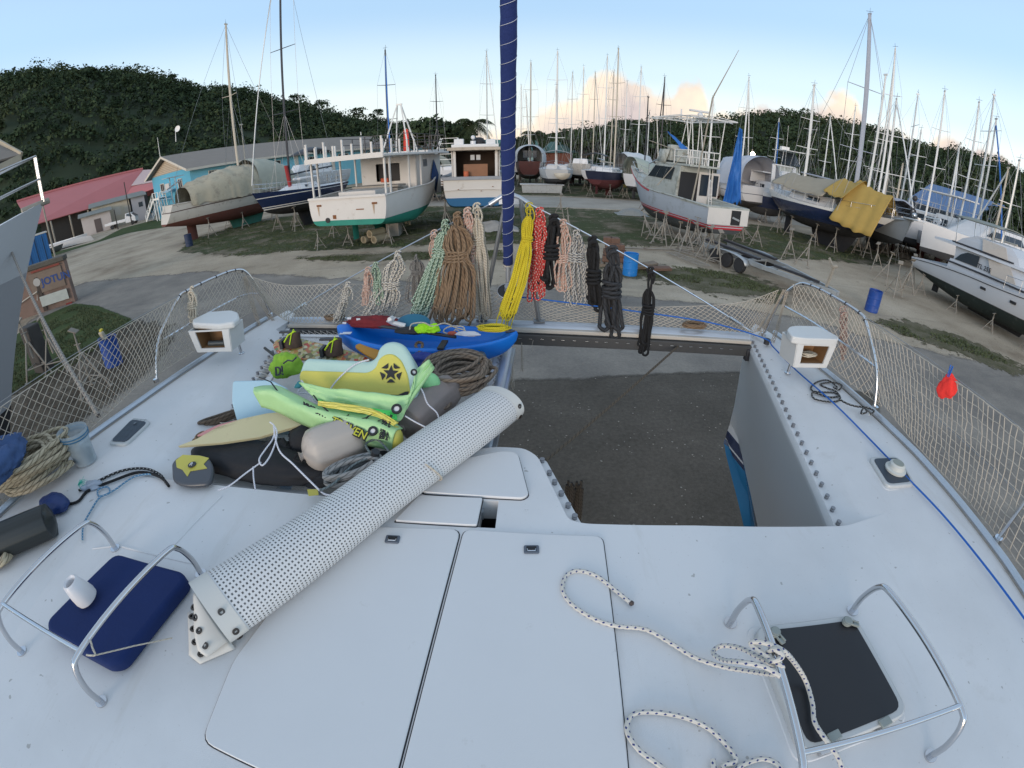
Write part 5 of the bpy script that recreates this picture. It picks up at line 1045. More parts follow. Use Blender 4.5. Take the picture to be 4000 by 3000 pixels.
def catam(px,D_,yaw,label,Lc,zwl,masts):
 p=WP(*px,D_);root=empty('catamaran',(p.x,p.y,zwl),yaw,label,'sailboat','sailboats on stands')
 for s in(1,-1):
  Pc=hull_fn(Lc,1.7,(1.5,1.7,2.0),.5,tw=.75,rake=.2,srake=-.6,e_mid=.4);g=hull_mesh(Pc,root,lambda z,x:1 if z<.25 else 0,[m_gel,m_dgr],cuts=(.25,),nt=16,ns=8);g.location=(0,s*2.7,0)
  d_=deck_mesh(Pc,root,m_gel,12);d_.location=(0,s*2.7,0)
 b=MB();b.box((-.8,0,1.45),(Lc*.62,5.0,.7));lb(b,'bridge_deck',m_gel,root,bevel=.1)
 b=MB();b.loft([[V((-Lc*.30,y_*2.4,1.75))if False else V((x_,y_,1.75))for x_,y_ in((-Lc*.30,-2.5),(Lc*.12,-2.3),(Lc*.22,0),(Lc*.12,2.3),(-Lc*.30,2.5))],[V((x_,y_,2.9))for x_,y_ in((-Lc*.28,-2.1),(Lc*.02,-1.8),(Lc*.08,0),(Lc*.02,1.8),(-Lc*.28,2.1))]]);lb(b,'coachroof',m_gel,root,bevel=.08)
 for s in(1,-1):lb(MB().add([V((-Lc*.22,s*2.42,2.15)),V((Lc*.06,s*2.22,2.15)),V((Lc*.0,s*2.06,2.62)),V((-Lc*.2,s*2.22,2.62))],[(0,1,2,3)]),'window',m_glass,root,smooth=False,thick=.03)
 Pc=hull_fn(Lc,5.0,(1.5,1.7,2.0),.5)
 for m in masts:mast(root,P=Pc,z0=2.8,**m)
 RM(root);return root
c_=catam((1960,448),50,R(150),'big white catamaran behind the silver grey sloop',12,1.2,(dict(x=.8,H_=10.5,r=.13,mat=M_wmast,sw=1.6,rake=.2),))
for k,(x_,y_)in enumerate(((-3.5,-2.7),(3.0,-2.7),(-3.5,2.7),(3,2.7))):
 q=c_.matrix_basis@V((x_,y_,0));stand((q.x,q.y,0),1.0,None,'%s stand under the big white catamaran'%['aft near','forward near','aft far','forward far'][k])
c_=catam((2110,515),42,R(160),'second white catamaran, behind the motor yacht at the right edge',13,1.6,(dict(x=.8,H_=9.5,r=.12,mat=M_wmast,sw=1.6,rake=.1),))
for k,(x_,y_)in enumerate(((-3.5,2.7),(3.0,2.7))):
 q=c_.matrix_basis@V((x_,y_,0));stand((q.x,q.y,0),1.4,None,'%s stand under the second white catamaran'%['aft','forward'][k])
def fly3(root,P,L_):
 z_=P.sheer(.4)+1.25;b=MB();b.box((-1.2,0,z_+1.7),(4.2,3.0,.09));
 for x_ in(-3.0,.6):
  for s in(1,-1):b.tube([V((x_,s*1.35,z_)),V((x_,s*1.35,z_+1.7))],.03,5)
 for h in(.4,.8):b.tube([V((-3.4,-1.6,z_+h)),V((-3.4,1.6,z_+h)),V((1.0,1.5,z_+h))],.02,4)
 b.tube([V((-3.5,.5,1.2)),V((-3.2,.5,z_+.8))],.02,4);b.tube([V((-3.5,.9,1.2)),V((-3.2,.9,z_+.8))],.02,4)
 for k in range(5):b.tube([V((-3.45,.5,1.5+k*.35)),V((-3.45,.9,1.5+k*.35))],.015,4)
 lb(b,'bimini_and_rails',m_white,root)
yacht((2010,492),(2110,520),46,43,1.7,3.8,(1.2,1.3,1.8),'white flybridge motorboat with ladders, between the catamaran and the motor yacht',m_gel,m_dgr,(),keel=False,tw=.92,cab=(.2,.7,1.35),name='motorboat',cat='motorboat',group='motorboats on stands',who='the laddered flybridge motorboat',extra=fly3,e_mid=.45)
m_ymt=M('yacht grey white',(.48,.50,.53),.4,var=.07,sc=1,dirt=(.34,.36,.37),dsc=1.2,dth=.62)
zw=1.08;root,L_=place('motor_yacht',(23.5,19.3,0),(23.0,7.6,0),zw,'white motor yacht marked TL 255 with a black stripe, stern pointing left, on stands','motorboat','motorboats on stands')
P=hull_fn(L_,3.9,(.62,.98,1.6),.75,tw=.90,tm=.45,rake=1.4,srake=.1,e_mid=.42,e_bow=1.3,bowp=2.2)
hull_mesh(P,root,lambda z,x:1 if z<.06 else 2 if z<.10 else 0,[m_ymt,M('black green bottom',(.012,.022,.020),.8,var=.35,sc=1.5,dirt=(.05,.06,.055),dsc=2.5),M_blk],cuts=(.06,.10));deck_mesh(P,root,m_ymt,t0=.2,name='side_deck');rubrail(P,root,M_blk,.022,-.10)
lb(MB().box((-L_/2+1.3,0,.25),(2.3,3.0,.05)),'cockpit_floor',m_ymt,root,smooth=False)
sec=lambda z,x0,x1,w_,nose:[V((x0,-w_,z)),V((x1-nose,-w_*.95,z)),V((x1,-w_*.6,z)),V((x1,w_*.6,z)),V((x1-nose,w_*.95,z)),V((x0,w_,z))]
lb(MB().loft([sec(.85,-3.3,4.4,1.62,2.0),sec(1.12,-3.3,3.7,1.58,1.8),sec(1.30,-3.3,2.9,1.52,1.6)]),'trunk_cabin',m_ymt,root,smooth=False)
b=MB()
for s in(1,-1):b.tube([V((-3.4,s*1.62,1.14)),V((.5,s*1.60,1.20)),V((2.2,s*1.45,1.22)),V((3.2,s*1.1,1.22))],.055,6,flat=.8)
lb(b,'black_stripe',M_blk,root)
lb(MB().loft([sec(1.26,-3.1,1.5,1.50,.9),sec(1.62,-3.1,1.15,1.47,.9),sec(1.98,-3.2,.65,1.44,.8)]),'saloon',m_ymt,root,smooth=False)
lb(MB().add([V((-3.12,-1.1,.4)),V((-3.12,1.1,.4)),V((-3.16,1.1,1.85)),V((-3.16,-1.1,1.85))],[(0,1,2,3)]),'dark_doorway',m_dark,root,smooth=False,thick=.03)
lb(MB().loft([sec(1.98,-4.6,1.0,1.66,1.3),sec(2.09,-4.6,.9,1.64,1.3)]),'flybridge_deck',m_ymt,root)
lb(MB().loft([sec(2.09,-3.3,.5,1.5,1.1),sec(2.45,-2.9,.25,1.42,1.1),sec(2.78,-2.1,-.3,1.30,1.0)],caps=(False,True)),'flybridge',m_ymt,root,smooth=False)
b=MB()
for s in(1,-1):b.tube([V((-3.4,s*1.56,2.16)),V((-.6,s*1.50,2.16)),V((.3,s*1.15,2.16))],.04,5)
lb(b,'flybridge_stripe',M_blk,root)
for s in(1,-1):
 lb(MB().add([V((x_,s*y_,z_))for x_,y_,z_ in((-3.0,1.515,1.33),(-1.5,1.50,1.36),(-1.5,1.475,1.90),(-2.3,1.475,1.86),(-2.7,1.49,1.66))],[tuple(range(5))]),'window',m_glass,root,smooth=False,thick=.02)
 lb(MB().add([V((x_,s*y_,z_))for x_,y_,z_ in((-.55,1.52,1.30),(.95,1.46,1.32),(.35,1.42,1.97),(-1.0,1.46,1.96))],[(0,1,2,3)]),'side_screen',M('beige screen',(.55,.49,.43),.8),root,smooth=False,thick=.03)
 lb(MB().add([V((x_,s*y_,z_))for x_,y_,z_ in((-1.4,1.52,2.20),(.1,1.40,2.20),(-.2,1.36,2.70),(-1.7,1.34,2.74))],[(0,1,2,3)]),'bridge_screen',M('beige screen',(.55,.49,.43),.8),root,smooth=False,thick=.03)
 b=MB()
 for x_ in(-.45,1.3,3.0):b.box((x_,s*(P.half(x_/L_+.5)-.04),.62),(.34,.1,.12))
 lb(b,'porthole',m_dark,root,smooth=False,bevel=.02)
def text3(body,size,loc,mat,parent,frame,name='lettering',ext=.004,bold=0.,shear=0.,align='LEFT'):
 cu=bpy.data.curves.new(name,'FONT');cu.body=body;cu.size=size;cu.extrude=ext;cu.offset=bold;cu.shear=shear;cu.align_x=align
 t=bpy.data.objects.new(name,cu);C.objects.link(t);dg=bpy.context.evaluated_depsgraph_get();me=bpy.data.meshes.new_from_object(t.evaluated_get(dg));bpy.data.objects.remove(t)
 me.materials.clear();me.materials.append(mat);o=bpy.data.objects.new(name,me);C.objects.link(o)
 o.matrix_basis=Matrix.Translation(loc)@frame.to_4x4()
 if parent is not None:o.parent=parent
 return o
sd=1 if(root.matrix_basis.to_3x3()@V((0,1,0))).dot(root.location)<0 else-1
text3('TL 255',.30,V((-.55 if sd>0 else-1.45,sd*1.56,1.37)),M_blk,root,Matrix((V((-1 if sd>0 else 1,0,0)),V((0,0,1)),V((0,sd,0)))).transposed(),bold=.006,shear=.1)
b=MB()
for x_ in(-3.4,-2.2,-1.0):
 for s in(1,-1):b.tube([V((x_,s*1.3,2.1)),V((x_-.2,s*1.3,3.4))],.018,5)
b.tube([V((-3.7,-1.35,3.4)),V((-1.0,-1.35,3.45)),V((-1.0,1.35,3.45)),V((-3.7,1.35,3.4))],.022,5,closed=True);lb(b,'bimini_frame',M_stl,root)
lb(MB().grid(lambda u,v:V((-3.7+2.7*u,(v*2-1)*1.38,3.42+.14*math.sin(math.pi*v))),6,6),'bimini',M('olive grey canvas',(.25,.27,.24),.9,var=.2),root,thick=.03)
rails(root,P,.6,6,.55,.98)
keel_rudder(root,P,-2.5,1.5,.95,m_dark,-L_/2+.8,.95,m_dark,.10,.9,-.3,.25);RM(root)
for t,nm in((.10,'small stand under the transom of the motor yacht'),(.34,'first stand along the near side of the motor yacht'),(.54,'second stand along the near side of the motor yacht'),(.72,'stand at the right edge under the motor yacht')):
 q=P(t,.5);p=root.matrix_basis@V((q.x,sd*(q.y+.15),q.z));stand((p.x,p.y,0),max(.6,p.z),None,nm)
zoom=[(832,108,300,46,'M_blk','dark mast with the blue-wrapped forestay'),(941,163,330,60,'M_blk','boat left of the tall palm'),(1051,112,318,62,'M_alu','boat behind the blue-bottomed fishing boat'),(1126,186,310,78,'M_alu','mast nearest right of the blue sail cover'),(1237,158,325,70,'M_alu','boat right of the round-sterned sloop'),(1286,158,330,72,'M_tanm','boat behind the white scoop-sterned sloop'),(1326,157,340,64,'M_tanm','boat with a furled dark sail'),(1355,177,330,76,'M_wmast','boat behind the white tarp'),(1403,242,340,74,'M_blk','low dark mast behind the grey-green tarp'),(1436,168,350,55,'M_blk','black mast with a doubled furler'),(1541,212,350,46,'M_wmast','mast behind the tuna tower'),(1618,168,360,52,'M_wmast','mast beside the lit lamp'),(1683,257,372,62,'M_wmast','short mast with a blue furler'),(1757,225,385,60,'M_alu','mast left of the big grey one'),(1794,252,395,58,'M_wmast','mast with a rope ladder'),(1848,232,400,56,'M_wmast','mast behind the big grey mast'),(1899,251,408,54,'M_wmast','mast just right of the big grey mast'),(1934,106,410,44,'M_wmast','second tallest mast on the right'),(1990,281,425,50,'M_wmast','mast before the blue roof'),(2041,198,430,44,'M_wmast','tall mast over the blue roof'),(2072,318,445,48,'M_wmast','short mast over the blue roof'),(2115,222,450,44,'M_wmast','mast with a long backstay'),(2152,258,465,42,'M_alu','mast with a blue furler at right'),(2178,364,480,40,'M_tanm','short mast near the right edge'),(2202,348,500,38,'M_alu','mast at the right edge'),(1950,355,420,46,'M_tanm','bare short pole right of the ochre tarp'),(1920,370,415,48,'M_tanm','stub mast near the ochre tarp')]
def dark_hull(root,P,L_):pass
for k,(x,yt,yb,D_,mm,who)in enumerate(zoom):
 t_,b_=WP(x,yt,D_),WP(x,yb,D_);Hm=t_.z-2.9;base=V((t_.x,t_.y,0));yaw=rnd.uniform(-.5,.5)+(math.pi/2 if k%2 else-math.pi/2)+math.atan2(base.x,base.y)*-.6
 Lb=min(13,max(8,Hm*.75));col=[m_gel,m_cream,m_navy,m_gel,m_ymt][k%5];bot=[m_dgr,m_wine,m_blkb][k%3]
 root=empty('sailboat',(t_.x-math.cos(yaw)*.6,t_.y-math.sin(yaw)*.6,1.55),yaw,'yacht hull with the %s'%who if 'mast' in who or 'pole' in who else who.replace('boat','yacht',1)+', mast rising above the row','sailboat','sailboats in the rows behind')
 P=hull_fn(Lb,Lb*.29,(1.15,1.1,1.4),.6,tw=.6,rake=.9)
 hull_mesh(P,root,lambda z,x_:1 if z<.1 else 0,[col,bot],cuts=(.1,),nt=14,ns=7);deck_mesh(P,root,m_gel,10);cabin(root,P,.3,.7,Lb*.18,.5,m_gel,2)
 keel_rudder(root,P,-Lb*.1,Lb*.1,1.45,bot,-Lb/2+.7,1.1,bot,.15,.7)
 sp=(.45,.72)if Hm>8 else(.55,);mast(root,.6,1.2,t_.z-1.55-1.2,.085 if D_>50 else.10,globals()[mm],sp,1.0,0,P,boom=(Lb*.35,2.2,.1)if k%2 else None,wr=.010,furl=(.06,m_btarp if k in(0,12,22)else M_blk if k==9 else m_white)if k%3==2 or k in(0,9,12,22)else None)
 RM(root)
 if D_<64:stands_for(root,P,'the yacht with the '+who if 'mast' in who else 'the '+who,1.55,[(.25,1),(.25,-1),(.7,1),(.7,-1)])
m_deckm,n_,l_,b_=mk('white moulded deck');g_=n_.new('ShaderNodeTexCoord').outputs['Object']
c_=RAMP(n_,l_,NZ(n_,l_,g_,1.3,6,.6),[(.3,(.60,.60,.595)),(.6,(.68,.68,.675))])
def mixn(n,l,f,a,bb):
 q=n.new('ShaderNodeMix');q.data_type='RGBA'
 for s_,i_ in((f,0),(a,6),(bb,7)):
  if isinstance(s_,tuple):q.inputs[i_].default_value=(*s_,1)
  else:l.new(s_,q.inputs[i_])
 return q.outputs[2]
f1=mth('MULTIPLY',mth('SUBTRACT',NZ(n_,l_,g_,55,3,.7),.66,nodes=n_,links=l_),9,clamp=True,nodes=n_,links=l_);c_=mixn(n_,l_,mth('MULTIPLY',f1,.5,nodes=n_,links=l_),c_,(.36,.33,.29))
f1=mth('MULTIPLY',mth('SUBTRACT',NZ(n_,l_,g_,4.2,9,.72),.60,nodes=n_,links=l_),5,clamp=True,nodes=n_,links=l_);c_=mixn(n_,l_,mth('MULTIPLY',f1,.35,nodes=n_,links=l_),c_,(.42,.40,.36))
mp_=n_.new('ShaderNodeMapping');mp_.inputs['Scale'].default_value=(3.0,.5,1);mp_.inputs['Rotation'].default_value=(0,0,.5);l_.new(g_,mp_.inputs['Vector']);f1=mth('MULTIPLY',mth('SUBTRACT',NZ(n_,l_,mp_.outputs[0],2.0,8,.7),.57,nodes=n_,links=l_),4,clamp=True,nodes=n_,links=l_);c_=mixn(n_,l_,mth('MULTIPLY',f1,.6,nodes=n_,links=l_),c_,(.50,.475,.43))
f1=mth('GREATER_THAN',NZ(n_,l_,g_,21,2,.5),.735,nodes=n_,links=l_);c_=mixn(n_,l_,mth('MULTIPLY',f1,.55,nodes=n_,links=l_),c_,(.22,.20,.17))
l_.new(c_,b_.inputs['Base Color']);b_.inputs['Roughness'].default_value=.55
k=n_.new('ShaderNodeBump');k.inputs['Strength'].default_value=.35;k.inputs['Distance'].default_value=.002;l_.new(NZ(n_,l_,g_,260,3,.7),k.inputs['Height']);l_.new(k.outputs[0],b_.inputs['Normal'])
m_smooth=M('white gelcoat lid',(.66,.66,.655),.4,var=.05,sc=1.5,dirt=(.45,.43,.39),dsc=6,dth=.64,bump=.05,bs=180);m_steel=M('polished steel',(.62,.62,.63),.16,1.0,var=.06,sc=8);m_alu2=M('brushed aluminium',(.50,.53,.56),.38,.7,var=.15,sc=5);m_seam=M('dark seam',(.03,.03,.035),.8)
m_bluea=M('blue antifouling',(.01,.13,.27),.6,var=.12,sc=3,dirt=(.03,.08,.12));m_hullw=M('hull side grey white',(.50,.51,.51),.45,var=.06,sc=1)
cat=empty('catamaran',(0,1.5,3.0),0,'white catamaran the picture is taken from: foredeck, two bows, crossbeam and netting','catamaran')
def part(b,name,mat,parent=None,**k):return b.build(name,mat,parent or cat,**k)
XY=lambda pts,z=3.0:[tuple(ZP(x,y,z)[:2])for x,y in pts]
def rc(pts,r=.05,n=4):
 o=[];k=len(pts)
 for i in range(k):
  p,a,b_=V(pts[i]),V(pts[i-1]),V(pts[(i+1)%k]);u,v=(a-p),(b_-p);rr=min(r,u.length*.45,v.length*.45);u=p+u.normalized()*rr;v=p+v.normalized()*rr
  for j in range(n+1):t=j/n;o.append(tuple(u*(1-t)**2+p*2*t*(1-t)+v*t*t))
 return o
RS=[(3.95,2.46,2.47,2.49),(3.90,2.38,2.42,2.54),(3.75,2.29,2.37,2.585),(3.48,2.21,2.40,2.61),(3.2,2.13,2.32,2.63),(2.7,1.99,2.19,2.655),(2.22,1.86,2.06,2.66),(1.75,1.745,1.94,2.655),(1.33,1.645,1.83,2.62),(.8,1.55,1.7,2.56),(.2,1.45,1.6,2.46),(-.8,1.3,1.45,2.28),(-2.5,1.2,1.3,2.1)]
LS=[(4.36,-2.42,-2.43,-2.45),(4.30,-2.33,-2.36,-2.52),(4.12,-2.27,-2.33,-2.59),(3.85,-2.22,-2.38,-2.65),(3.4,-2.12,-2.34,-2.72),(2.9,-2.04,-2.27,-2.82),(2.4,-1.98,-2.22,-2.91),(1.95,-1.95,-2.18,-3.01),(1.55,-1.93,-2.12,-3.09),(.9,-1.85,-2.0,-3.16),(.2,-1.8,-1.95,-3.2),(-1,-1.8,-1.9,-3.2),(-2.5,-1.8,-1.9,-3.2)]
def bow(ST,name):
 b=MB();rings=[]
 for(y,xi,xr,xo)in ST:
  s=1 if xo>0 else-1;xc=(xi+xo)/2;w_=abs(xo-xi);q=min(1,w_/.35);zb=.95+max(0,(y if s>0 else y-.4)-2.0)*.29;xc=xi+s*w_*.60;zt_=max(1.3,zb+.12);zu_=max(1.66,zb+.30)
  pr=[(xi,2.90),(xi+s*.02*q,2.935),(xi+s*.075*q,2.94),(xr-s*.03*q,2.985),(xr+s*.02*q,2.999),(xc+s*.05*q,3.012),(xo-s*.05*q,3.0),(xo,2.985),(xo+s*.015*q,2.93),(xo+s*.01*q,2.4),(xo-s*.03*q,1.9),(xo-s*.08*q,zu_),(xo-s*.15*q,zt_),(xc+s*.05*q,zb+.04),(xc,zb),(xc-s*.05*q,zb+.05),(xi+s*.36*q,zt_),(xi+s*.25*q,zu_),(xi+s*.15*q,max(2.05,zu_+.05)),(xi+s*.05*q,2.5),(xi+s*.01*q,2.86)]
  rings.append([V((x,y,z))for x,z in pr])
 bm=bmesh.new();vs=[[bm.verts.new(p)for p in r_]for r_ in rings];n=len(rings[0])
 for i in range(len(rings)-1):
  for j in range(n):bm.faces.new((vs[i][j],vs[i][(j+1)%n],vs[i+1][(j+1)%n],vs[i+1][j]))
 bm.faces.new([v for v in vs[0]]);bmesh.ops.recalc_face_normals(bm,faces=bm.faces)
 for c in(1.70,1.60,1.585,1.55):bmesh.ops.bisect_plane(bm,geom=bm.verts[:]+bm.edges[:]+bm.faces[:],plane_co=(0,0,c),plane_no=(0,0,1))
 for f in bm.faces:
  z=f.calc_center_median().z;f.material_index=0 if z>2.89 else 1 if z>1.70 else 2 if z>1.60 else 1 if z>1.585 else 2 if z>1.55 else 3;f.smooth=True
 me=bpy.data.meshes.new(name);bm.to_mesh(me);bm.free()
 for m in(m_deckm,m_hullw,m_navy,m_bluea):me.materials.append(m)
 me.set_sharp_from_angle(angle=R(50));o=bpy.data.objects.new(name,me);C.objects.link(o);o.parent=cat;o.matrix_parent_inverse=cat.matrix_basis.inverted();return o
bow(RS,'bow_hull');bow(LS,'bow_hull')
fl=[tuple(ZP(x,y,2.94)[:2])for x,y in((1180,994),(1187,1006),(1256,1130))]
main=[(-2.5,1.58),(-1.88,1.575),(-1.3,1.565),(-.9,1.55)]+XY([(800,1092),(962,978),(1073,966),(1132,969),(1161,986),(1228,1124)])+XY([(1262,1132),(1500,1136),(1828,1137)])+[(2.2,1.32),(2.2,-2.4),(-2.6,-2.4)]
well=XY([(1040,1082),(1077,1083),(1070,1142),(1028,1140)])
def holed(outer,hole,z0,z1,name,mat,bev):
 bm=bmesh.new();lo=[bm.verts.new((x,y,z1))for x,y in outer];li=[bm.verts.new((x,y,z1))for x,y in hole]
 eo=[bm.edges.new((lo[i-1],lo[i]))for i in range(len(lo))];ei=[bm.edges.new((li[i-1],li[i]))for i in range(len(li))]
 r_=bmesh.ops.triangle_fill(bm,use_beauty=True,use_dissolve=False,edges=eo+ei)
 ex=bmesh.ops.extrude_face_region(bm,geom=[f for f in bm.faces]);nv=[v for v in ex['geom']if isinstance(v,bmesh.types.BMVert)]
 for v in nv:v.co.z=z0
 bmesh.ops.recalc_face_normals(bm,faces=bm.faces);me=bpy.data.meshes.new(name);bm.to_mesh(me);bm.free();me.materials.append(mat)
 o=bpy.data.objects.new(name,me);C.objects.link(o);o.parent=cat;o.matrix_parent_inverse=cat.matrix_basis.inverted()
 k=o.modifiers.new('b','BEVEL');k.width=bev;k.segments=3;k.limit_method='ANGLE';k.angle_limit=R(40);me.polygons.foreach_set('use_smooth',[True]*len(me.polygons));me.set_sharp_from_angle(angle=R(60));return o
holed(rc(main,.04,3),well,2.88,3.003,'foredeck',m_deckm,.018)
b=MB();wc=V((sum(p[0]for p in well)/4,sum(p[1]for p in well)/4));wo=[tuple(wc+(V(p)-wc)*1.03)for p in well];b.add([V((*p,2.985))for p in wo]+[V((*p,2.5))for p in wo],[(0,1,5,4),(1,2,6,5),(2,3,7,6),(3,0,4,7),(4,5,6,7)]);part(b,'locker_shade_liner',m_dark,smooth=False)  # black liner added to darken the open slot, shade put in its colour
b=MB();b.prism(rc([tuple(ZP(x,y,2.965)[:2])for x,y in((1158,990),(1180,994),(1258,1133),(1225,1128))],.02),2.90,2.965);part(b,'lacing_flange',m_smooth,bevel=.004)
def lid(pts,name='locker_lid',z=3.003,r=.06,h=.010,jw=.0045,mat=None):
 c=[sum(p[0]for p in pts)/len(pts),sum(p[1]for p in pts)/len(pts)];b=MB();b.prism(rc(pts,r),z-.002,z+.0015);j=part(b,'joint',m_seam,smooth=False)
 n=len(pts);ins=[]
 for i in range(n):
  p,a,d=V(pts[i]),V(pts[i-1]),V(pts[(i+1)%n]);u,v=(a-p).normalized(),(d-p).normalized();bi=(u+v);s=abs(u.x*v.y-u.y*v.x)or 1;ins.append(tuple(p+(u+v)*(jw/s)))
 return part(MB().prism(rc(ins,r),z,z+h),name,mat or m_smooth,bevel=.004)
lid(XY([(1001,1145),(1303,1160),(1362,1700),(858,1700)]),r=.04)
lid(XY([(998,1145),(855,1700),(640,1700),(436,1604),(505,1428),(730,1135)]),r=.05)
lid(XY([(960,1003),(1085,978),(1120,982),(1144,1074),(1130,1083),(905,1069)]),r=.035,h=.016);lid(XY([(905,1073),(1045,1079),(1032,1141),(850,1130)]),r=.01,h=.014)
def strip(pts,w_=.02,h=.004,mat=None,name='deck_moulding',z=3.003):
 b=MB();ps=[ZP(x,y,z+.001)for x,y in pts];b.tube(ps,w_,6,flat=h/w_);return part(b,name,mat or m_deckm)
strip([(478,1072),(420,1130),(345,1210)],.008,.004,m_smooth);strip([(200,1185),(255,1178),(420,1218)],.006,.003)
def latch(px,py):
 p=ZP(px,py,3.013);b=MB();b.prism(rc([(p.x-.032,p.y-.022),(p.x+.032,p.y-.022),(p.x+.032,p.y+.022),(p.x-.032,p.y+.022)],.008),3.010,3.020);o=part(b,'latch',M('grey plastic',(.10,.12,.15),.5,var=.08),bevel=.002)
 b=MB().box((p.x,p.y+.002,3.0205),(.042,.024,.002));q=b.build('recess',m_dark,o,smooth=False)
 b=MB().tube([(p.x-.018,p.y-.002,3.023),(p.x-.016,p.y-.012,3.024),(p.x+.016,p.y-.012,3.024),(p.x+.018,p.y-.002,3.023)],.0022,5);b.build('pull_ring',m_steel,o)
latch(1148,1188);latch(848,1166)
bt=MB();bt.lathe([(.004,0),(.013,0),(.013,.010),(.010,.013),(.010,.017),(.014,.018),(.014,.023),(.004,.024)],(0,0,0),12);BT=bt.build('lacing_button',M('button steel',(.28,.28,.29),.4,.7),cat,loc=(0,0,0));BT.matrix_parent_inverse=cat.matrix_basis.inverted();first=[1]
def button(x,y,z):
 o=BT if first[0]else BT.copy()
 if first[0]:first[0]=0
 else:C.objects.link(o)
 o.location=(x,y,z)
def lerp_st(ST,y,k):
 for i in range(len(ST)-1):
  if ST[i][0]>=y>=ST[i+1][0]:t=(ST[i][0]-y)/(ST[i][0]-ST[i+1][0]);return ST[i][k]+(ST[i+1][k]-ST[i][k])*t
for k in range(24):y=3.62-k*(2.30/23);button(lerp_st(RS,y,1)+.042,y,2.939)
for k in range(22):y=3.80-k*(2.15/21);button(lerp_st(LS,y,1)-.040,y,2.939)
for k in range(6):p=ZP(1171,998,2.965).lerp(ZP(1241,1120,2.965),(0,.25,.42,.62,.82,1.0)[k]if k else 0);button(p.x,p.y,2.965)
b=MB();b.tube([V((s_[3]+.012,s_[0],3.012))for s_ in RS[2:]],.022,6);part(b,'toe_rail',m_alu2)
b=MB();b.tube([V((s_[3]-.012,s_[0],3.012))for s_ in LS[2:]],.022,6);part(b,'toe_rail',m_alu2)
bl_,br_=V((-2.28,4.10,2.93)),V((2.26,3.68,2.93));bd=(br_-bl_).normalized();bn=V((bd.y,-bd.x,0))
part(MB().tube([bl_,br_],.085,14),'front_crossbeam',M('silver beam',(.47,.52,.58),.35,.5,var=.1,sc=2))
part(MB().bar(bl_+bn*.085+V((0,0,.03)),br_+bn*.085+V((0,0,.03)),.055,.035),'beam_cover',M('cream strip',(.50,.46,.40),.5,var=.1,sc=4),bevel=.006)
b=MB();b.bar(bl_+bn*.12+V((0,0,-.045)),br_+bn*.12+V((0,0,-.045)),.05,.10);part(b,'lacing_track',M('grey track',(.085,.085,.085),.5,.4,var=.15,sc=6),bevel=.004)
ey=MB();ey.tube([(-.016,0,0),(-.014,.012,.004),(.014,.012,.004),(.016,0,0)],.003,5);EY=ey.build('lacing_eye',m_steel,cat,loc=(0,0,0));EY.matrix_parent_inverse=cat.matrix_basis.inverted()
for k in range(22):
 o=EY if k==0 else EY.copy()
 if k:C.objects.link(o)
 p=bl_.lerp(br_,.50+k*.0215+rnd.uniform(-.003,.003))+bn*.146+V((0,0,-.03));o.location=p;o.rotation_euler=(0,0,math.atan2(bd.y,bd.x)+math.pi)
b=MB();b.cyl(br_+bn*.1+V((-.05,0,-.06)),br_+bn*.1+V((.03,0,-.06)),.05);b.box(br_+bn*.13+V((-.02,0,-.08)),(.06,.06,.12));part(b,'beam_bracket',M_blk,bevel=.01)
b=MB();b.cyl(bl_+bn*.1+V((.06,0,-.06)),bl_+bn*.1+V((-.02,0,-.06)),.05);part(b,'beam_bracket',M_blk)
lg0,lg1=ZP(1098,757,2.93),ZP(1070,880,2.93);lg1=lg0+(lg1-lg0)*2.1;part(MB().tube([lg0,lg1],.045,12),'longeron',M('silver beam',(.47,.52,.58)))
b=MB();b.bar(lg0+V((.05,0,0)),lg1+V((.05,0,0)),.02,.05);part(b,'longeron_track',m_alu2)
m_net,n_,l_,b_=mk('perforated white mesh');uvn=n_.new('ShaderNodeTexCoord')
def holes(n,l,uv,per,frac,b,col,edge=None):
 sc_=n.new('ShaderNodeVectorMath');sc_.operation='MULTIPLY';l.new(uv,sc_.inputs[0]);sc_.inputs[1].default_value=(per[0],per[1],0);sp=n.new('ShaderNodeSeparateXYZ');l.new(sc_.outputs[0],sp.inputs[0])
 fx=mth('ABSOLUTE',mth('SUBTRACT',mth('FRACT',sp.outputs[0],nodes=n,links=l),.5,nodes=n,links=l),nodes=n,links=l);fy=mth('ABSOLUTE',mth('SUBTRACT',mth('FRACT',sp.outputs[1],nodes=n,links=l),.5,nodes=n,links=l),nodes=n,links=l)
 h=mth('LESS_THAN',mth('MAXIMUM',fx,fy,nodes=n,links=l),frac,nodes=n,links=l)
 if edge:
  s2=n.new('ShaderNodeSeparateXYZ');l.new(uv,s2.inputs[0]);e=mth('LESS_THAN',mth('ABSOLUTE',mth('SUBTRACT',s2.outputs[0],.5,nodes=n,links=l),nodes=n,links=l),.5-edge,nodes=n,links=l);h=mth('MULTIPLY',h,e,nodes=n,links=l)
 l.new(mth('SUBTRACT',1,h,nodes=n,links=l),b.inputs['Alpha']);b.inputs['Base Color'].default_value=(*col,1);b.inputs['Roughness'].default_value=.5
holes(n_,l_,uvn.outputs['UV'],(190,190),.28,b_,(.66,.66,.65))
tq=[V((-2.08,3.80,2.93)),V((-.10,3.62,2.93)),V((-.18,2.0,2.90)),V((-.9,1.62,2.92)),V((-1.78,1.64,2.92))]
def tr(u,v):
 a=tq[0].lerp(tq[1],u);c=tq[4].lerp(V((-.2,1.62,2.92)),u);p=a.lerp(c,v);return p+V((0,0,-.05*math.sin(math.pi*u)*math.sin(math.pi*v)))
part(MB().grid(tr,20,20),'trampoline',m_net)
b=MB()
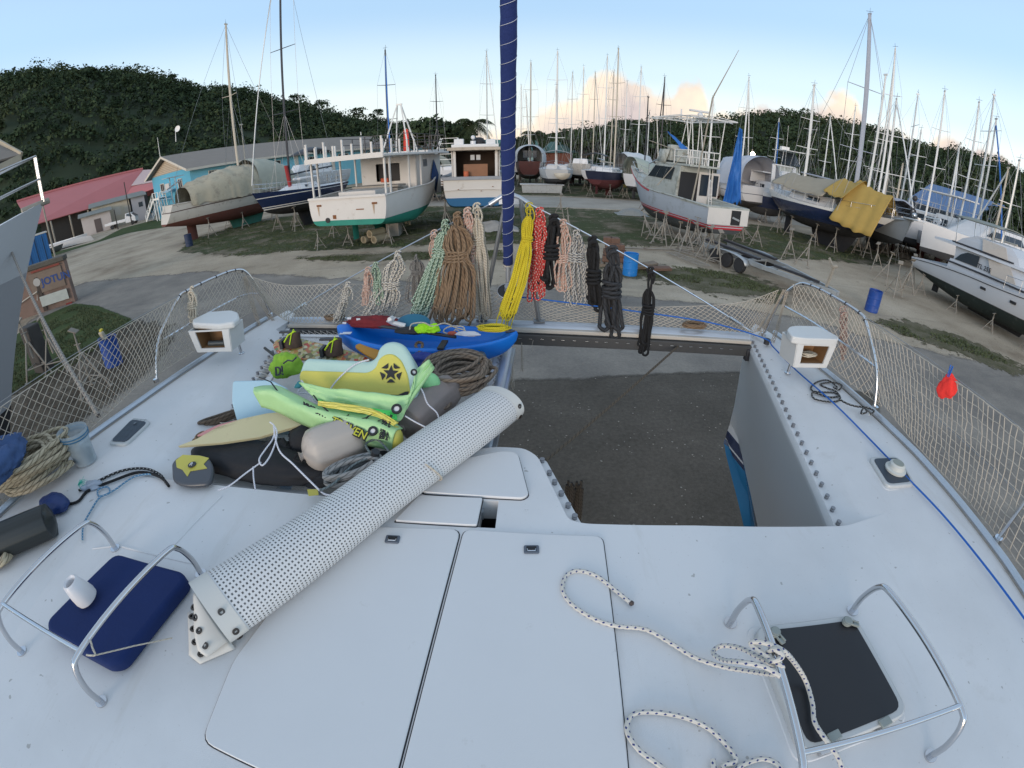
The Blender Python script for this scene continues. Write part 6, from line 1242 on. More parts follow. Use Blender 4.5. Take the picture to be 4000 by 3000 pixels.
for u0,u1,v0,v1 in((0,1,0,0),(0,1,1,1),(0,0,0,1),(1,1,0,1)):
 b.tube([tr(u0+(u1-u0)*i/20,v0+(v1-v0)*i/20)+V((0,0,.006))for i in range(21)],.030,6,flat=.12,upv=(0,0,1)if u0!=u1 else(0,0,1))
part(b,'trampoline_hem',m_smooth)
b=MB();zz=[]
for k in range(52):
 v=k/51;zz.append(tr(0,v)+V((.0,0,.01))if k%2==0 else V((lerp_st(LS,tr(0,v).y,1)-.03,tr(0,v).y,2.96)))
b.tube(zz,.0035,4);zz=[]
for k in range(60):u=k/59;zz.append(tr(u,0)+V((0,0,.01))if k%2==0 else bl_.lerp(br_,.02+u*.45)+bn*.15)
b.tube(zz,.0035,4);zz=[]
for k in range(40):v=k/39*.72;zz.append(tr(1,v)+V((0,0,.01))if k%2==0 else V((lg0.x+(lg1.x-lg0.x)*v*.8-.035,tr(1,v).y,2.94)))
b.tube(zz,.0035,4);part(b,'lacing_cord',M('lacing cord',(.50,.48,.44),.9))
ap=V((-.01,3.90,4.14));b=MB()
for x_,xt in((-.28,-.05),(.25,.07)):b.tube([V((x_,3.90-x_*.09,3.0)),V((xt,3.9,4.11))],.025,8,flat=.75);b.box((x_,3.9-x_*.09,3.02),(.10,.10,.012))
part(b,'striker_strut',M('grey strut',(.22,.23,.24),.4,.6,var=.1))
eL,eR=V((-.19,3.9,4.07)),V((.145,3.9,4.075));b=MB();b.tube([eL,V((-.09,3.9,4.135)),V((-.03,3.9,4.15))],.022,10);b.tube([eR,V((.06,3.9,4.13)),V((.01,3.9,4.15))],.022,10);b.box((-.01,3.9,4.10),(.20,.03,.05));part(b,'striker_saddle',m_alu2)
wL,wR=V((-2.36,4.10,3.03)),V((2.30,3.66,3.03));part(MB().tube([eL,wL],.0065,6),'striker_wire',M('grey rod',(.42,.45,.48),.35,.8));part(MB().tube([eR,wR],.0075,6),'striker_wire',M('bright rod',(.80,.80,.80),.18,.9))
b=MB();b.tube([wR.lerp(eR,.06),wR.lerp(eR,.13)],.016,8);b.tube([wL.lerp(eL,.06),wL.lerp(eL,.13)],.016,8);part(b,'turnbuckle',m_steel)
f0=V((-.035,3.89,3.0));fd=(V((-.02,2.89,5.45))-V((-.035,3.87,3.52))).normalized();fs=V((-.035,3.87,3.52));ft=fs+fd*9
part(MB().tube([f0,fs+fd*.1],.022,10),'forestay_foil',m_alu2)
m_sc=M('blue sail cover',(.012,.028,.135),.85,var=.2,sc=6,bump=.7,bs=22);b=MB();pts=[fs+fd*(.02+i*.06)+V((rnd.uniform(-.002,.002),0,0))for i in range(60)]
b.tube(pts,[.040+.012*min(1,i/20)+rnd.uniform(-.002,.002)for i in range(60)],16);sc_=part(b,'furled_headsail',m_sc)
xa=fd.cross(V((0,1,0))).normalized();ya=fd.cross(xa);b=MB();seg=[]
for i in range(1000):
 s=.06+i*.0036;a=s/.125*2*math.pi;r_=.0415+.012*min(1,s/1.2);seg.append(fs+fd*s+xa*r_*math.cos(a)+ya*r_*math.sin(a))
b.tube(seg,.0016,3);b.build('stitching',M('white thread',(.60,.62,.66),.8),sc_)
part(MB().tube([fs+fd*.06,fs+fd*-.03],[.047,.030],10,caps=False),'sail_tack',M('white sailcloth',(.55,.53,.48),.8,var=.2,sc=20))
b=MB();z_=lambda s:f0+fd*s;b.cyl(z_(.385),z_(.395),.092,n=24);b.cyl(z_(.22),z_(.235),.070,n=24);b.cyl(z_(.12),z_(.22),.068,n=20);b.cyl(z_(.235),z_(.385),.035,n=12);part(b,'furling_drum',M('black plastic',(.02,.022,.025),.4))
b=MB();b.tube([z_(.40)+(xa*math.cos(a)+ya*math.sin(a))*.094 for a in[2*math.pi*i/28 for i in range(28)]],.004,5,closed=True);b.cyl(z_(.0),z_(.12),.03,n=10);b.cyl(z_(.40),z_(.46),.032,n=10);part(b,'drum_ring',m_alu2)
part(MB().tube([z_(.24)+(xa*math.cos(a*.9)+ya*math.sin(a*.9))*(.05)+fd*(i*.0022)for i,a in enumerate([j*.35 for j in range(60)])],.006,5),'coiled_furling_line',M('blue line on drum',(.01,.10,.30),.8))
b=MB();rp=[V((.03,3.88,3.25)),V((1.1,3.72,3.18)),V((1.8,3.62,3.13)),V((2.30,3.46,3.06)),V((2.34,3.34,3.03))]+[ZP(x,y,3.03)for x,y in((1720,800),(1800,870),(1880,950),(1940,1012),(2035,1110),(2130,1225),(2212,1335),(2290,1450))]
tag(b.tube(smooth_path(rp,6),.0065,6).build('furling_line',M('bright blue line',(.01,.11,.42),.8,var=.1,sc=30)),'long bright blue line running from the furling drum along the right side deck','rope')
b=MB();p=ZP(1655,743,3.0);b.cyl(p,p+V((0,0,.04)),.028);b.cyl(p+V((0,0,.04)),p+V((0,0,.05)),.034);part(b,'fairlead',M_blk);p=ZP(1980,1045,3.0)if False else ZP(1945,1016,3.02);part(MB().ball(p,.018),'fairlead',M_blk)
p=V((2.44,3.80,3.02));part(MB().tube([p+V((.02*math.cos(a),.015*math.sin(a),0))for a in[2*math.pi*i/12 for i in range(12)]],.004,5,closed=True),'bow_ring',M_blk)
for s_,pts,mid,cross in((-1,[(-3.05,2.78,2.98),(-3.03,2.95,3.3),(-2.96,3.26,3.55),(-2.93,3.36,3.59),(-2.85,3.75,3.60),(-2.78,4.0,3.59),(-2.72,4.12,3.52),(-2.64,4.2,3.25),(-2.60,4.22,3.0)],[(-3.02,2.99,3.28),(-2.82,4.0,3.30),(-2.66,4.18,3.27)],None),(1,[(2.76,2.34,2.98),(2.75,2.45,3.25),(2.70,2.66,3.54),(2.68,2.76,3.60),(2.64,3.1,3.62),(2.60,3.35,3.62),(2.56,3.50,3.58),(2.48,3.60,3.40),(2.42,3.66,3.0)],[(2.745,2.48,3.28),(2.62,3.2,3.33),(2.50,3.58,3.35)],None)):
 b=MB();b.tube(smooth_path(pts,6),.0125,10);b.tube(smooth_path(mid,4),.010,8)
 for q in(pts[0],pts[-1]):b.cyl(V(q)+V((0,0,0)),V(q)+V((0,0,.03)),.026)
 part(b,'pulpit',m_steel)
 b=MB();tp=smooth_path(pts[2:7],6)
 for k in range(3,len(tp)-2,3):d=(tp[k+1]-tp[k]).normalized();b.tube([tp[k]-d*.004,tp[k]+d*.004],.0165,8)
 part(b,'net_ties',M_blk)
m_seat=M('seat moulding',(.62,.62,.60),.4,var=.05,sc=3);m_inner=M('orange brown lining',(.24,.13,.055),.7,var=.2,sc=8)
for s_,lidp,leg,legt,bx in((-1,[(415,698),(415,690),(450,673),(500,669),(514,674),(517,686),(505,696),(470,701)],(522,764),None,None),(1,[(1700,712),(1706,705),(1722,703),(1765,704),(1812,727),(1811,733),(1740,731),(1712,727)],(1701,806),None,None)):
 zt=3.385;lp=[tuple(ZP(x,y,zt)[:2])for x,y in lidp];cx_,cy_=sum(p[0]for p in lp)/8,sum(p[1]for p in lp)/8
 seat=part(MB().prism(rc(lp,.03,3),zt-.055,zt),'bow_seat',m_seat,bevel=.016)
 w0,w1=min(p[0]for p in lp)+.05,max(p[0]for p in lp)-.05;y0_=min(p[1]for p in lp)+.015;bb=MB();zb_=3.14
 def bring(z,f):
  xm=(w0+w1)/2;hw=(w1-w0)/2*f;return[V((xm-hw,y0_+.02*(1-f),z)),V((xm+hw,y0_+.02*(1-f),z)),V((xm+hw,y0_+.22,z)),V((xm-hw,y0_+.22,z))]
 A,B_=bring(zb_,.84),bring(zt-.05,.98)
 def lf(u,v):return A[0].lerp(A[1],u).lerp(B_[0].lerp(B_[1],u),v)
 def quad(p,q,r,s):bb.add([p,q,r,s],[(0,1,2,3)])
 u0,u1,v0,v1=.16,.84,.16,.94
 quad(A[0],lf(u0,0),lf(u0,1),B_[0]);quad(lf(u1,0),A[1],B_[1],lf(u1,1));quad(lf(u0,0),lf(u1,0),lf(u1,v0),lf(u0,v0));quad(lf(u0,v1),lf(u1,v1),lf(u1,1),lf(u0,1))
 quad(A[1],A[2],B_[2],B_[1]);quad(A[3],A[0],B_[0],B_[3]);quad(A[2],A[3],B_[3],B_[2]);quad(A[0],A[3],A[2],A[1])
 bb.build('seat_box',m_seat,seat,smooth=False,thick=.012)
 ib=MB();I0=[lf(u0,v0),lf(u1,v0),lf(u1,v1),lf(u0,v1)];I1=[p+V((0,.17,.0))for p in I0];ib.add(I0+I1,[(4,5,6,7),(0,1,5,4),(1,2,6,5),(2,3,7,6),(3,0,4,7)]);ib.build('box_lining',m_inner,seat,smooth=False)
 fl_=V((*ZP(leg[0],leg[1],3.0)[:2],3.0));part(MB().tube([fl_,V((fl_.x+(0.0 if s_<0 else.0),fl_.y-.02,zt-.05))],.0125,8).cyl(fl_,fl_+V((0,0,.008)),.028),'seat_leg',m_steel)
 if s_<0:tag(MB().tube([lf(.3,.25)+V((0,.06,0)),lf(.75,.25)+V((0,.06,0))],.025,10).build('rolled_bottle',M('dark bottle',(.06,.07,.07),.3)),'dark bottle lying inside the left bow seat box','bottle')
 else:COILBOX=(lf(.5,.30)+V((0,.06,0)))
m_frame=M('hatch frame',(.50,.51,.50),.4,.1,var=.08,sc=4);m_acr=M('dark acrylic',(.035,.048,.065),.3,var=.12,sc=3,spec=.25)
def hatch(pts,z=3.0,inset=.025,h=.03,mat=None,r=.05,name='deck_hatch',foot=.006):
 base=part(MB().prism(rc(pts,r),z-.002,z+h),name,m_frame,bevel=.007);c=V((sum(p[0]for p in pts)/len(pts),sum(p[1]for p in pts)/len(pts)));ip=[]
 for p in pts:d=V(p)-c;ip.append(tuple(c+d*(1-inset/max(.05,d.length)*1.25)))
 MB().prism(rc(ip,r*.8),z+h,z+h+.003).build('pane',mat or m_acr,base,smooth=False)
 sp=[tuple(c+(V(p)-c)*1.09)for p in pts];MB().prism(rc(sp,r*1.1),z-.004,z+.004+foot).build('plinth',m_deckm,base,bevel=.005);return base,ip
hL,_=hatch(XY([(231,958),(286,902),(327,908),(272,960)],3.03));p=ZP(292,915,3.035);MB().cyl(p,p+V((0,0,.006)),.012).build('knob',M('grey knob',(.13,.15,.17),.5),hL)
b=MB()
for k in range(5):
 a_,c2=ZP(240+k*12,952-k*12,3.0345),ZP(270+k*12,955-k*12,3.0345);b.tube([a_,c2],.0009,3)
for k in range(4):a_,c2=ZP(242+k*9,955,3.0345),ZP(288+k*9,905,3.0345);b.tube([a_,c2],.0009,3)
b.build('insect_screen',M('screen cord',(.10,.12,.14),.6),hL)
hR,_=hatch(XY([(1876,986),(1941,985),(1979,1046),(1917,1051)],3.03));c=ZP(1933,1016,3.03)
MB().lathe([(.07,0),(.072,.012),(.055,.02),(.052,.045),(.042,.05),(.04,.053),(.001,.054)],(c.x,c.y,3.033),24).build('vent_cowl',M('vent white',(.55,.56,.52),.4),hR);MB().cyl(V((c.x,c.y,3.086)),V((c.x,c.y,3.089)),.037,n=24).build('vent_cap',M('vent olive',(.27,.29,.25),.5),hR)
b=MB()
for q in((1925,1048),(1948,1046)):p=ZP(q[0],q[1],3.012);b.box(p+V((0,-.003,0)),(.02,.012,.012))
b.build('hinge',M_blk,hR)
BH=XY([(1627,1352),(1846,1326),(1966,1540),(1738,1632)],3.045);hB,ip=hatch(BH,h=.045,inset=.03,r=.06,mat=M('blackout pane',(.012,.013,.016),.45,var=.1),foot=.002)
mh=M('handle grey',(.26,.29,.27),.5,var=.06)
for(px,py,a)in((1672,1368,-70),(1828,1345,-30)):
 p=ZP(px,py,3.05);d=V((math.cos(R(a)),math.sin(R(a)),0));b=MB();b.cyl(p,p+V((0,0,.016)),.022,n=18);b.cyl(p+V((0,0,.016)),p+V((0,0,.020)),.018,n=18);sd_=V((-d.y,d.x,0))
 for s in(1,-1):b.bar(p+V((0,0,.010))+sd_*s*.008,p+d*.052+V((0,0,.008))+sd_*s*.010,.006,.010)
 b.bar(p+d*.030+V((0,0,.006)),p+d*.056+V((0,0,.004)),.020,.006);b.build('handle',mh,hB,bevel=.0015)
for(px,py)in((1912,1560),(1802,1590)):p=ZP(px,py,3.05);MB().box((p.x,p.y,3.052),(.05,.034,.010),R(8)).build('hinge',mh,hB,bevel=.003)
b=MB();q=ZP(1780,1628,3.03);b.box((1.0,.262,3.02),(.06,.014,.02));b.box((1.24,.262,3.02),(.06,.014,.02));b.build('hinge_pin',m_steel,hB)
def grab(F,T,X):
 b=MB();f1,f2,f3,f4=F;up=V((0,0,1))
 for a,c,s in((f1,f2,1),(f3,f4,1)):
  d=(c-a).normalized();b.tube(smooth_path([a,a+up*.10+d*.0,a+up*.20+d*.03,a+up*.235+d*.09,(a+c)/2+up*.25,c+up*.235-d*.09,c+up*.20-d*.03,c+up*.10,c],7),.0125,12)
  for q in(a,c):b.cyl(q,q+up*.010,.027,n=14)
 a,c=X;b.tube([a,c],.0105,10);return part(b,'hatch_guard',m_steel)
FL_=[ZP(x,y,3.0)for x,y in((49,1409),(250,1186),(221,1517),(435,1241))]
grab(FL_,0,(FL_[0].lerp(FL_[1],.13)+V((0,0,.236)),FL_[2].lerp(FL_[3],.13)+V((0,0,.236))))
FR=[ZP(x,y,3.0)for x,y in((1577,1347),(1840,1321),(2008,1634))];f4=ZP(1750,1690,3.24);f4.z=3.0
grab([f4,FR[0],FR[2],FR[1]],0,(f4.lerp(FR[0],.13)+V((0,0,.236)),FR[2].lerp(FR[1],.13)+V((0,0,.236))))
FRt=(f4,FR[0])
m_cord=M('net cord',(.46,.41,.34),.95,var=.2,sc=20)
def net(name,tops,bots,nu,nv,r=.0031,sag=.03,seed=0,diamond=True,jit=.006,mat=None,wire=None,sq=False):
 T_,B_=smooth_path(tops,10),smooth_path(bots,10)
 def at(P_,u):u=max(0,min(1,u))*(len(P_)-1);i=min(len(P_)-2,int(u));return P_[i].lerp(P_[i+1],u-i)
 def pt(i,j):
  u,v=i/nu,j/nv;p=at(T_,u).lerp(at(B_,u),v);k=V((nz3((u*nu*.9,v*9,0),1,seed),nz3((u*nu*.9,v*9,5),1,seed),nz3((u*nu*.9,v*9,9),1,seed)))
  s=sag*math.sin(math.pi*v);return p+k*jit+V((0,0,-s*.2))+V((0,-s*.3,0))+V((0,0,.02*math.sin(i*math.pi)if v==0 else 0))
 b=MB()
 if sq:
  for i in range(nu+1):b.tube([pt(i,j)for j in range(nv+1)],r,3,caps=False)
  for j in range(nv+1):b.tube([pt(i,j)for i in range(nu+1)],r,3,caps=False)
 for d in(()if sq else(1,-1)):
  for i0 in range(-nv,nu+nv):
   ln=[]
   for j in range(nv+1):
    i=i0+d*j
    if 0<=i<=nu:ln.append(pt(i,j))
   if len(ln)>1:b.tube(ln,r,3,caps=False)
 for P_ in(T_,B_)if wire is None else(T_,):b.tube(P_,r*1.1,3)
 return part(b,name,mat or m_cord)
net('safety_net',[(-3.10,.55,3.60),(-3.05,1.0,3.59),(-3.0,1.6,3.58),(-2.98,2.3,3.58),(-2.97,2.9,3.57),(-2.95,3.30,3.57)],[(-3.25,.3,3.02),(-3.22,.8,3.0),(-3.17,1.5,3.0),(-3.10,2.15,3.02),(-3.06,2.6,3.06),(-3.04,2.85,3.03)],42,8,seed=1)
net('safety_net',[(-2.95,3.32,3.57),(-2.87,3.7,3.59),(-2.78,4.0,3.58),(-2.73,4.1,3.52)],[(-3.04,2.85,3.03),(-2.92,3.35,3.05),(-2.8,3.85,3.10),(-2.70,4.12,3.12)],18,8,seed=2,jit=.012)
net('safety_net',[(-2.72,4.1,3.50),(-2.3,4.12,3.36),(-1.6,4.1,3.34),(-.6,4.02,3.30),(.2,3.98,3.24)],[(-2.55,4.2,3.05),(-2.2,4.0,2.99),(-1.6,3.98,3.0),(-.6,3.95,3.02),(.2,3.9,3.02)],50,7,seed=3,jit=.010)
net('safety_net',[(.2,3.98,3.20),(.9,3.9,3.16),(1.5,3.82,3.20),(2.1,3.72,3.30),(2.45,3.62,3.48)],[(.2,3.9,3.02),(.9,3.84,3.0),(1.6,3.77,2.99),(2.2,3.7,3.0),(2.42,3.74,3.02)],40,7,seed=4,jit=.008)
net('safety_net',[(2.52,3.52,3.57),(2.60,3.3,3.61),(2.66,2.95,3.60),(2.69,2.72,3.58)],[(2.60,3.5,3.04),(2.68,3.1,3.06),(2.76,2.7,3.02),(2.78,2.3,3.03)],16,8,seed=5,jit=.014)
net('safety_net',[(2.69,2.72,3.58),(2.64,2.3,3.58),(2.62,1.9,3.59),(2.60,1.5,3.60),(2.60,1.1,3.60),(2.60,.6,3.6)],[(2.80,2.32,3.05),(2.76,2.0,3.02),(2.75,1.7,3.0),(2.73,1.3,3.0),(2.70,.95,3.0),(2.66,.4,3.0)],44,11,seed=6,sq=True,sag=.08,jit=.012)
b=MB();b.tube([(-3.10,.55,3.605),(-2.95,3.31,3.58)],.003,5);b.tube([(2.60,.6,3.605),(2.69,2.73,3.59)],.003,5);b.tube([(2.64,.6,3.3),(2.75,2.5,3.27)],.003,5);part(b,'lifeline',M_wire)
b=MB();p=ZP(2150,1172,3.0);b.tube([p,p+V((.05,.0,.62))],.0125,8);b.cyl(p,p+V((0,0,.04)),.03);p=V((-3.16,1.65,3.0));part(b,'stanchion',m_steel)
b=MB()
for k,(a,c_)in enumerate(((V((-2.72,4.06,3.5)),V((-2.48,4.05,3.0))),(V((-2.72,4.06,3.5)),V((-2.60,3.95,3.0))),(V((2.50,3.56,3.5)),V((2.44,3.5,3.0))),(V((2.48,3.58,3.5)),V((2.36,3.62,3.02))))):
 for q in range(5):b.tube([a.lerp(c_,t)+V((.02*math.sin(t*14+q*1.3),.012*math.cos(t*11+q),0))for t in[i/14 for i in range(15)]],.0035,4)
part(b,'gathered_net',M('gathered cord',(.36,.31,.25),.95,var=.25,sc=15))
def drum(px,py,mat,label,tilt=0,h=.88,r=.29,open_=True):
 p=ZP(px,py,0);o=MB().lathe([(.001,0),(r-.01,0),(r,.02),(r,.28),(r+.012,.30),(r,.32),(r,.56),(r+.012,.58),(r,.60),(r,h-.02),(r+.006,h),(r-.02,h),(r-.03,h-.04 if not open_ else.25),(.001,h-.04 if not open_ else.24)],(0,0,0),28).build('drum',mat,None,auto=25);o.location=p;o.rotation_euler=(tilt,0,rnd.uniform(0,6));return tag(o,label,'drum','blue drums in the yard')
m_dr=M('bright blue plastic',(.015,.20,.55),.4,var=.08,sc=2,dirt=(.30,.42,.50),dsc=3,dth=.62);m_dr2=M('royal blue plastic',(.012,.06,.28),.45,var=.12,sc=2,dirt=(.10,.14,.28),dsc=3);m_dr3=M('dark blue plastic',(.02,.035,.08),.6,var=.15,sc=2)
drum(1360,594,m_dr,'bright blue open drum behind the striker wire, right of the brick pallet');drum(1881,672,m_dr2,'royal blue open drum alone on the gravel at right');drum(410,532,m_dr3,'dark blue drum beside the rudder of the old ketch',h=.95)
drum(247,788,m_dr2,'blue drum with a yellow-topped jug in it, behind the left netting',.08)
p=ZP(247,788,0);tag(MB().box((p.x-.05,p.y,.95),(.16,.12,.28),Matrix.Rotation(.3,3,'X')).build('jug',M('cloudy jug',(.42,.38,.28),.5,var=.2,sc=8),bevel=.03),'cloudy jug with a yellow cap standing in the left blue drum','jug');j_=bpy.data.objects['jug']
c_=MB().box((p.x-.05,p.y+.0,1.12),(.10,.10,.06),Matrix.Rotation(.3,3,'X')).build('cap',M('yellow cap',(.55,.45,.03),.5),None,bevel=.01);c_.parent=j_;j_['label']='cloudy jug with a yellow cap standing in the left blue drum'
m_brick=M('orange block',(.15,.085,.058),.85,var=.3,sc=5,dirt=(.12,.07,.05),dsc=5);m_wood=M('weathered wood',(.20,.16,.12),.9,var=.3,sc=4)
p=ZP(1325,572,0);pal=empty('pallet',p,R(-10),'wooden pallet under the heap of orange blocks behind the hanging black ropes','pallet');b=MB()
for k in range(6):b.box((-.5+k*.2,0,.13),(.12,1.1,.025))
for k in(-.5,0,.5):b.box((0,k,.06),(1.2,.1,.11))
lb(b,'slats',m_wood,pal,smooth=False)
for k,(x_,y_,z_,a_,w_)in enumerate(((-.3,0,.27,0,'left bottom'),(.25,.05,.27,.1,'right bottom'),(-.25,.05,.53,.2,'left second-layer'),(.3,0,.53,-.1,'right second-layer'),(-.2,.1,.79,.1,'left third-layer'),(.18,.0,.79,.3,'right third-layer'),(-.3,.35,1.0,.0,'topmost left'),(.0,.3,1.0,.15,'topmost right'))):
 q=p+Matrix.Rotation(R(-10),3,'Z')@V((x_,y_,0));o=MB().box((0,0,0),(.38,.42,.24)).build('concrete_form_block',m_brick,None,bevel=.015);o.location=(q.x,q.y,z_);o.rotation_euler=(0,0,a_-.17);tag(o,'%s orange-stained block on the pallet by the blue drum'%w_,'block','orange-stained blocks')
for k,(px,py,a_,ln,lbl)in enumerate(((1385,577,.2,1.1,'left rusty board of the low pile right of the bright blue drum'),(1410,574,-.3,1.2,'middle board of the low pile right of the bright blue drum'),(1425,580,.15,1.0,'right orange-brown board of the low pile beside the bright blue drum'),(1405,570,.6,.7,'short broken board on top of the low pile beside the blue drum'))):
 q=ZP(px,py,.10+.07*k);o=MB().box((0,0,0),(ln,.3,.12)).build('timber_baulk',m_brick if k==2 else m_wood,None,bevel=.015);o.location=q;o.rotation_euler=(.05*k,0,a_);tag(o,lbl,'timber','boards beside the blue drum')
hd=ZP(1808,640,.45);tl=ZP(1545,532,.5);hd.z=tl.z=0;d=(tl-hd);ln=d.length;d.normalize();root=empty('boat_trailer',hd,math.atan2(d.y,d.x),'long galvanised three-axle boat trailer, hitch toward the right pulpit','trailer');b=MB();hw_=1.05
for s in(1,-1):b.bar(V((0,s*.05,.55)),V((ln*.45,s*hw_*.8,.58)),.10,.18);b.bar(V((ln*.45,s*hw_*.8,.58)),V((ln,s*hw_*.8,.62)),.10,.20)
for f in(.18,.45,.62,.78,.98):w_=hw_*.8*min(1,f/.45);b.bar(V((ln*f,-w_,.55)),V((ln*f,w_,.55)),.08,.10)
lb(b,'frame',m_galv,root,smooth=False);b=MB()
for s in(1,-1):b.bar(V((ln*.52,s*.55,.80)),V((ln*1.0,s*.6,.84)),.22,.10)
b.bar(V((ln*.12,.12,.72)),V((ln*.42,.35,.72)),.12,.10);lb(b,'bunks',M_blk,root)
b=MB();b.bar(V((ln*.08,0,.6)),V((ln*.06,0,1.5)),.09);b.bar(V((ln*.06,0,1.4)),V((ln*.10,0,1.75)),.07);b.cyl(V((ln*.06,-.15,1.5)),V((ln*.06,.15,1.5)),.07);lb(b,'winch_post',m_pole,root)
tyre=MB();tyre.lathe([(.20,-.11),(.32,-.11),(.345,-.07),(.345,.07),(.32,.11),(.20,.11)],(0,0,0),22);T0=None
for s in(1,-1):
 for k in range(3):
  if T0 is None:
   T0=tyre.build('wheel',M('rubber',(.025,.025,.027),.8,var=.2),None);h_=MB().lathe([(.001,.05),(.07,.07),(.10,.03),(.19,.05),(.20,.10),(.20,-.10),(.001,-.08)],(0,0,0),18).build('rim',m_gel,None);h_.parent=T0;o=T0
  else:o=T0.copy();C.objects.link(o);h2=h_.copy();C.objects.link(h2);h2.parent=o
  o.parent=root;o.location=(ln*(.60+.115*k),s*(hw_+.02),.345);o.rotation_euler=(R(90)*(-s)*-1,0,0)
 b=MB();x0_,x1_=ln*.54,ln*.89;b.grid(lambda u,v:V((x0_+(x1_-x0_)*u,s*(hw_-.13+.28*v),.42+.36*math.sin(math.pi*u)**.35)),16,2);lb(b,'mudguard',m_galv,root,thick=.02)
heap=[(1402,512),(1412,520),(1425,528),(1420,508),(1440,505),(1462,540),(1478,548),(1490,556),(1500,545),(1512,560),(1520,548),(1528,566),(1534,556),(1496,535),(1545,574),(1555,570),(1508,535),(1482,530),(1590,520),(1605,515),(1620,522),(1630,530),(1596,505)]
heap=[h_ for i_,h_ in enumerate(heap)if i_%4!=3]
for k,(x,y)in enumerate(heap):
 lean=(rnd.uniform(-.5,.5),rnd.uniform(-.5,.5))if k%3==0 else(rnd.uniform(-.08,.08),rnd.uniform(-.08,.08));nb=('leftmost','second','third','fourth','fifth','sixth','seventh','eighth','ninth','tenth','eleventh','twelfth','thirteenth','fourteenth','fifteenth','sixteenth','seventeenth','eighteenth','nineteenth')[sorted(heap).index((x,y))]
 o=stand(tuple(ZP(x,y,.02)),rnd.uniform(1.1,1.8),None,'%s stand%s in the stand heap by the sport fishing boat, %s'%(nb,'' if 'right' in nb or nb=='leftmost' else ' from the left','leaning over' if k%3==0 else 'upright'),lean)
for k,(x,y,lbl)in enumerate(((1700,560,'spare stand with a tilted white pad, left of the lone stand by the trailer'),(1735,575,'tall spare stand right of the trailer'),(1770,520,'spare stand with a big square pad near the navy ketch keel'),(1930,640,'stand left of the motor yacht bow'),(1955,630,'stand in the tangle under the motor yacht bow, nearer one'),(1905,612,'low stand between the ketch bow and the motor yacht'),(1962,612,'stand in the tangle under the motor yacht bow, farther one'),(1890,585,'lone stand under the bow of the navy ketch'),(1210,470,'lone stand on the grass behind the red rope'),(1230,520,'stand hidden behind the pink rope hank'))):
 stand(tuple(ZP(x,y,0)),1.7,None,lbl,(.05,.1)if k%2 else None)
for k,(a,c_,w_,lbl)in enumerate((((1440,545),(1515,575),.55,'left of the two ladder frames lying by the stand heap'),((1452,538),(1545,566),.5,'right of the two ladder frames lying by the stand heap'))):
 A,B_=ZP(*a,.12),ZP(*c_,.12);d=(B_-A).normalized();n2=V((-d.y,d.x,0))*w_;b=MB();b.tube([A,B_],.03,5);b.tube([A+n2,B_+n2],.03,5)
 for q in range(13):t=q/12;b.tube([A.lerp(B_,t),A.lerp(B_,t)+n2],.022,5)
 tag(b.build('ladder_frame',m_std),lbl,'ladder','ladder frames on the gravel')
p=ZP(1385,465,0);tag(MB().grid(lambda u,v:V((p.x+(u-.5)*2.6-.8,p.y+(v-.5)*1.6,.01+max(0,.5*math.sin(u*math.pi)*math.sin(v*math.pi)+.1*nz3((u*7,v*7,1))))),18,12).build('wire_mesh_heap',M('grey wire mesh',(.24,.25,.24),.7,var=.4,sc=20)),'flattened heap of grey wire mesh on the grass before the sport fishing boat','wire mesh')
A,B_=ZP(1335,535,.04),ZP(1560,545,.04);tag(MB().tube([A,B_],.04,6).build('steel_pipe',m_std),'long thin pipe lying on the grass edge behind the bright blue drum','pipe')
p=ZP(1170,417,0);bx=MB();bx.box((p.x,p.y,.5),(4.4,1.6,.9),taper=1.05);bx.box((p.x,p.y,1.0),(5.0,1.8,.12));tag(bx.build('cable_box',M('white fibreglass box',(.52,.50,.46),.6,var=.15,dirt=(.3,.27,.22)),bevel=.05),'upturned white box lying in front of the round-sterned sloop','box')
p=ZP(1355,405,0);tag(MB().box((p.x,p.y,.8),(1.6,1.2,1.6)).build('liquid_tank_cage',M('yellowed tank',(.42,.30,.08),.6,var=.3),bevel=.06),'yellow caged tank right of the navy and red sloop','tank')
p=WP(1626,333,62);lamp=empty('street_lamp',(p.x,p.y,0),0,'lit yard lamp in front of the dark right hill','street lamp');MB().tube([(p.x,p.y+.2,0),(p.x,p.y+.2,p.z+.6)],.07,8).build('post',m_pole,lamp)
m_lit=bpy.data.materials.new('lit globe');m_lit.use_nodes=True;q=m_lit.node_tree.nodes['Principled BSDF'];q.inputs['Emission Color'].default_value=(1,.82,.70,1);q.inputs['Emission Strength'].default_value=9
MB().ball(p,.30,16,10).build('lamp_globe',m_lit,lamp)
for(px,D_,ly,lbl)in((270,92,420,'thin dark utility pole in front of the pickup'),(240,90,455,'shorter fence post left of the utility pole')):
 q=WP(px+14,478 if px==270 else 490,D_);q.z=0;t_=WP(px-2,ly-27 if px==270 else ly,D_);pole('utility_pole',q,V((q.x,q.y,t_.z)),.11,M('dark pole',(.05,.045,.04),.9),lbl,'pole')
t_=WP(74,347,30);b_=WP(80,402,30);pole('radio_mast',V((t_.x,t_.y,0)),t_,.06,m_pole,'pale pole rising behind the bow rail of the big hull at left','pole')
c=WP(262,470,95);c.z=0;root=empty('pickup_truck',c,R(25),'white flatbed pickup truck parked before the cream store building','truck');b=MB()
sc_=1.0;b.loft([[V((x_,y_,.5))for x_,y_ in((1.0,-.95),(3.0,-.9),(3.0,.9),(1.0,.95))],[V((x_,y_,1.35))for x_,y_ in((1.0,-.95),(3.0,-.88),(3.0,.88),(1.0,.95))],[V((x_,y_,2.15))for x_,y_ in((1.15,-.8),(2.2,-.75),(2.2,.75),(1.15,.8))]]);lb(b,'cab',m_gel,root,bevel=.05)
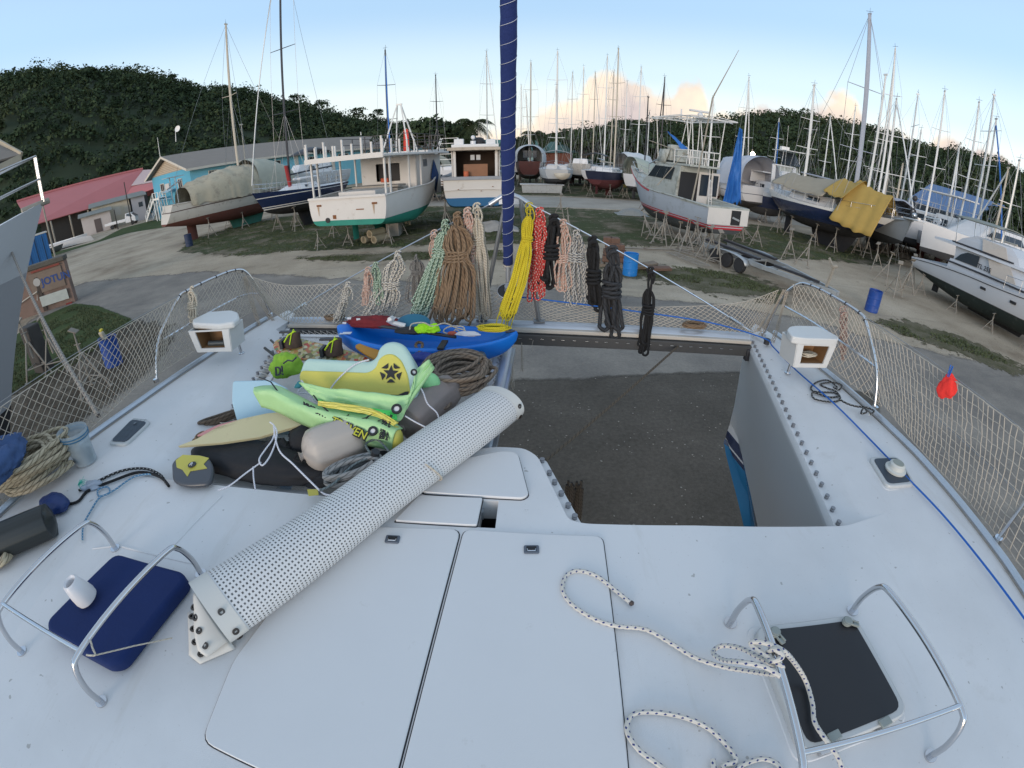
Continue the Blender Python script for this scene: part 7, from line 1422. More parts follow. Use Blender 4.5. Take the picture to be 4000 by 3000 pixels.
lb(MB().box((-1.1,0,.85),(4.1,1.9,.12)).box((-1.1,-.93,1.05),(4.1,.04,.35)).box((-1.1,.93,1.05),(4.1,.04,.35)),'flatbed',m_gel,root,smooth=False)
for s in(1,-1):
 lb(MB().add([V((1.3,s*.90,1.42)),V((2.45,s*.88,1.42)),V((2.15,s*.79,2.05)),V((1.35,s*.82,2.05))],[(0,1,2,3)]),'side_window',m_glass,root,smooth=False,thick=.02)
 for x_ in(2.3,-1.8):lb(MB().lathe([(.001,-.1),(.36,-.1),(.38,0),(.36,.1),(.001,.1)],(x_,s*.85,.38),16,Matrix.Rotation(R(90),3,'X')),'wheel',M('rubber',(.025,.025,.027),.8),root)
lb(MB().add([V((3.01,-.8,1.4)),V((3.01,.8,1.4)),V((2.23,.7,2.1)),V((2.23,-.7,2.1))],[(0,1,2,3)]),'windscreen',m_glass,root,smooth=False,thick=.02)
def dinghy(px,py,D_,L_,yaw,mat,label,up=False):
 p=WP(px,py,D_);root=empty('dinghy',(p.x,p.y,.75 if up else.1),yaw,label,'dinghy','small craft below the red roof');P=hull_fn(L_,L_*.38,(.6,.6,.8),.3,tw=.8,rake=.5);h=hull_mesh(P,root,lambda z,x:0,[mat],nt=14,ns=7)
 if up:h.rotation_euler=(math.pi,0,0)
 return root
dinghy(150,512,82,8.5,R(20),M('cream upturned hull',(.50,.45,.40),.6,var=.1),'large cream upturned hull at the edge of the grass below the red roof',True)
dinghy(118,512,86,8,R(25),m_dark,'dark open boat behind the upturned cream hull');dinghy(130,500,92,10,R(25),m_gel,'white boat with a pale rail under the red roof');dinghy(70,492,80,8,R(40),M('mould grey hull',(.10,.10,.09),.8),'dark dirty hull next to the blue container')
A,B_,t1=WP(52,545,66),WP(106,530,66),0;A.z=B_.z=0;d=(B_-A);root=empty('shipping_container',A,math.atan2(d.y,d.x),'blue shipping container standing left of the gravel road','container');b=MB();w_=d.length;H_=WP(90,505,66).z
for k in range(24):b.box((w_*(k+.5)/24,.03 if k%2 else-.03,H_/2),(w_/24,.06,H_))
b.box((w_/2,3,H_/2),(w_,5.9,H_));lb(b,'corrugated_walls',M('container blue',(.02,.13,.33),.6,var=.15,sc=.8,dirt=(.04,.05,.07),dsc=.5,dth=.6),root,smooth=False);lb(MB().box((w_/2,3,H_+.05),(w_+.3,6.2,.12)),'roof',m_cream,root,smooth=False)
for k in range(3):lb(MB().bar(V((w_*(.2+.3*k),-.1,.2)),V((w_*(.2+.3*k),-.1,H_-.2)),.06),'door_bar',m_dark,root,smooth=False)
A,B_=ZP(40,693,0),ZP(163,652,0);tp=WP(137,562,math.hypot(B_.x,B_.y)).z;d=B_-A;w_=d.length;root=empty('block_hut',A,math.atan2(d.y,d.x),'stained block hut with a paint-maker sign, left of the asphalt','hut')
m_hut=M('stained brown block',(.21,.14,.11),.95,var=.25,sc=.9,dirt=(.09,.07,.055),dsc=.7,dth=.52,bump=.4,bs=8);lb(MB().box((w_/2-1,.3,tp/2),(w_+2,.6,tp)),'walls',m_hut,root,smooth=False);lb(MB().box((w_/2-1,.3,tp+.12),(w_+2.1,.8,.25)),'ledge',M('lichened concrete',(.10,.09,.075),.95,var=.4,sc=2),root,bevel=.03)
s_=w_/9.0
lb(MB().box((w_*.66,-.04,tp-.75),(w_*.55,.05,1.1)),'signboard',M('faded brown board',(.20,.15,.115),.9,var=.2,sc=2),root,smooth=False);lb(MB().bar(V((w_*.45,-.08,tp-.10)),V((w_*.93,-.08,tp-.10)),.04,.10),'red_edge',M('red edge',(.22,.05,.035),.8),root,smooth=False)
FRX=Matrix((V((1,0,0)),V((0,0,1)),V((0,-1,0)))).transposed()
text3('JOTUN',.78*max(.7,s_),V((w_*.57,-.075,tp-.95)),M('sign blue',(.02,.06,.22),.7),root,FRX,bold=.012);b=MB();b.lathe([(.001,0),(.22,0),(.22,.02),(.001,.02)],(w_*.50,-.07,tp-.68),14,Matrix.Rotation(R(90),3,'X'));lb(b,'penguin_roundel',M('roundel',(.4,.38,.35),.8),root)
lb(MB().box((w_*.70,-.10,tp-1.75),(w_*.46,.04,.55)),'white_plate',M('dirty white plate',(.42,.44,.40),.7,var=.2,sc=4),root,smooth=False);lb(MB().box((w_*.9,-.06,tp-3.0),(w_*.10,.06,1.5)),'fire_point',M('red board',(.20,.02,.015),.7,var=.3,sc=4),root,smooth=False)
b=MB()
for k in range(3):b.box((w_*.68,-.05,tp-3.3-k*.35),(w_*.1,.04,.2),Matrix.Rotation(.15,3,'Y'))
lb(b,'white_switches',m_gel,root,smooth=False);b=MB();b.tube([(w_*.42,-.08,tp-1.6),(w_*.46,-.08,.9+tp*.12),(0,-.08,.75)],.035,5);lb(b,'pale_pipe',m_cream,root);lb(MB().box((w_*.5,-.03,tp*.42),(w_*.06,.08,tp*.8)),'dark_stain',M('dark damp stain',(.07,.055,.045),.95,var=.3),root,smooth=False)
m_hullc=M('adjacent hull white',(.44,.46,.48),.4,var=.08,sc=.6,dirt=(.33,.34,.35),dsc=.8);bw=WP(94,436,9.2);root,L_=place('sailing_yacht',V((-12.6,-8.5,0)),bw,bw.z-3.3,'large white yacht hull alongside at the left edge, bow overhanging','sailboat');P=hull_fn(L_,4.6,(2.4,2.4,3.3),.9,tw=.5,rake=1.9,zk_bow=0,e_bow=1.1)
hull_mesh(P,root,lambda z,x:1 if z<.45 else 2 if z>2.3 else 0,[M('lower hull grey',(.30,.31,.33),.4,var=.06,sc=.5),m_blkb,m_hullc],cuts=(.45,2.3),nt=34,ns=16);deck_mesh(P,root,m_gel);rails(root,P,.75,10,.02,1.0);keel_rudder(root,P,-2,2,2,m_blkb)  # lower topsides grey, upper band white, bottom black
b=MB();q=P(.90,.28);b.tube([V((q.x,-q.y-.02,q.z))+V((.17*math.cos(a),0,.13*math.sin(a)))for a in[2*math.pi*i/20 for i in range(20)]],.035,6,closed=True);lb(b,'hawse_ring',m_cream,root);lb(MB().lathe([(.001,0),(.15,0),(.15,.02),(.001,.02)],(q.x,-q.y-.01,q.z),14,Matrix.Rotation(R(90),3,'X')),'hawse_hole',m_dark,root)
b=MB();b.tube([V((L_/2-.4,0,3.25)),V((L_/2+.1,0,3.3))],.05,8);lb(b,'anchor_roller',m_pole,root)
a0=WP(6,496,10.2);b0=ZP(213,898,3.02);tag(MB().tube(smooth_path([a0,a0.lerp(b0,.5)+V((0,0,-.05)),b0],12),.020,8).build('mooring_rope',ropemat('grey flecked warp',(.26,.24,.21),(.09,.08,.08),14,2,False,.2)),'thick grey flecked rope from the big hull down to the left toe rail','rope')
for k,(x,y,h)in enumerate(((88,812,1.9),(130,800,1.8),(205,842,1.7))):stand(tuple(ZP(x,y,0)),h,None,['tall stand nearest the big hull behind the left netting','stand beside the dark post behind the left netting','stand left of the blue drum behind the netting'][k])
p=ZP(98,800,0);tag(MB().box((p.x,p.y,.8),(.6,.5,1.6)).build('oil_drum_post',M('rusty dark post',(.06,.055,.05),.9,var=.4,sc=3),bevel=.04),'dark square post behind the left netting, below the block hut','post')
p=ZP(1238,1100,1.6);b=MB()
for k in range(11):x_=p.x-.08+k*.014;b.tube([(x_,p.y+.02*math.sin(k),1.9+.04*math.sin(k*2.3)),(x_+.006,p.y+.05*math.cos(k),1.6),(x_+.004,p.y,1.05)],.012,5)
tag(b.build('rope_bundle',ropemat('old grey rope',(.075,.068,.058),(.025,.023,.02),25)),'bundle of old grey rope hanging under the deck edge beside the buttons','rope')
a0,b0=ZP(1183,992,2.9),ZP(1468,745,.9);b0=YP(1466,747,3.62);tag(MB().tube([a0+(a0-b0)*.02,b0],.010,6).build('bridle_rope',ropemat('brown bridle',(.10,.075,.05),(.03,.025,.02),22)),'dark brown rope stretched across the open well between deck and crossbeam','rope')
rp_white=ropemat('white flecked rope',(.50,.47,.40),(.07,.08,.12),26,2,False,.2);rp_pink=ropemat('pink flecked rope',(.46,.27,.21),(.50,.45,.38),30,2,False,.35);rp_green=ropemat('green flecked rope',(.34,.42,.32),(.03,.09,.05),28,2,False,.3);rp_brown=ropemat('brown laid rope',(.22,.145,.085),(.06,.038,.022),20,3,True);rp_greyk=ropemat('grey braided cord',(.20,.19,.175),(.06,.06,.06),40,2,False,.3)
rp_cream=ropemat('cream braid',(.52,.47,.38),(.26,.23,.18),40,2,True);rp_yel=ropemat('yellow cord',(.62,.50,.02),(.30,.22,.01),60,2,True);rp_red=ropemat('red flecked rope',(.45,.035,.03),(.62,.50,.42),22,2,False,.16);rp_blk=ropemat('black rope',(.008,.008,.009),(.003,.003,.003),20,2,True);rp_dk=ropemat('charcoal laid rope',(.028,.030,.034),(.008,.008,.008),16,3,True);rp_gw=ropemat('grey white flecked rope',(.42,.40,.36),(.08,.09,.11),24,2,False,.35)
def hank(xt,yt,xb,yb,ybase,w_,n,r,mat,label,wrap=.30,skew=0.,flare=1.0,knot=1.0,top=.10,loose=True,seed=0,name='rope_hank',yb2=None,open_=0.):
 """gasket coil tied to the striker wire: knot, neck, wraps, then a bundle of hanging loops"""
 A=YP(xt,yt,ybase);B_=YP(xb,yb,yb2 or ybase-.03);H_=(A-B_).length;dn=(B_-A).normalized();sx=V((1,0,0));sy=V((0,-1,0));r_=random.Random(seed+int(xt));b=MB()
 kp=A+V((0,-.012,0));b.tube(smooth_path([kp+V((.03*knot*math.cos(a*2.2),.024*math.sin(a*1.3)-.005,.022*knot*math.sin(a*2.2)-.012*a))for a in[i*.45 for i in range(13)]],3),r,6)
 neck=A+dn*H_*top;b.tube(smooth_path([kp,(kp+neck)/2+V((.012,-.01,0)),neck+V((.01,0,-.02))],3),r,6);b.tube(smooth_path([kp+V((.012,-.005,0)),(kp+neck)/2+V((-.014,0,0)),neck+V((-.008,-.008,-.02))],3),r,6)
 if loose:b.tube(smooth_path([kp,kp+V((.03*knot,-.02,-.04)),kp+V((.045*knot,-.02,-.10*knot)),kp+V((.03*knot,-.02,-.16*knot))],4),r,6)
 wy=top+wrap*(1-top);bow=r_.uniform(-.12,.12)*w_
 def wid(tt):
  t=(tt-top)/(1-top);base=.25+.60*math.sin(min(1,t/.16)*math.pi/2)if t<.16 else.85+(flare-.85)*((t-.16)/.84)**1.3
  return base*(1-.42*math.exp(-((tt-wy)/.055)**2))
 for k in range(n):
  c=(k+.5)/n*2-1;c+=r_.uniform(-.9,.9)/n;gap=r_.uniform(.16,.42)*(1+open_);ext=r_.uniform(.84,1.0)if r_.random()>.25 else r_.uniform(.74,.9);ph=r_.uniform(0,6);d0=r_.uniform(-1,1)*r*2.6;am=r_.uniform(.3,1.0)*r*1.5
  def side(s):
   o=[]
   for tt in(top,top+.06,top+.16,wy,wy+.12,wy+(ext-wy)*.55,wy+(ext-wy)*.85):
    g=gap*s*(0 if tt<top+.01 else 1);x_=(c*(1-gap*.6)+g)*w_*.5*wid(tt);u_=(tt-top)/(1-top)
    o.append(A+dn*H_*tt+sx*(x_+skew*u_*u_+bow*math.sin(u_*3.1)+am*math.sin(tt*9+ph+s))+sy*(d0+s*r*1.1+am*math.cos(tt*8+ph)))
   return o
  L1,L2=side(-1),side(1);e_=(L1[-1]+L2[-1])/2+dn*H_*(ext-(wy+(ext-wy)*.85))+sx*(skew*.12);wg=(L2[-1]-L1[-1]).length*.42+r
  b.tube(smooth_path(L1+[e_-sx*wg*.8-dn*wg*.6,e_,e_+sx*wg*.8-dn*wg*.6]+L2[::-1],3),r,6)
 for k in range(4 if wrap else 0):
  c=A+dn*H_*(wy+(k-1.5)*r*2.0/H_)+sx*(skew*wrap**2*.6+bow*.7);ww=w_*.30+r*1.4;tl=r_.uniform(-.25,.25);b.tube([c+sx*ww*math.cos(q)+sy*(r*4.0)*math.sin(q)+V((0,0,.005*math.sin(q+k)+tl*ww*math.cos(q)*.5))for q in[2*math.pi*i/16 for i in range(16)]],r,6,closed=True)
 return tag(b.build(name,mat),label,'rope','rope hanks on the striker wires')
Y0=3.88
hank(752,612,735,700,3.95,.10,6,.007,rp_white,'small white flecked hank, leftmost on the wire',.3,-.06)
hank(795,580,790,662,3.93,.09,5,.006,rp_pink,'small pale pink hank second from the left on the wire',.45)
hank(812,570,822,662,3.93,.10,6,.007,rp_green,'short pale green hank beside the small pink one',.4,.03)
hank(860,545,842,690,3.92,.24,11,.0085,rp_white,'bushy white flecked hank with a big fan of loops above the red cloth',.42,-.14,1.5)
hank(899,550,900,668,3.91,.17,16,.0045,rp_greyk,'dark grey thin-cord hank shaped like a broom',.25,.02,1.6,.4)
hank(938,500,940,668,3.90,.11,8,.006,rp_pink,'pink flecked hank left of the green one',.30,.0,.8)
hank(962,478,938,705,3.90,.19,13,.0085,rp_green,'long green flecked hank curving down into the kayak',.22,-.20,.9,yb2=3.62)
hank(988,462,975,722,3.885,.30,15,.0115,rp_brown,'largest brown laid-rope hank hanging over the kayak',.28,-.04,1.35,yb2=3.60)
hank(1010,452,1014,628,3.885,.15,8,.009,rp_pink,'orange-pink hank right of the big brown one',.42,.0,.95)
hank(1030,442,1040,708,3.885,.13,10,.0085,rp_cream,'long smooth cream hank left of the blue sail cover',.2,.03,.9)
hank(1143,441,1128,712,3.87,.13,20,.0050,rp_yel,'long bright yellow thin-cord hank whose loops lie in the kayak',.2,-.19,1.1,yb2=3.52)
hank(1166,452,1155,652,3.86,.16,9,.0085,rp_red,'red hank with white flecks right of the yellow one',.30,.0,1.05)
hank(1196,468,1187,640,3.86,.13,4,.0165,rp_blk,'black hank just right of the red one',.36,-.03,.9)
hank(1216,478,1216,642,3.86,.14,7,.0085,rp_pink,'pale pink hank between the two black ones',.42,.0,1.15)
hank(1246,500,1247,666,3.85,.20,10,.0095,rp_gw,'grey and white flecked wide hank',.25,.02,1.1)
hank(1280,515,1278,680,3.84,.12,4,.016,rp_blk,'black hank behind the grey flecked one',.42,.02,.9)
hank(1322,538,1320,742,3.82,.17,5,.018,rp_dk,'thick charcoal laid-rope hank, second from the right',.30,.0,1.0,1.3,.16,yb2=3.66)
hank(1405,580,1394,772,3.75,.11,6,.011,rp_blk,'black hank farthest right on the wire, over the crossbeam',.28,-.02,.95,.8,.24,yb2=3.58)
hank(415,622,412,700,3.35,.12,8,.008,rp_cream,'beige hank tied to the left pulpit rail',.4,.02,.9);bpy.data.objects['rope_hank.018']['group']='ropes on the pulpits'
hank(1822,665,1820,778,2.95,.07,5,.007,ropemat('rosy rope',(.30,.18,.15),(.45,.4,.35),30,2,False,.3),'rosy brown hank hanging from the right pulpit',.3,.0,.9);bpy.data.objects['rope_hank.019']['group']='ropes on the pulpits'
m_kay=M('blue polyethylene',(.004,.16,.60),.38,var=.06,sc=4,bump=.1,bs=90);kA,kB=V((-1.48,3.39,3.09)),V((.05,3.20,3.09));kd=(kB-kA).normalized();kn=V((-kd.y,kd.x,0));root=empty('kayak',(kA+kB)/2,math.atan2(kd.y,kd.x),'bright blue kayak lying across the trampoline, filled with gear','kayak')
L_=(kB-kA).length;b=MB();rings=[]
for i in range(25):
 t=i/24;e_=max(.02,math.sin(math.pi*t)**.55);w_=.29*e_*(1-.12*t);rk=.10*abs(2*t-1)**3;bt_=-.20*e_**.6+rk*.6;tp=.03+.07*abs(2*t-1)**2.4
 x_=L_*(t-.5);s_=[(0,bt_),(.55,bt_+.012),(.90,bt_*.45),(1.0,tp-.055),(1.02,tp-.012),(.96,tp),(.80,tp-.004),(.74,tp-.035 if.1<t<.92 else tp),(.6,tp-.13*e_ if.1<t<.92 else tp+.004),(0,tp-.14*e_ if.1<t<.92 else tp+.008)]
 rings.append([V((x_,w_*f,z))for f,z in s_]+[V((x_,-w_*f,z))for f,z in s_[-2:0:-1]])
b.loft(rings);lb(b,'kayak_hull',m_kay,root,sub=1,auto=60)
lb(MB().box((.22,-.262,-.03),(.05,.03,.10)).box((.22,-.20,.045),(.05,.15,.02)),'carry_strap',M_blk,root,bevel=.004);lb(MB().box((-L_/2+.14,-.11,.075),(.10,.045,.002),Matrix.Rotation(.12,3,'Z')),'sticker',m_gel,root,smooth=False)
lb(MB().tube([V((L_/2-.10,0,.09)),V((L_/2-.03,0,.10))],.01,5),'bow_toggle',M_blk,root)
def lump(name,c,dims,mat,label,cat_,seed=0,rz=0,amp=.18,n=28,group=None,flat=True,freq=1.6,fold=.06):
 b=MB();dx,dy,dz=dims
 def fn(u,v):
  a,e=u*2*math.pi,(v-.5)*math.pi;d=V((math.cos(a)*math.cos(e),math.sin(a)*math.cos(e),math.sin(e)));k=1+amp*nz3(d,freq,seed)+fold*nz3((d.x*6,d.y*2,d.z*6),1.3,seed)
  if flat and d.z<0:d=V((d.x,d.y,d.z*.5))
  return V((d.x*dx*k,d.y*dy*k,d.z*dz*k))
 b.grid(fn,n*2,n);o=b.build(name,mat,None,auto=80);o.location=c;o.rotation_euler=(0,0,rz);return tag(o,label,cat_,group)
m_redc=M('dark red canvas',(.155,.012,.016),.9,var=.2,sc=8,bump=.5,bs=30)
o=lump('sail_bundle',V((-1.17,3.46,3.17)),(.27,.09,.06),m_redc,'dark red canvas bundle with white toggles behind the kayak','canvas bundle',2,-.12,.25,fold=.14)
b=MB()
for(x,y)in((758,688),(748,698),(743,708),(778,690)):p=YP(x,y,3.43);b.cyl(p,p+V((-.03,-.01,.005)),.010,n=8)
q=b.build('toggles',m_gel,o)
pd=MB();p0,p1=YP(787,700,3.42),YP(985,728,3.20);pd.tube([p0,p1],.014,8);o=tag(pd.build('paddle',M_blk),'paddle with a teal blade and white grip lying in the kayak','paddle');bc=YP(893,697,3.35)
b=MB();b.ball((0,0,0),1,18,8,(.15,.085,.012));bl2=b.build('blade',M('teal blade',(.01,.12,.20),.4,var=.1),None);bl2.matrix_basis=Matrix.Translation(bc)@Matrix.Rotation(R(-14),4,'Z')@Matrix.Rotation(R(38),4,'X');bl2.parent=o
g0=YP(862,702,3.30);MB().tube([g0+V((-.06,0,.05)),g0+V((-.05,0,.02)),g0+V((.05,0,-.01))],[.045,.02,.022],10).cyl(g0+V((-.065,-.03,.06)),g0+V((-.06,.035,.05)),.018).build('grip',m_gel,o)
m_hv=M('fluorescent yellow cloth',(.38,.80,.01),.7,var=.15,sc=12,bump=.6,bs=35);lump('life_vest',YP(913,712,3.23),(.065,.05,.045),m_hv,'left half of the fluorescent yellow vest tied in the kayak','life vest',3,.2,.3);lump('life_vest',YP(936,712,3.22),(.055,.05,.045),m_hv,'right half of the fluorescent yellow vest tied in the kayak','life vest',8,.2,.3);lump('dry_bag',YP(887,716,3.24),(.13,.05,.035),M('black nylon',(.012,.012,.014),.6,bump=.5,bs=20),'black bag beside the fluorescent vest in the kayak','bag',4,-.1,.2)
tag(MB().tube(smooth_path([YP(x,y,3.20)for x,y in((885,712),(890,700),(915,697),(935,705),(960,698),(985,708),(1005,714),(1000,722),(985,712),(975,722),(958,716),(970,706),(1000,706),(1003,720))],5),.0055,6).build('vest_lanyard',rp_cream),'cream cord looped over the vest in the kayak','rope')
b=MB();p=YP(977,720,3.17);b.ball(p,.03,8,6,(1.3,.6,.6));tag(b.build('bailer',M('terracotta plastic',(.36,.07,.035),.6)),'small terracotta bailer in the kayak','bailer')
lump('white_rag',YP(1010,722,3.16),(.09,.03,.025),M('white rag',(.55,.55,.58),.9,bump=.4,bs=40),'white rag at the right end of the kayak','rag',6,-.1,.3)
def pile(name,c,rx,ry,n,r,mat,label,seed=0,h=.08,rz=0,jit=.35,group=None,tilt=(0,0,1),turns=None):
 r_=random.Random(seed);pts=[];tl_=V(tilt).normalized();X=V((math.cos(rz),math.sin(rz),0));X=(X-tl_*X.dot(tl_)).normalized();Y=tl_.cross(X)
 ph=r_.uniform(0,6);a=0;cx,cy,fx,fy=0,0,1,1
 for k in range(n*10):
  if k%10==0:cx,cy,fx,fy=r_.uniform(-1,1)*jit*rx*.5,r_.uniform(-1,1)*jit*ry*.5,r_.uniform(1-jit,1),r_.uniform(1-jit,1)
  t=(k%10)/10;a=k/10*2*math.pi;zz=h*(k/(n*10))**.8+r_.uniform(0,r)
  pts.append(V(c)+X*(math.cos(a)*rx*fx+cx)+Y*(math.sin(a)*ry*fy+cy)+tl_*(zz+r))
 sp=smooth_path(pts[::1],3);return tag(MB().tube(sp,r,7).build(name,mat),label,'rope',group)
pile('yellow_cord_coil',ZP(1068,714,3.17),.12,.06,12,.005,rp_yel,'flat tangle of yellow cord at the right end of the kayak',3,.03)
def slab(name,pts,o_,n_,depth,mat,label=None,cat_=None,bev=.01,parent=None,r=.02,lift=0.,group=None,seg=2,sub=0):
 o_,n_=V(o_),V(n_).normalized();P3=[on(x,y,o_,n_)+n_*lift for x,y in pts];X=(P3[1]-P3[0]).normalized();X=(X-n_*X.dot(n_)).normalized();Y=n_.cross(X);O=P3[0]
 pl=rc([((p-O).dot(X),(p-O).dot(Y))for p in P3],r,4);fr=Matrix((X,Y,n_)).transposed();b=MB();b.prism(pl,-depth,0,fr);b.v=[tuple(V(v)+O)for v in b.v];ob=b.build(name,mat,parent,bevel=bev,auto=50)
 if bev:ob.modifiers['b'].segments=seg
 if label:tag(ob,label,cat_,group)
 return ob
m_wk,n_,l_,b_=mk('patterned board');g_=n_.new('ShaderNodeTexCoord').outputs['Object'];vr=n_.new('ShaderNodeTexVoronoi');vr.inputs['Scale'].default_value=34;l_.new(g_,vr.inputs['Vector']);sp_=n_.new('ShaderNodeSeparateColor');l_.new(vr.outputs['Color'],sp_.inputs[0]);l_.new(RAMP(n_,l_,sp_.outputs[0],[(0,(.40,.04,.03)),(.3,(.50,.40,.16)),(.5,(.55,.52,.38)),(.68,(.06,.05,.03)),(.8,(.45,.40,.12)),(1,(.12,.20,.08))]),b_.inputs['Base Color']);b_.inputs['Roughness'].default_value=.35
wk=slab('wakeboard',[(588,745),(597,733),(640,728),(700,743),(775,762),(800,775),(800,782),(700,778),(640,775),(600,762)],(-1.6,3.15,3.08),(0.05,-.25,1),.02,m_wk,'patterned yellow and red wakeboard with two dark boots on the trampoline','wakeboard',.006,r=.05)
for(x,y,s_)in((634,748,1.0),(722,765,1.0)):
 c=on(x,y,(-1.6,3.15,3.09),(0.05,-.25,1));b=MB();b.loft([[c+V((.07*s_*math.cos(a)*f+dx,.045*s_*math.sin(a)*f,z))for a in[2*math.pi*i/12 for i in range(12)]]for z,f,dx in((0,1.15,0),(.03,1.2,0),(.06,1.0,.01),(.10,.8,.03),(.13,.75,.035))]);q=b.build('boot',M('brown black boot',(.055,.035,.025),.8,var=.6,sc=25),wk)
 MB().tube([c+V((-.05,-.05,.06)),c+V((0,-.052,.12)),c+V((.05,-.02,.14)),c+V((.06,.03,.10))],.006,5).tube([c+V((.0,-.058,.04)),c+V((.025,-.04,.12)),c+V((.035,0,.15))],.005,5).build('lace',M('lime lace',(.45,.65,.02),.8),q)
 MB().box(c+V((-.09,0,.03)),(.03,.10,.07)).box(c+V((-.03,0,.13)),(.14,.035,.015)).build('strap',M_blk,q,bevel=.004)
slab('orange_board',[(762,745),(790,737),(830,748),(862,765),(868,780),(830,785),(790,765)],(-.9,3.0,3.06),(.05,-.35,1),.03,M('mustard board',(.42,.20,.02),.45,var=.1,sc=5),'mustard yellow board tip under the kayak','board',.01,r=.09)
m_lime=M('lime green cloth',(.22,.42,.03),.75,var=.18,sc=12,bump=.6,bs=28);o=lump('stuff_sack',YP(618,795,2.78),(.13,.11,.12),m_lime,'lime green stuff sack with black lettering at the left of the gear heap','bag',5,.4,.25,fold=.08)
fr_=Matrix((V((.93,-.25,.25)).normalized(),V((-.1,.45,.88)).normalized(),V((.93,-.25,.25)).cross(V((-.1,.45,.88))).normalized())).transposed();t_=text3('D!',.09,YP(595,812,2.60),M_blk,None,fr_,bold=.002);t_.parent=o;t_.matrix_parent_inverse=Matrix.Translation(-o.location);o.rotation_euler=(0,0,0)
b=MB();b.tube([YP(x,y,2.62)for x,y in((612,785),(622,778),(632,780),(640,772))],.006,5);q=b.build('scribble',M_blk,o)
m_foam=M('pale blue foam',(.40,.58,.66),.7,var=.06,sc=4);slab('foam_block',[(502,822),(585,820),(622,838),(622,905),(512,912),(500,868)],(-1.62,2.35,3.20),(0,-.55,1),.22,m_foam,'pale blue foam block at the left edge of the trampoline','foam block',.02,r=.03)
m_brd=M('cream foam board',(.50,.46,.28),.7,var=.07,sc=3,dirt=(.36,.31,.2),dsc=6);bo,bn_=(-1.45,2.02,3.17),(.06,-.45,1)
bd_=slab('foam_board',[(383,964),(425,948),(470,922),(520,905),(575,893),(650,885),(690,900),(670,912),(560,944),(480,956)],bo,bn_,.022,m_brd,'long cream board with a ragged pink edge, pointed at the left','board',.004,r=.01)
slab('torn_pink_edge',[(425,941),(445,929),(470,918),(500,910),(540,902),(580,893),(582,897),(560,903),(520,912),(480,925),(445,940)],bo,bn_,.012,M('pink foam',(.45,.22,.22),.8,var=.2,sc=20),bev=.003,parent=bd_,r=.004)
m_ty,m_tt=M('yellow pvc',(.60,.54,.10),.45,var=.08,sc=4,bump=.25,bs=22),M('pale teal pvc',(.42,.58,.52),.45,var=.06,sc=4,bump=.25,bs=22);m_tg=M('green pvc',(.26,.62,.28),.5,var=.15,sc=4,bump=.4,bs=16);m_tl=M('pale green pvc',(.38,.62,.29),.5,var=.15,sc=3,bump=.5,bs=14)
to,tn=(-.55,2.42,3.42),(.05,-.75,.66)
tb=slab('inflatable_towable',[(654,780),(664,772),(730,776),(800,779),(812,770),(818,750),(832,738),(852,735),(872,742),(888,765),(900,800),(903,850),(892,880),(780,862),(700,852),(650,838),(642,815)],to,tn,.26,m_tt,'yellow and green inflatable towable with a black star, on top of the gear heap','inflatable toy',.055,r=.03,seg=5)
slab('yellow_front',[(650,800),(740,803),(795,805),(812,795),(818,776),(832,765),(850,764),(868,778),(882,810),(887,848),(884,866),(780,854),(700,846),(655,836),(646,818)],to,tn,.03,m_ty,bev=.010,parent=tb,r=.03,lift=.006,seg=3)
slab('zip',[(660,834),(700,841),(800,851),(860,854),(876,847),(884,846),(882,853),(862,860),(800,857),(700,847)],to,tn,.004,m_dark,bev=0,parent=tb,r=.004,lift=.012)
st=[(845+(17 if k%2==0 else 7.2)*math.sin(k*math.pi/5+.05),807-(17 if k%2==0 else 7.2)*math.cos(k*math.pi/5+.05))for k in range(10)]
slab('star',st,to,tn,.004,m_dark,bev=0,parent=tb,r=.001,lift=.012)
for k in range(5):
 a=k*2*math.pi/5+math.pi/5;c_,s_=math.sin(a),-math.cos(a);ps=[(845+c_*13-s_*2,807+s_*13+c_*2),(845+c_*22-s_*9,807+s_*20+c_*9),(845+c_*22+s_*9,807+s_*20-c_*9),(845+c_*13+s_*2,807+s_*13-c_*2)]
 slab('star_frame',ps,to,tn,.004,m_dark,bev=0,parent=tb,r=.001,lift=.012)
def ring_(px,py,o_,n_,r1,r2,parent,up_=0):
 c=on(px,py,V(o_),V(n_).normalized())+V(n_).normalized()*up_;n2=V(n_).normalized();X=n2.orthogonal().normalized();fr=Matrix((X,n2.cross(X),n2)).transposed();MB().lathe([(r1,.0),(r2,.0),(r2,.010),(r1,.010),(r1,0)],c+n2*.004,24,fr).build('grommet',m_dark,parent);MB().lathe([(.001,.0),(r1,.0),(r1,.006),(.001,.006)],c+n2*.003,20,fr).build('grommet_centre',m_gel,parent)
def drape(name,top,bot,o_,n_,mat,parent,lift=(.0,.10),wav=.02,seed=0,nn=30,belly=.0,thick=.006):
 T_=smooth_path([on(x,y,V(o_),V(n_).normalized())for x,y in top],8);B_=smooth_path([on(x,y,V(o_),V(n_).normalized())for x,y in bot],8);n2=V(n_).normalized()
 def at(P_,u):u=u*(len(P_)-1);i=min(len(P_)-2,int(u));return P_[i].lerp(P_[i+1],u-i)
 return MB().grid(lambda u,v:at(T_,u).lerp(at(B_,u),v)+n2*(lift[0]+(lift[1]-lift[0])*v+belly*math.sin(math.pi*v)+wav*(nz3((u*6,v*3,0),1.4,seed)+.4*nz3((u*16,v*5,0),1.4,seed))),nn,14).build(name,mat,parent,thick=thick)
po,pn=(-.55,2.12,3.24),(.04,-.55,.83)
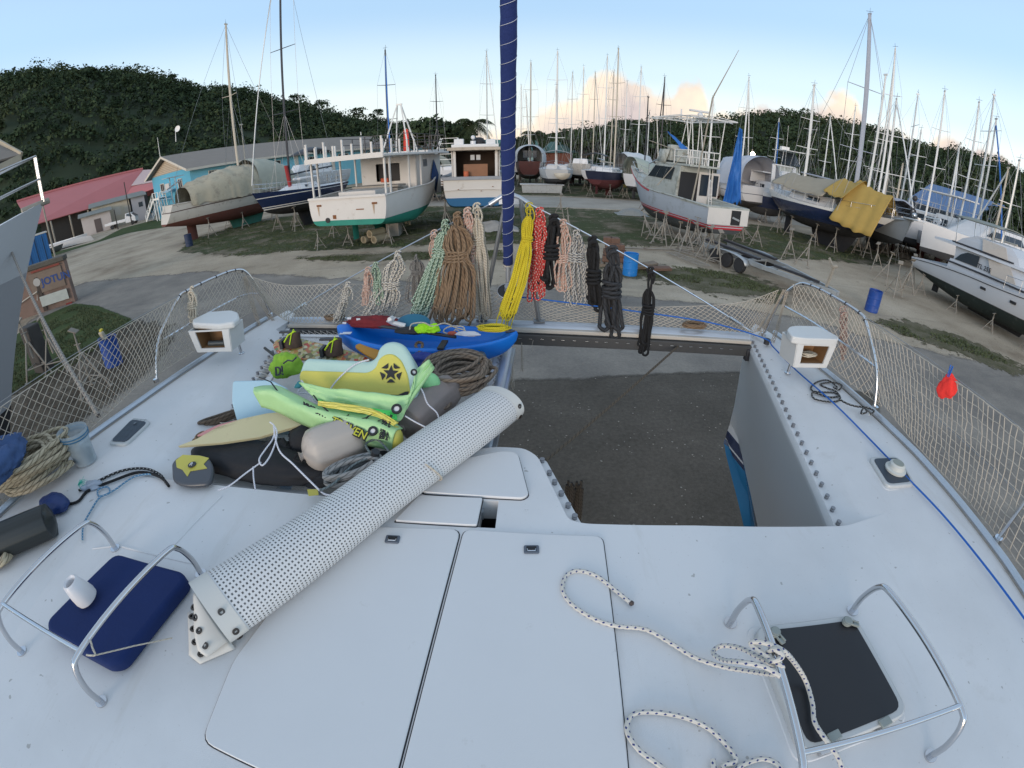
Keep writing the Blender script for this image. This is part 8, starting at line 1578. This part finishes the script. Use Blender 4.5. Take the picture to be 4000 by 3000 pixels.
drape('green_panel',[(655,838),(720,850),(800,858),(886,864),(905,810),(930,790)],[(690,872),(740,895),(800,905),(862,915),(885,880),(940,800)],po,pn,m_tl,tb,(.07,.03),.018,3);drape('green_band',[(690,872),(760,885),(860,897)],[(700,880),(770,895),(862,916)],po,pn,M('vivid green pvc',(.10,.75,.15),.5,bump=.3,bs=20),tb,(.055,.055),.010,3)
c3=drape('printed_roll',[(562,842),(600,838),(640,855),(690,880),(760,895),(830,905),(872,930)],[(566,880),(600,890),(650,915),(700,935),(760,955),(820,968),(848,975)],po,pn,m_tl,tb,(.03,.0),.016,7,40,.085);drape('yellow_band',[(700,883),(760,889),(820,902),(868,928)],[(700,893),(760,903),(820,915),(858,935)],po,pn,m_ty,tb,(.10,.10),.010,7)
lump2=MB();e0=on(856,950,V(po),V(pn).normalized());lump2.ball(e0+V(pn)*.02,.075,16,10,(.55,.75,1.0));lump2.build('yellow_end',m_ty,tb);lf_=on(930,830,V((-.3,2.5,3.25)),V((0,-.6,.8)).normalized());MB().ball(lf_,.085,16,10,(.75,.6,.9)).build('green_end',m_tg,tb)
ring_(863,897,po,pn,.016,.029,tb,.075);ring_(815,946,po,pn,.014,.026,tb,.092)
ring_(893,805,(-.35,2.42,3.46),(.5,-.6,.6),.010,.019,tb)
pnn=V(pn).normalized()
def wline(txt,x0_,y0_,x1_,y1_,size,mat,lift,bold=0.,nm='lettering'):
 a,c=on(x0_,y0_,V(po),pnn),on(x1_,y1_,V(po),pnn);X=(c-a).normalized();Y=pnn.cross(X);return text3(txt,size,a+pnn*lift,mat,None,Matrix((X,Y,pnn)).transposed(),nm,bold=bold)
for(tx,x0_,y0_,x1_,y1_,sz,bo_,m_)in(('TRAVEN',725,929,800,965,.060,.006,m_dark),('TRAVEN',725,929,800,965,.060,.0005,M('yellow print',(.50,.50,.04),.5)),('XMOONY',664,893,720,920,.040,.002,m_dark),('MAX TOW SPEED',832,962,838,930,.018,.0008,m_dark),('13KMPH / 8MPH',838,963,844,931,.019,.0014,m_dark),('DO NOT TIE TO BOAT',845,965,851,933,.014,.0008,m_dark)):
 t_=wline(tx,x0_,y0_,x1_,y1_,sz,m_,.098 if m_ is not MATS.get('yellow print')else.101,bo_);t_.parent=tb
for pts in(((690,870),(705,890),(722,905)),((735,917),(755,918),(765,910),(760,920),(770,916)),((780,922),(800,918),(815,908),(795,925)),((825,925),(850,915),(835,930)),((575,832),(600,842),(615,862))):MB().tube([on(x,y,V(po),pnn)+pnn*.100 for x,y in pts],.005,5,flat=.3).build('flame_line',m_dark,tb)
rp_w=ropemat('white polyester cord',(.66,.66,.70),(.40,.40,.46),60,2,True)
def cord(pts,o_,n_,r,mat,label,lift=.05,nm='cord',n=6,cat_='rope',group=None):n2=V(n_).normalized();return tag(MB().tube(smooth_path([on(x,y,V(o_),n2)+n2*lift for x,y in pts],n),r,6).build(nm,mat),label,cat_,group)
cord([(655,824),(670,838),(700,843),(730,852),(722,868),(700,885),(712,862),(730,850),(722,872),(690,872),(672,850),(660,838),(648,850),(668,852),(690,866),(705,882),(720,888),(732,868),(725,852),(715,848),(735,820),(770,790),(800,780)],to,tn,.0045,rp_w,'loose white cord with a bow lying over the yellow towable',.03)
cord([(902,828),(915,850),(925,875),(945,895),(952,920)],(-.3,2.35,3.3),(0,-.6,.8),.0045,rp_w,'white cord falling from the towable to the grey fender',.02);cord([(878,905),(900,918),(930,933)],po,pn,.004,rp_w,'short white cord across the grey fender',.04)
cord([(590,925),(600,935),(597,960),(580,985),(568,1005),(575,1018),(590,1000),(602,970),(605,945),(598,935),(610,985),(640,1015),(675,1050),(705,1078),(722,1082)],(-1.3,1.85,3.16),(0,-.25,1),.0045,rp_w,'long white cord knotted near the board and running to the rolled mesh',.05)
cord([(572,1012),(540,1035),(505,1062),(480,1072)],(-1.3,1.75,3.12),(0,-.2,1),.004,rp_w,'white cord running down to the deck edge on the black bag',.05);cord([(555,1022),(556,1045),(560,1070)],(-1.3,1.75,3.12),(0,-.2,1),.004,rp_w,'short pale green and white cord end on the black bag',.05)
def fender(a,c,r,mat,label,blk=.0,z=None):
 A,B_=V(a),V(c);d=(B_-A).normalized();L2=(B_-A).length;X=d.orthogonal().normalized();fr=Matrix((X,d.cross(X),d)).transposed();n=48;prof=[(.02,0),(r*.45,.01),(r*.85,r*.35),(r,r*.8),(r,L2-r*.8),(r*.85,L2-r*.35),(r*.45,L2-.01),(.02,L2)];rings=[]
 pr=[(.0+.03,-.02)]+prof
 for q,h in smooth_path([(x_,z_,0)for x_,z_ in pr],3)and[(p.x,p.y)for p in smooth_path([(x_,z_,0)for x_,z_ in pr],3)]:rings.append([A+fr@V((q*(1+(.045 if(j//2)%3==0 and r*.9<q else 0))*math.cos(2*math.pi*j/n),q*(1+(.045 if(j//2)%3==0 and r*.9<q else 0))*math.sin(2*math.pi*j/n),h))for j in range(n)])
 o=MB().loft(rings).build('fender',mat,None,auto=50);tag(o,label,'fender','boat fenders');MB().tube(smooth_path([A-d*.03+X*.02,A-d*.05,A-d*.03-X*.02,A+d*.01-X*.03],4),.008,6).build('eye_rope',rp_blk,o);return o
m_fen=M('dirty white vinyl',(.44,.39,.34),.5,var=.12,sc=4,dirt=(.30,.25,.22),dsc=5,dth=.55);m_fen2=M('scuffed grey vinyl',(.24,.20,.18),.6,var=.25,sc=5,dirt=(.36,.32,.28),dsc=4);m_fen3=M('black vinyl',(.012,.016,.016),.35,var=.1)
f1,f2_=on(655,985,V((-1,1.95,3.10)),V((0,0,1))),on(790,985-50,V((-1,1.95,3.10)),V((0,0,1)));fender(f1,f2_,.125,m_fen,'large dirty white cylindrical fender at the front of the gear heap');fender(ZP(870,925,3.07),ZP(975,835,3.07),.108,m_fen2,'large scuffed grey ribbed fender under the rolled mesh');fender(ZP(480,968,2.98),ZP(590,958,2.98),.065,m_fen,'smaller pale fender under the cream board')
m_bag=M('black neoprene',(.010,.010,.012),.75,var=.2,sc=6,bump=.6,bs=9)
wb_=lump('board_bag',V((-1.45,1.80,2.99)),(.52,.16,.09),m_bag,'long black padded board bag at the front edge of the trampoline','bag',3,R(-8),.12);lump('board_bag',V((-1.05,2.02,3.0)),(.30,.16,.13),m_bag,'second black bag between the fenders','bag',9,R(20),.22)
nose=slab('wakeboard',[(370,1000),(385,985),(420,980),(450,985),(462,1010),(455,1045),(400,1048),(372,1040)],(-1.8,1.76,3.09),(0,-.15,1),.03,M('dark grey board',(.065,.07,.08),.35,var=.1),'rounded dark grey board end with a yellow flame emblem','wakeboard',.012,r=.05)
slab('emblem',[(380,995),(395,983),(432,985),(452,990),(440,1003),(448,1012),(412,1018),(405,1030),(394,1015),(382,1010)],(-1.8,1.76,3.09),(0,-.15,1),.003,M('yellow emblem',(.50,.45,.08),.5),bev=0,parent=nose,r=.004,lift=.003)
c_=on(415,1004,V((-1.8,1.76,3.096)),V((0,-.15,1)).normalized());MB().cyl(c_,c_+V((0,0,.003)),.026,n=24).build('roundel',M_blk,nose);t_=text3('R',.035,c_+V((-.012,-.012,.0045)),m_gel,None,Matrix.Identity(3));t_.parent=nose
yl=slab('bag_label',[(665,1060),(688,1060),(690,1072),(668,1074)],(-1.0,1.66,3.07),(0,-.2,1),.003,M('yellow emblem',(.50,.45,.08),.5),bev=0,parent=wb_,r=.004,lift=.012)
pile('rope_heap',ZP(985,835,3.0)+V((0,0,.0)),.27,.22,16,.0125,rp_brown if False else ropemat('taupe laid rope',(.20,.155,.115),(.055,.042,.032),20,3,True),'big heap of taupe laid rope behind the rolled mesh',4,.16,R(40),.45)
pile('hose_coil',ZP(1005,790,2.99),.15,.10,6,.016,M('grey hose',(.10,.12,.12),.45),'grey hose coil between the rope heap and the kayak',2,.07,0,.2);pile('anchor_rope',ZP(775,1040,3.02),.15,.07,10,.011,ropemat('bluish grey laid rope',(.26,.26,.25),(.08,.08,.08),20,3,True),'bluish grey rope tangle at the aft edge of the trampoline',6,.10,R(35),.4)
pile('rope_heap',ZP(485,912,2.93),.17,.035,5,.010,ropemat('old dark rope',(.10,.08,.06),(.04,.03,.025),22),'old brown rope along the left lacing under the board',8,.05,R(35),.4);tag(MB().tube(smooth_path([ZP(x,y,3.10)for x,y in((905,757),(898,748),(902,740),(912,742),(910,755),(900,765),(880,775))],5),.012,7).build('rope_eye',rp_brown),'brown rope eye splice lying below the kayak','rope')
lump('nylon_bag',YP(915,785,2.85),(.14,.09,.075),M('royal blue nylon',(.008,.03,.22),.6,var=.3,sc=12,bump=.7,bs=25),'crumpled royal blue nylon bag behind the towable','bag',4,-.2,.3,fold=.12);b=MB();b.tube([ZP(625,770,3.02),ZP(585,735,3.02)],.012,6).tube([ZP(572,752,3.02),ZP(615,785,3.03)],.014,6);tag(b.build('tow_handle',m_fen3),'black padded tow handle lying by the left lacing','handle')
b=MB();A=ZP(700,1072,2.99);b.tube([ZP(760,1060,3.03),ZP(960,925,3.03)],.028,8);b.tube([ZP(802,1010,3.05),ZP(812,975,3.16)],.022,8);b.cyl(ZP(822,1020,3.06),ZP(828,1008,3.06),.03);tag(b.build('outboard_leg',M('dark tube',(.02,.022,.024),.45)),'dark metal tube with an upright lying beside the rolled mesh','tube')
m_roll,n_,l_,b_=mk('rolled white mesh');holes(n_,l_,n_.new('ShaderNodeTexCoord').outputs['UV'],(108,50),.225,b_,(.68,.67,.65),.035)
R0,R1=V((-1.135,.755,3.115)),V((-.065,2.285,3.125));ax=(R1-R0).normalized();L_=(R1-R0).length;sd_=V((ax.y,-ax.x,0));root=empty('rolled_mesh',(R0+R1)/2,0,'rolled white perforated trampoline mesh with eyelets lying across the foredeck','rolled netting')
def spiral(u,v,off=0):
 a=3.9+v*2*math.pi*1.04;rr=.140-.004*v;s=u*L_;k=1+.05*math.sin(u*7+v*3);return R0+ax*s+sd_*(math.cos(a)*(rr+off)*1.12*k)+V((0,0,math.sin(a)*(rr+off)*.70-.010-.012*math.sin(u*3.1)+.006*math.sin(u*9+v*11)))
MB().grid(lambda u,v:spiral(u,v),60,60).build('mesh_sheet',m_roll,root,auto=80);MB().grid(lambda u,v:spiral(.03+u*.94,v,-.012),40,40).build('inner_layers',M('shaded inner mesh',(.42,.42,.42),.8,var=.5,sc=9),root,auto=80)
b=MB()
for e0_,e1_ in((0,.045),(.965,1.0)):b.grid(lambda u,v:spiral(e0_+(e1_-e0_)*u,v,.0025),3,70)
b.build('hem',M('white hem tape',(.62,.60,.55),.6,var=.05,sc=6),root,auto=80)
fA=lambda u,v:fl0[0].lerp(fl0[3],u).lerp(fl0[1].lerp(fl0[2],u),v*(1-.55*abs(u-.75)))+V((0,0,.05*math.sin(math.pi*u)*(1-v)+.004))
fB=lambda u,v:R0+sd_*(-.10+.22*u)-ax*(.12*v*(1-.8*abs(u-.85)))+V((0,0,.02-.09*u+.03*math.sin(math.pi*u)-.075*v*v*(1-u)))
b=MB();fl0=[R0+sd_*x_+ax*y_+V((0,0,z_))for x_,y_,z_ in((-.15,.02,-.09),(-.13,-.145,-.09),(.09,-.17,-.108),(.14,.0,-.11))]
b.grid(fA,12,8);b.grid(fB,12,8);b.build('loose_flap',M('white hem tape',(.62,.60,.55),.6),root,thick=.003)
el_=MB().lathe([(.0065,-.002),(.014,-.002),(.014,.003),(.0065,.003),(.0065,-.002)],(0,0,0),14);E0=None
def eyelet(p,n2):
 global E0
 if E0 is None:E0=el_.build('eyelet',M('bronze eyelet',(.10,.085,.075),.35,.8),None);o=E0
 else:o=E0.copy();C.objects.link(o)
 o.matrix_basis=Matrix.Translation(V(p)-root.location)@V(n2).normalized().to_track_quat('Z','Y').to_matrix().to_4x4();o.parent=root
for u in(.022,.982):
 for k in range(5):v=.06+k*.11 if u<.5 else.02+k*.10;p=spiral(u,v,.004);p2=spiral(u,v,.02);eyelet(p,p2-p)
for k in range(4):eyelet(fA(.14+k*.24,.78)+V((0,0,.004)),(0,0,1));eyelet(fB(.15+.24*k,.72)+V((0,0,.004)),V((0,0,1))-ax*.3)
b=MB();b.tube([spiral(.62+.02*math.sin(q*.1),q/40*.5,.006)for q in range(41)],.004,5);b.build('tie_cord',rp_cream,root)
cord([(187,1415),(205,1415),(200,1400),(196,1385)],(-1.5,.45,3.25),(0,0,1),.004,rp_cream,'cream cord end knotted on the left hatch guard',.0);tag(MB().tube([ZP(207,1415,3.24),ZP(290,1395,3.12),ZP(372,1378,3.05)],.003,5).build('cord',rp_cream),'thin cream cord stretched from the hatch guard to the rolled mesh','rope')
m_vel=M('royal blue canvas',(.003,.018,.095),.95,var=.12,sc=10,bump=.2,bs=60);cu=slab('hatch_cover',[(248,1192),(392,1232),(402,1250),(258,1428),(228,1436),(100,1362),(100,1338)],(-1.6,.7,3.085),(0,0,1),.075,m_vel,'royal blue fabric hatch cover between the left guard rails','hatch cover',.022,r=.05,seg=4)
p=ZP(190,1293,3.10);o=tag(MB().lathe([(.001,.0),(.044,.0),(.046,.012),(.043,.04),(.033,.088),(.027,.093),(.021,.086),(.021,.03),(.001,.03)],(0,0,0),24).build('plastic_float',M('milky plastic',(.70,.68,.68),.35,var=.03)),'milky white plastic cap standing on the blue hatch cover','plastic cap');o.location=p+V((0,0,.006));o.scale=(1.25,1.25,1.25);o.rotation_euler=(R(6),R(-8),0)
rp_beige=ropemat('beige laid rope',(.42,.36,.25),(.12,.095,.06),17,3,True);pile('rope_heap',ZP(88,1035,3.04),.30,.20,19,.0145,rp_beige,'large heap of beige laid rope at the left edge',5,.20,R(50),.42);pile('rope_heap',ZP(8,1205,3.02),.09,.13,4,.0135,rp_beige,'small beige rope loop below the black fender at the left edge',9,.04,R(80),.3)
fender(ZP(-60,1195,3.11),ZP(118,1120,3.11),.095,m_fen3,'black cylindrical fender at the left edge');lump('blue_bundle',ZP(118,1090,3.04),(.13,.08,.06),M('navy blue plastic',(.008,.03,.13),.5),'navy blue bundle between the beige rope and black fender','bundle',3,0,.1)
lump('blue_jacket',ZP(-5,1005,3.30),(.30,.17,.12),M('faded blue cloth',(.045,.09,.21),.95,var=.25,sc=6,bump=.6,bs=14),'faded blue jacket at the left edge over the beige rope','jacket',21,R(-60),.3,fold=.16)
m_ctr,n_,l_,b_=mk('frosted plastic');b_.inputs['Base Color'].default_value=(.50,.58,.62,1);b_.inputs['Alpha'].default_value=.38;b_.inputs['Roughness'].default_value=.3
p=ZP(190,1000,3.0);o=MB().loft([[V((p.x+x_*f*math.cos(a)-.0,p.y+y_*f*math.sin(a),z))for a in[2*math.pi*i/26 for i in range(26)]]for z,f,x_,y_ in((3.013,.8,.085,.075),(3.02,.98,.085,.075),(3.15,1.1,.09,.075),(3.26,1.32,.095,.075))],caps=(True,False)).build('plastic_container',m_ctr,None,thick=.003);tag(o,'frosted plastic tub with blue rings, half full of dark bits, on the left side deck','tub')
for z,f in((3.235,1.29),(3.215,1.255)):MB().tube([V((p.x+.096*f*math.cos(a),p.y+.076*f*math.sin(a),z))for a in[2*math.pi*i/26 for i in range(26)]],.0045,5,closed=True).build('blue_ring',M('ring blue',(.02,.13,.24),.5),o)
b=MB()
for k in range(26):q=p+V((rnd.uniform(-.055,.055),rnd.uniform(-.05,.05),rnd.uniform(.02,.10)));b.ball(q,rnd.uniform(.012,.024),6,5)
b.build('contents',M('dark bits',(.03,.03,.035),.7,var=.5,sc=30),o)
d3=lambda pts,r,mat,label,z=3.02:tag(MB().tube(smooth_path([ZP(x,y,z)for x,y in pts],6),r,7).build('deck_line',mat),label,'rope')
d3([(170,1060),(200,1045),(260,1018),(310,1012),(345,1025),(360,1045)],.0085,ropemat('black white flecked',(.012,.012,.013),(.5,.5,.48),30,2,False,.14),'black rope with white flecks curving along the left deck');d3([(120,1090),(165,1085),(190,1060),(240,1040),(300,1020),(345,1030),(365,1050)],.009,rp_blk,'plain black rope curving along the left deck')
d3([(178,1168),(180,1135),(195,1105),(215,1075),(236,1065),(232,1052),(212,1058),(215,1072),(245,1060),(290,1030),(335,1025),(360,1042)],.0055,ropemat('light blue flecked',(.06,.19,.33),(.35,.42,.45),40,2,False,.3),'thin light blue rope with a small loop on the left deck');lump('plastic_wrapper',ZP(200,1050,3.02),(.08,.04,.03),M('clear wrapper',(.32,.37,.44),.25,bump=.5,bs=30),'crumpled clear plastic wrapper under the blue rope','wrapper',3,.5,.4)
b=MB()
for k in range(26):q=ZP(168,1048,3.04);a=rnd.uniform(-.4,1.6);l2=rnd.uniform(.03,.07);b.tube([q,q+V((math.cos(a)*l2*.6,math.sin(a)*l2*.6,rnd.uniform(0,.02))),q+V((math.cos(a)*l2,math.sin(a)*l2,rnd.uniform(-.01,.02)))],.0012,3)
tag(b.build('frayed_twine',M('turquoise twine',(.02,.40,.30),.8)),'frayed turquoise twine end on the left deck','twine')
rp_bw=ropemat('white rope with blue flecks',(.60,.57,.51),(.012,.03,.16),34,2,False,.15);Zr=3.025
path=[(1362,1302),(1335,1280),(1290,1245),(1248,1233),(1222,1245),(1216,1275),(1235,1305),(1280,1335),(1330,1352),(1395,1360),(1450,1390),(1500,1420),(1560,1440),(1620,1450),(1680,1458)]
zs=[3.018]*11+[3.02,3.04,3.12,3.245]
tag(MB().tube(smooth_path([ZP(x,y,z)for(x,y),z in zip(path,zs)],7),.0088,8).build('deck_line',rp_bw),'white rope with blue flecks snaking left from the right hatch guard','rope');e_=ZP(1364,1303,3.018);tag(MB().ball(e_,.011,8,6).build('whipping',M('burnt rope end',(.06,.045,.04),.7)),'burnt end of the blue-flecked rope','rope end')
kz=3.245;tag(MB().tube(smooth_path([ZP(x,y,z)for x,y,z in((1688,1462,3.25),(1650,1440,3.25),(1600,1430,3.22),(1560,1425,3.12),(1540,1408,3.06),(1560,1395,3.06),(1600,1400,3.12),(1640,1420,3.2),(1668,1428,3.26),(1690,1418,3.28),(1672,1402,3.28),(1655,1415,3.23),(1662,1432,3.22),(1690,1440,3.26),(1622,1392,3.24),(1650,1388,3.27),(1690,1405,3.27),(1715,1430,3.18),(1740,1470,3.075),(1755,1520,3.07),(1760,1560,3.07),(1785,1600,3.075),(1812,1640,3.06),(1830,1700,3.02))],6),.0088,8).build('deck_line',rp_bw),'knotted white rope with blue flecks on the right hatch guard, falling over the hatch','rope')
d3([(1650,1700),(1590,1680),(1560,1655),(1590,1640),(1540,1580),(1480,1550),(1410,1538),(1365,1545),(1355,1580),(1380,1620),(1420,1650),(1470,1690)],.0088,rp_bw,'looped white rope with blue flecks at the bottom edge',3.018);d3([(1580,1675),(1600,1655),(1640,1640),(1670,1645),(1690,1665),(1700,1700)],.0088,rp_bw,'small arch of blue-flecked rope at the bottom edge, right of the loop',3.018);d3([(1540,1640),(1542,1665),(1545,1700)],.0088,rp_bw,'stub of blue-flecked rope standing at the bottom edge',3.018)
rp_bf=ropemat('black rope with white flecks',(.010,.010,.011),(.45,.45,.42),34,2,False,.13);d3([(1810,838),(1790,822),(1768,824),(1752,836),(1760,846),(1800,848),(1812,855),(1790,858),(1756,848),(1760,862),(1795,868),(1815,862),(1806,846),(1786,838),(1772,830),(1796,826),(1818,832),(1812,842),(1800,836)],.0068,rp_bf,'coiled black rope with white flecks on the right bow');d3([(1812,862),(1830,872),(1850,878),(1866,880),(1872,890),(1860,893),(1868,880),(1888,888),(1878,896)],.0072,rp_bf,'knotted tail of the black flecked rope at the right toe rail',3.05)
gp_=XP(2047,835,2.60);o=lump('work_glove',gp_,(.02,.058,.075),M('fluorescent red knit',(.85,.04,.03),.9,bump=.4,bs=60),'fluorescent red glove clipped on the right netting','glove',7,.3,.35,flat=False);o.rotation_euler=(.2,0,.3)
b=MB()
for s in(1,-1):b.bar(gp_+V((-.01,.015+s*.004,.03)),gp_+V((.0,.03+s*.009,.125)),.008,.006)
tag(b.build('clothes_peg',M('peg blue',(.01,.11,.42),.5)),'blue clothes peg holding the red glove','clothes peg')
pile('beam_coil',YP(1500,708,3.70)+V((0,.0,.0)),.11,.07,8,.008,rp_brown,'brown rope coil lying on the right half of the crossbeam',3,.03);pile('beam_coil',YP(722,690,4.0),.10,.06,6,.009,rp_brown,'brown rope coil on the crossbeam behind the left netting',5,.02);pile('seat_coil',COILBOX,.07,.045,8,.005,rp_cream,'tangle of cream cord inside the right bow seat box',7,.03,0,.5)
for k,(x,y0_,y1_,lbl)in enumerate(((1127,740,800,'tangle of fine cord hanging from the crossbeam track'),(1108,790,835,'short frayed cord hanging by the longeron'),(1152,735,762,'single thin cord end hanging from the crossbeam'))):
 b=MB();yy=3.60 if k!=1 else 3.0
 for q in range(6 if k<2 else 1):b.tube(smooth_path([YP(x,y0_,yy),YP(x+rnd.uniform(-3,3),y0_+(y1_-y0_)*.45,yy),YP(x+rnd.uniform(-6,6),y0_+(y1_-y0_)*.75,yy),YP(x+rnd.uniform(-5,5),y1_+rnd.uniform(-4,10),yy)],3),.0018,3)
 tag(b.build('hanging_cord',m_cord),lbl,'cord')
lump('dark_cloth',ZP(600,985,3.0),(.12,.09,.10),m_bag,'black cloth bunched under the cream board','cloth',11,.3,.3,fold=.2)
lump('dark_cloth',ZP(760,1015,3.0),(.22,.09,.05),m_bag,'black cloth beside the bluish grey rope','cloth',13,.5,.35,fold=.2)
pile('rope_heap',ZP(930,885,3.0),.13,.12,7,.0125,ropemat('taupe laid rope',(.20,.155,.115),(.055,.042,.032),20,3,True),'front loops of taupe rope between the grey fender and the roll',14,.06,R(40),.5)
pile('rope_heap',ZP(450,960,2.96),.09,.05,5,.013,rp_brown,'small brown rope knot left of the cream board',15,.04,R(20),.5)
lump('plastic_bag',ZP(655,832,3.20),(.05,.03,.03),M('turquoise bag',(.03,.25,.28),.5,var=.5,sc=30),'scrap of turquoise and orange packaging under the lime sack','wrapper',16,.4,.4)
d3([(690,1060),(720,1045),(745,1020),(770,1000),(800,985),(790,960),(815,950),(840,975)],.006,ropemat('thin blue grey line',(.16,.19,.19),(.05,.06,.06),40,2,True),'thin blue-grey line looped over the dark tube',3.13)
def explode(o,nm):
 me=o.data;par=list(range(len(me.vertices)))
 def fd(i):
  while par[i]!=i:par[i]=par[par[i]];i=par[i]
  return i
 for e in me.edges:a,c=fd(e.vertices[0]),fd(e.vertices[1]);par[a]=c
 gr={}
 for f in me.polygons:gr.setdefault(fd(f.vertices[0]),[]).append(f.index)
 if len(gr)<2 or len(gr)>40:return
 for fs in gr.values():
  ix={};vs=[];nf=[]
  for i in fs:
   q=[]
   for v in me.polygons[i].vertices:
    if v not in ix:ix[v]=len(vs);vs.append(me.vertices[v].co.copy())
    q.append(ix[v])
   nf.append(q)
  m2=bpy.data.meshes.new(nm);m2.from_pydata(vs,[],nf);m2.materials.append(me.materials[0]);m2.polygons.foreach_set('use_smooth',[me.polygons[i].use_smooth for i in fs]);m2.set_sharp_from_angle(angle=R(40))
  c=o.copy();c.data=m2;c.name=nm;C.objects.link(c)
 bpy.data.objects.remove(o)
SP=dict(bimini_frame='bimini_pole',canopy_frame='canopy_pole',pilaster='pilaster',posts='post',spreaders='spreader',rod_holes='rod_hole',roof_post='roof_post',baluster='baluster',hawse_hole='hawse_hole',rust_streak='rust_streak',helm_seats='helm_seat',bunks='bunk',striker_strut='striker_strut',steering_wheels='steering_wheel',exhaust='exhaust',transom_plate='transom_plate',hinge='hinge',hinge_pin='hinge_pin',toggles='toggle',net_ties='net_tie',stern_window='stern_window',stern_moulding='stern_moulding',tent_window='tent_window',porthole='porthole',white_switches='white_switch',turnbuckle='turnbuckle',furling='furling',outrigger_pole='outrigger_pole',frames='frame_rib',treads='tread',stringer='stringer',clapboard='clapboard',slats='slat',black_stripe='black_stripe',flybridge_stripe='flybridge_stripe',strap='strap',lace='lace',roof_hatch='roof_hatch',rub_rail='rub_rail',stern_arch='stern_arch',fascia='fascia',upper_deck='upper_deck')
for o in list(bpy.data.objects):
 b0=o.name.split('.')[0]
 if o.type=='MESH' and o.parent is not None and b0 in SP and not o.children:explode(o,SP[b0])
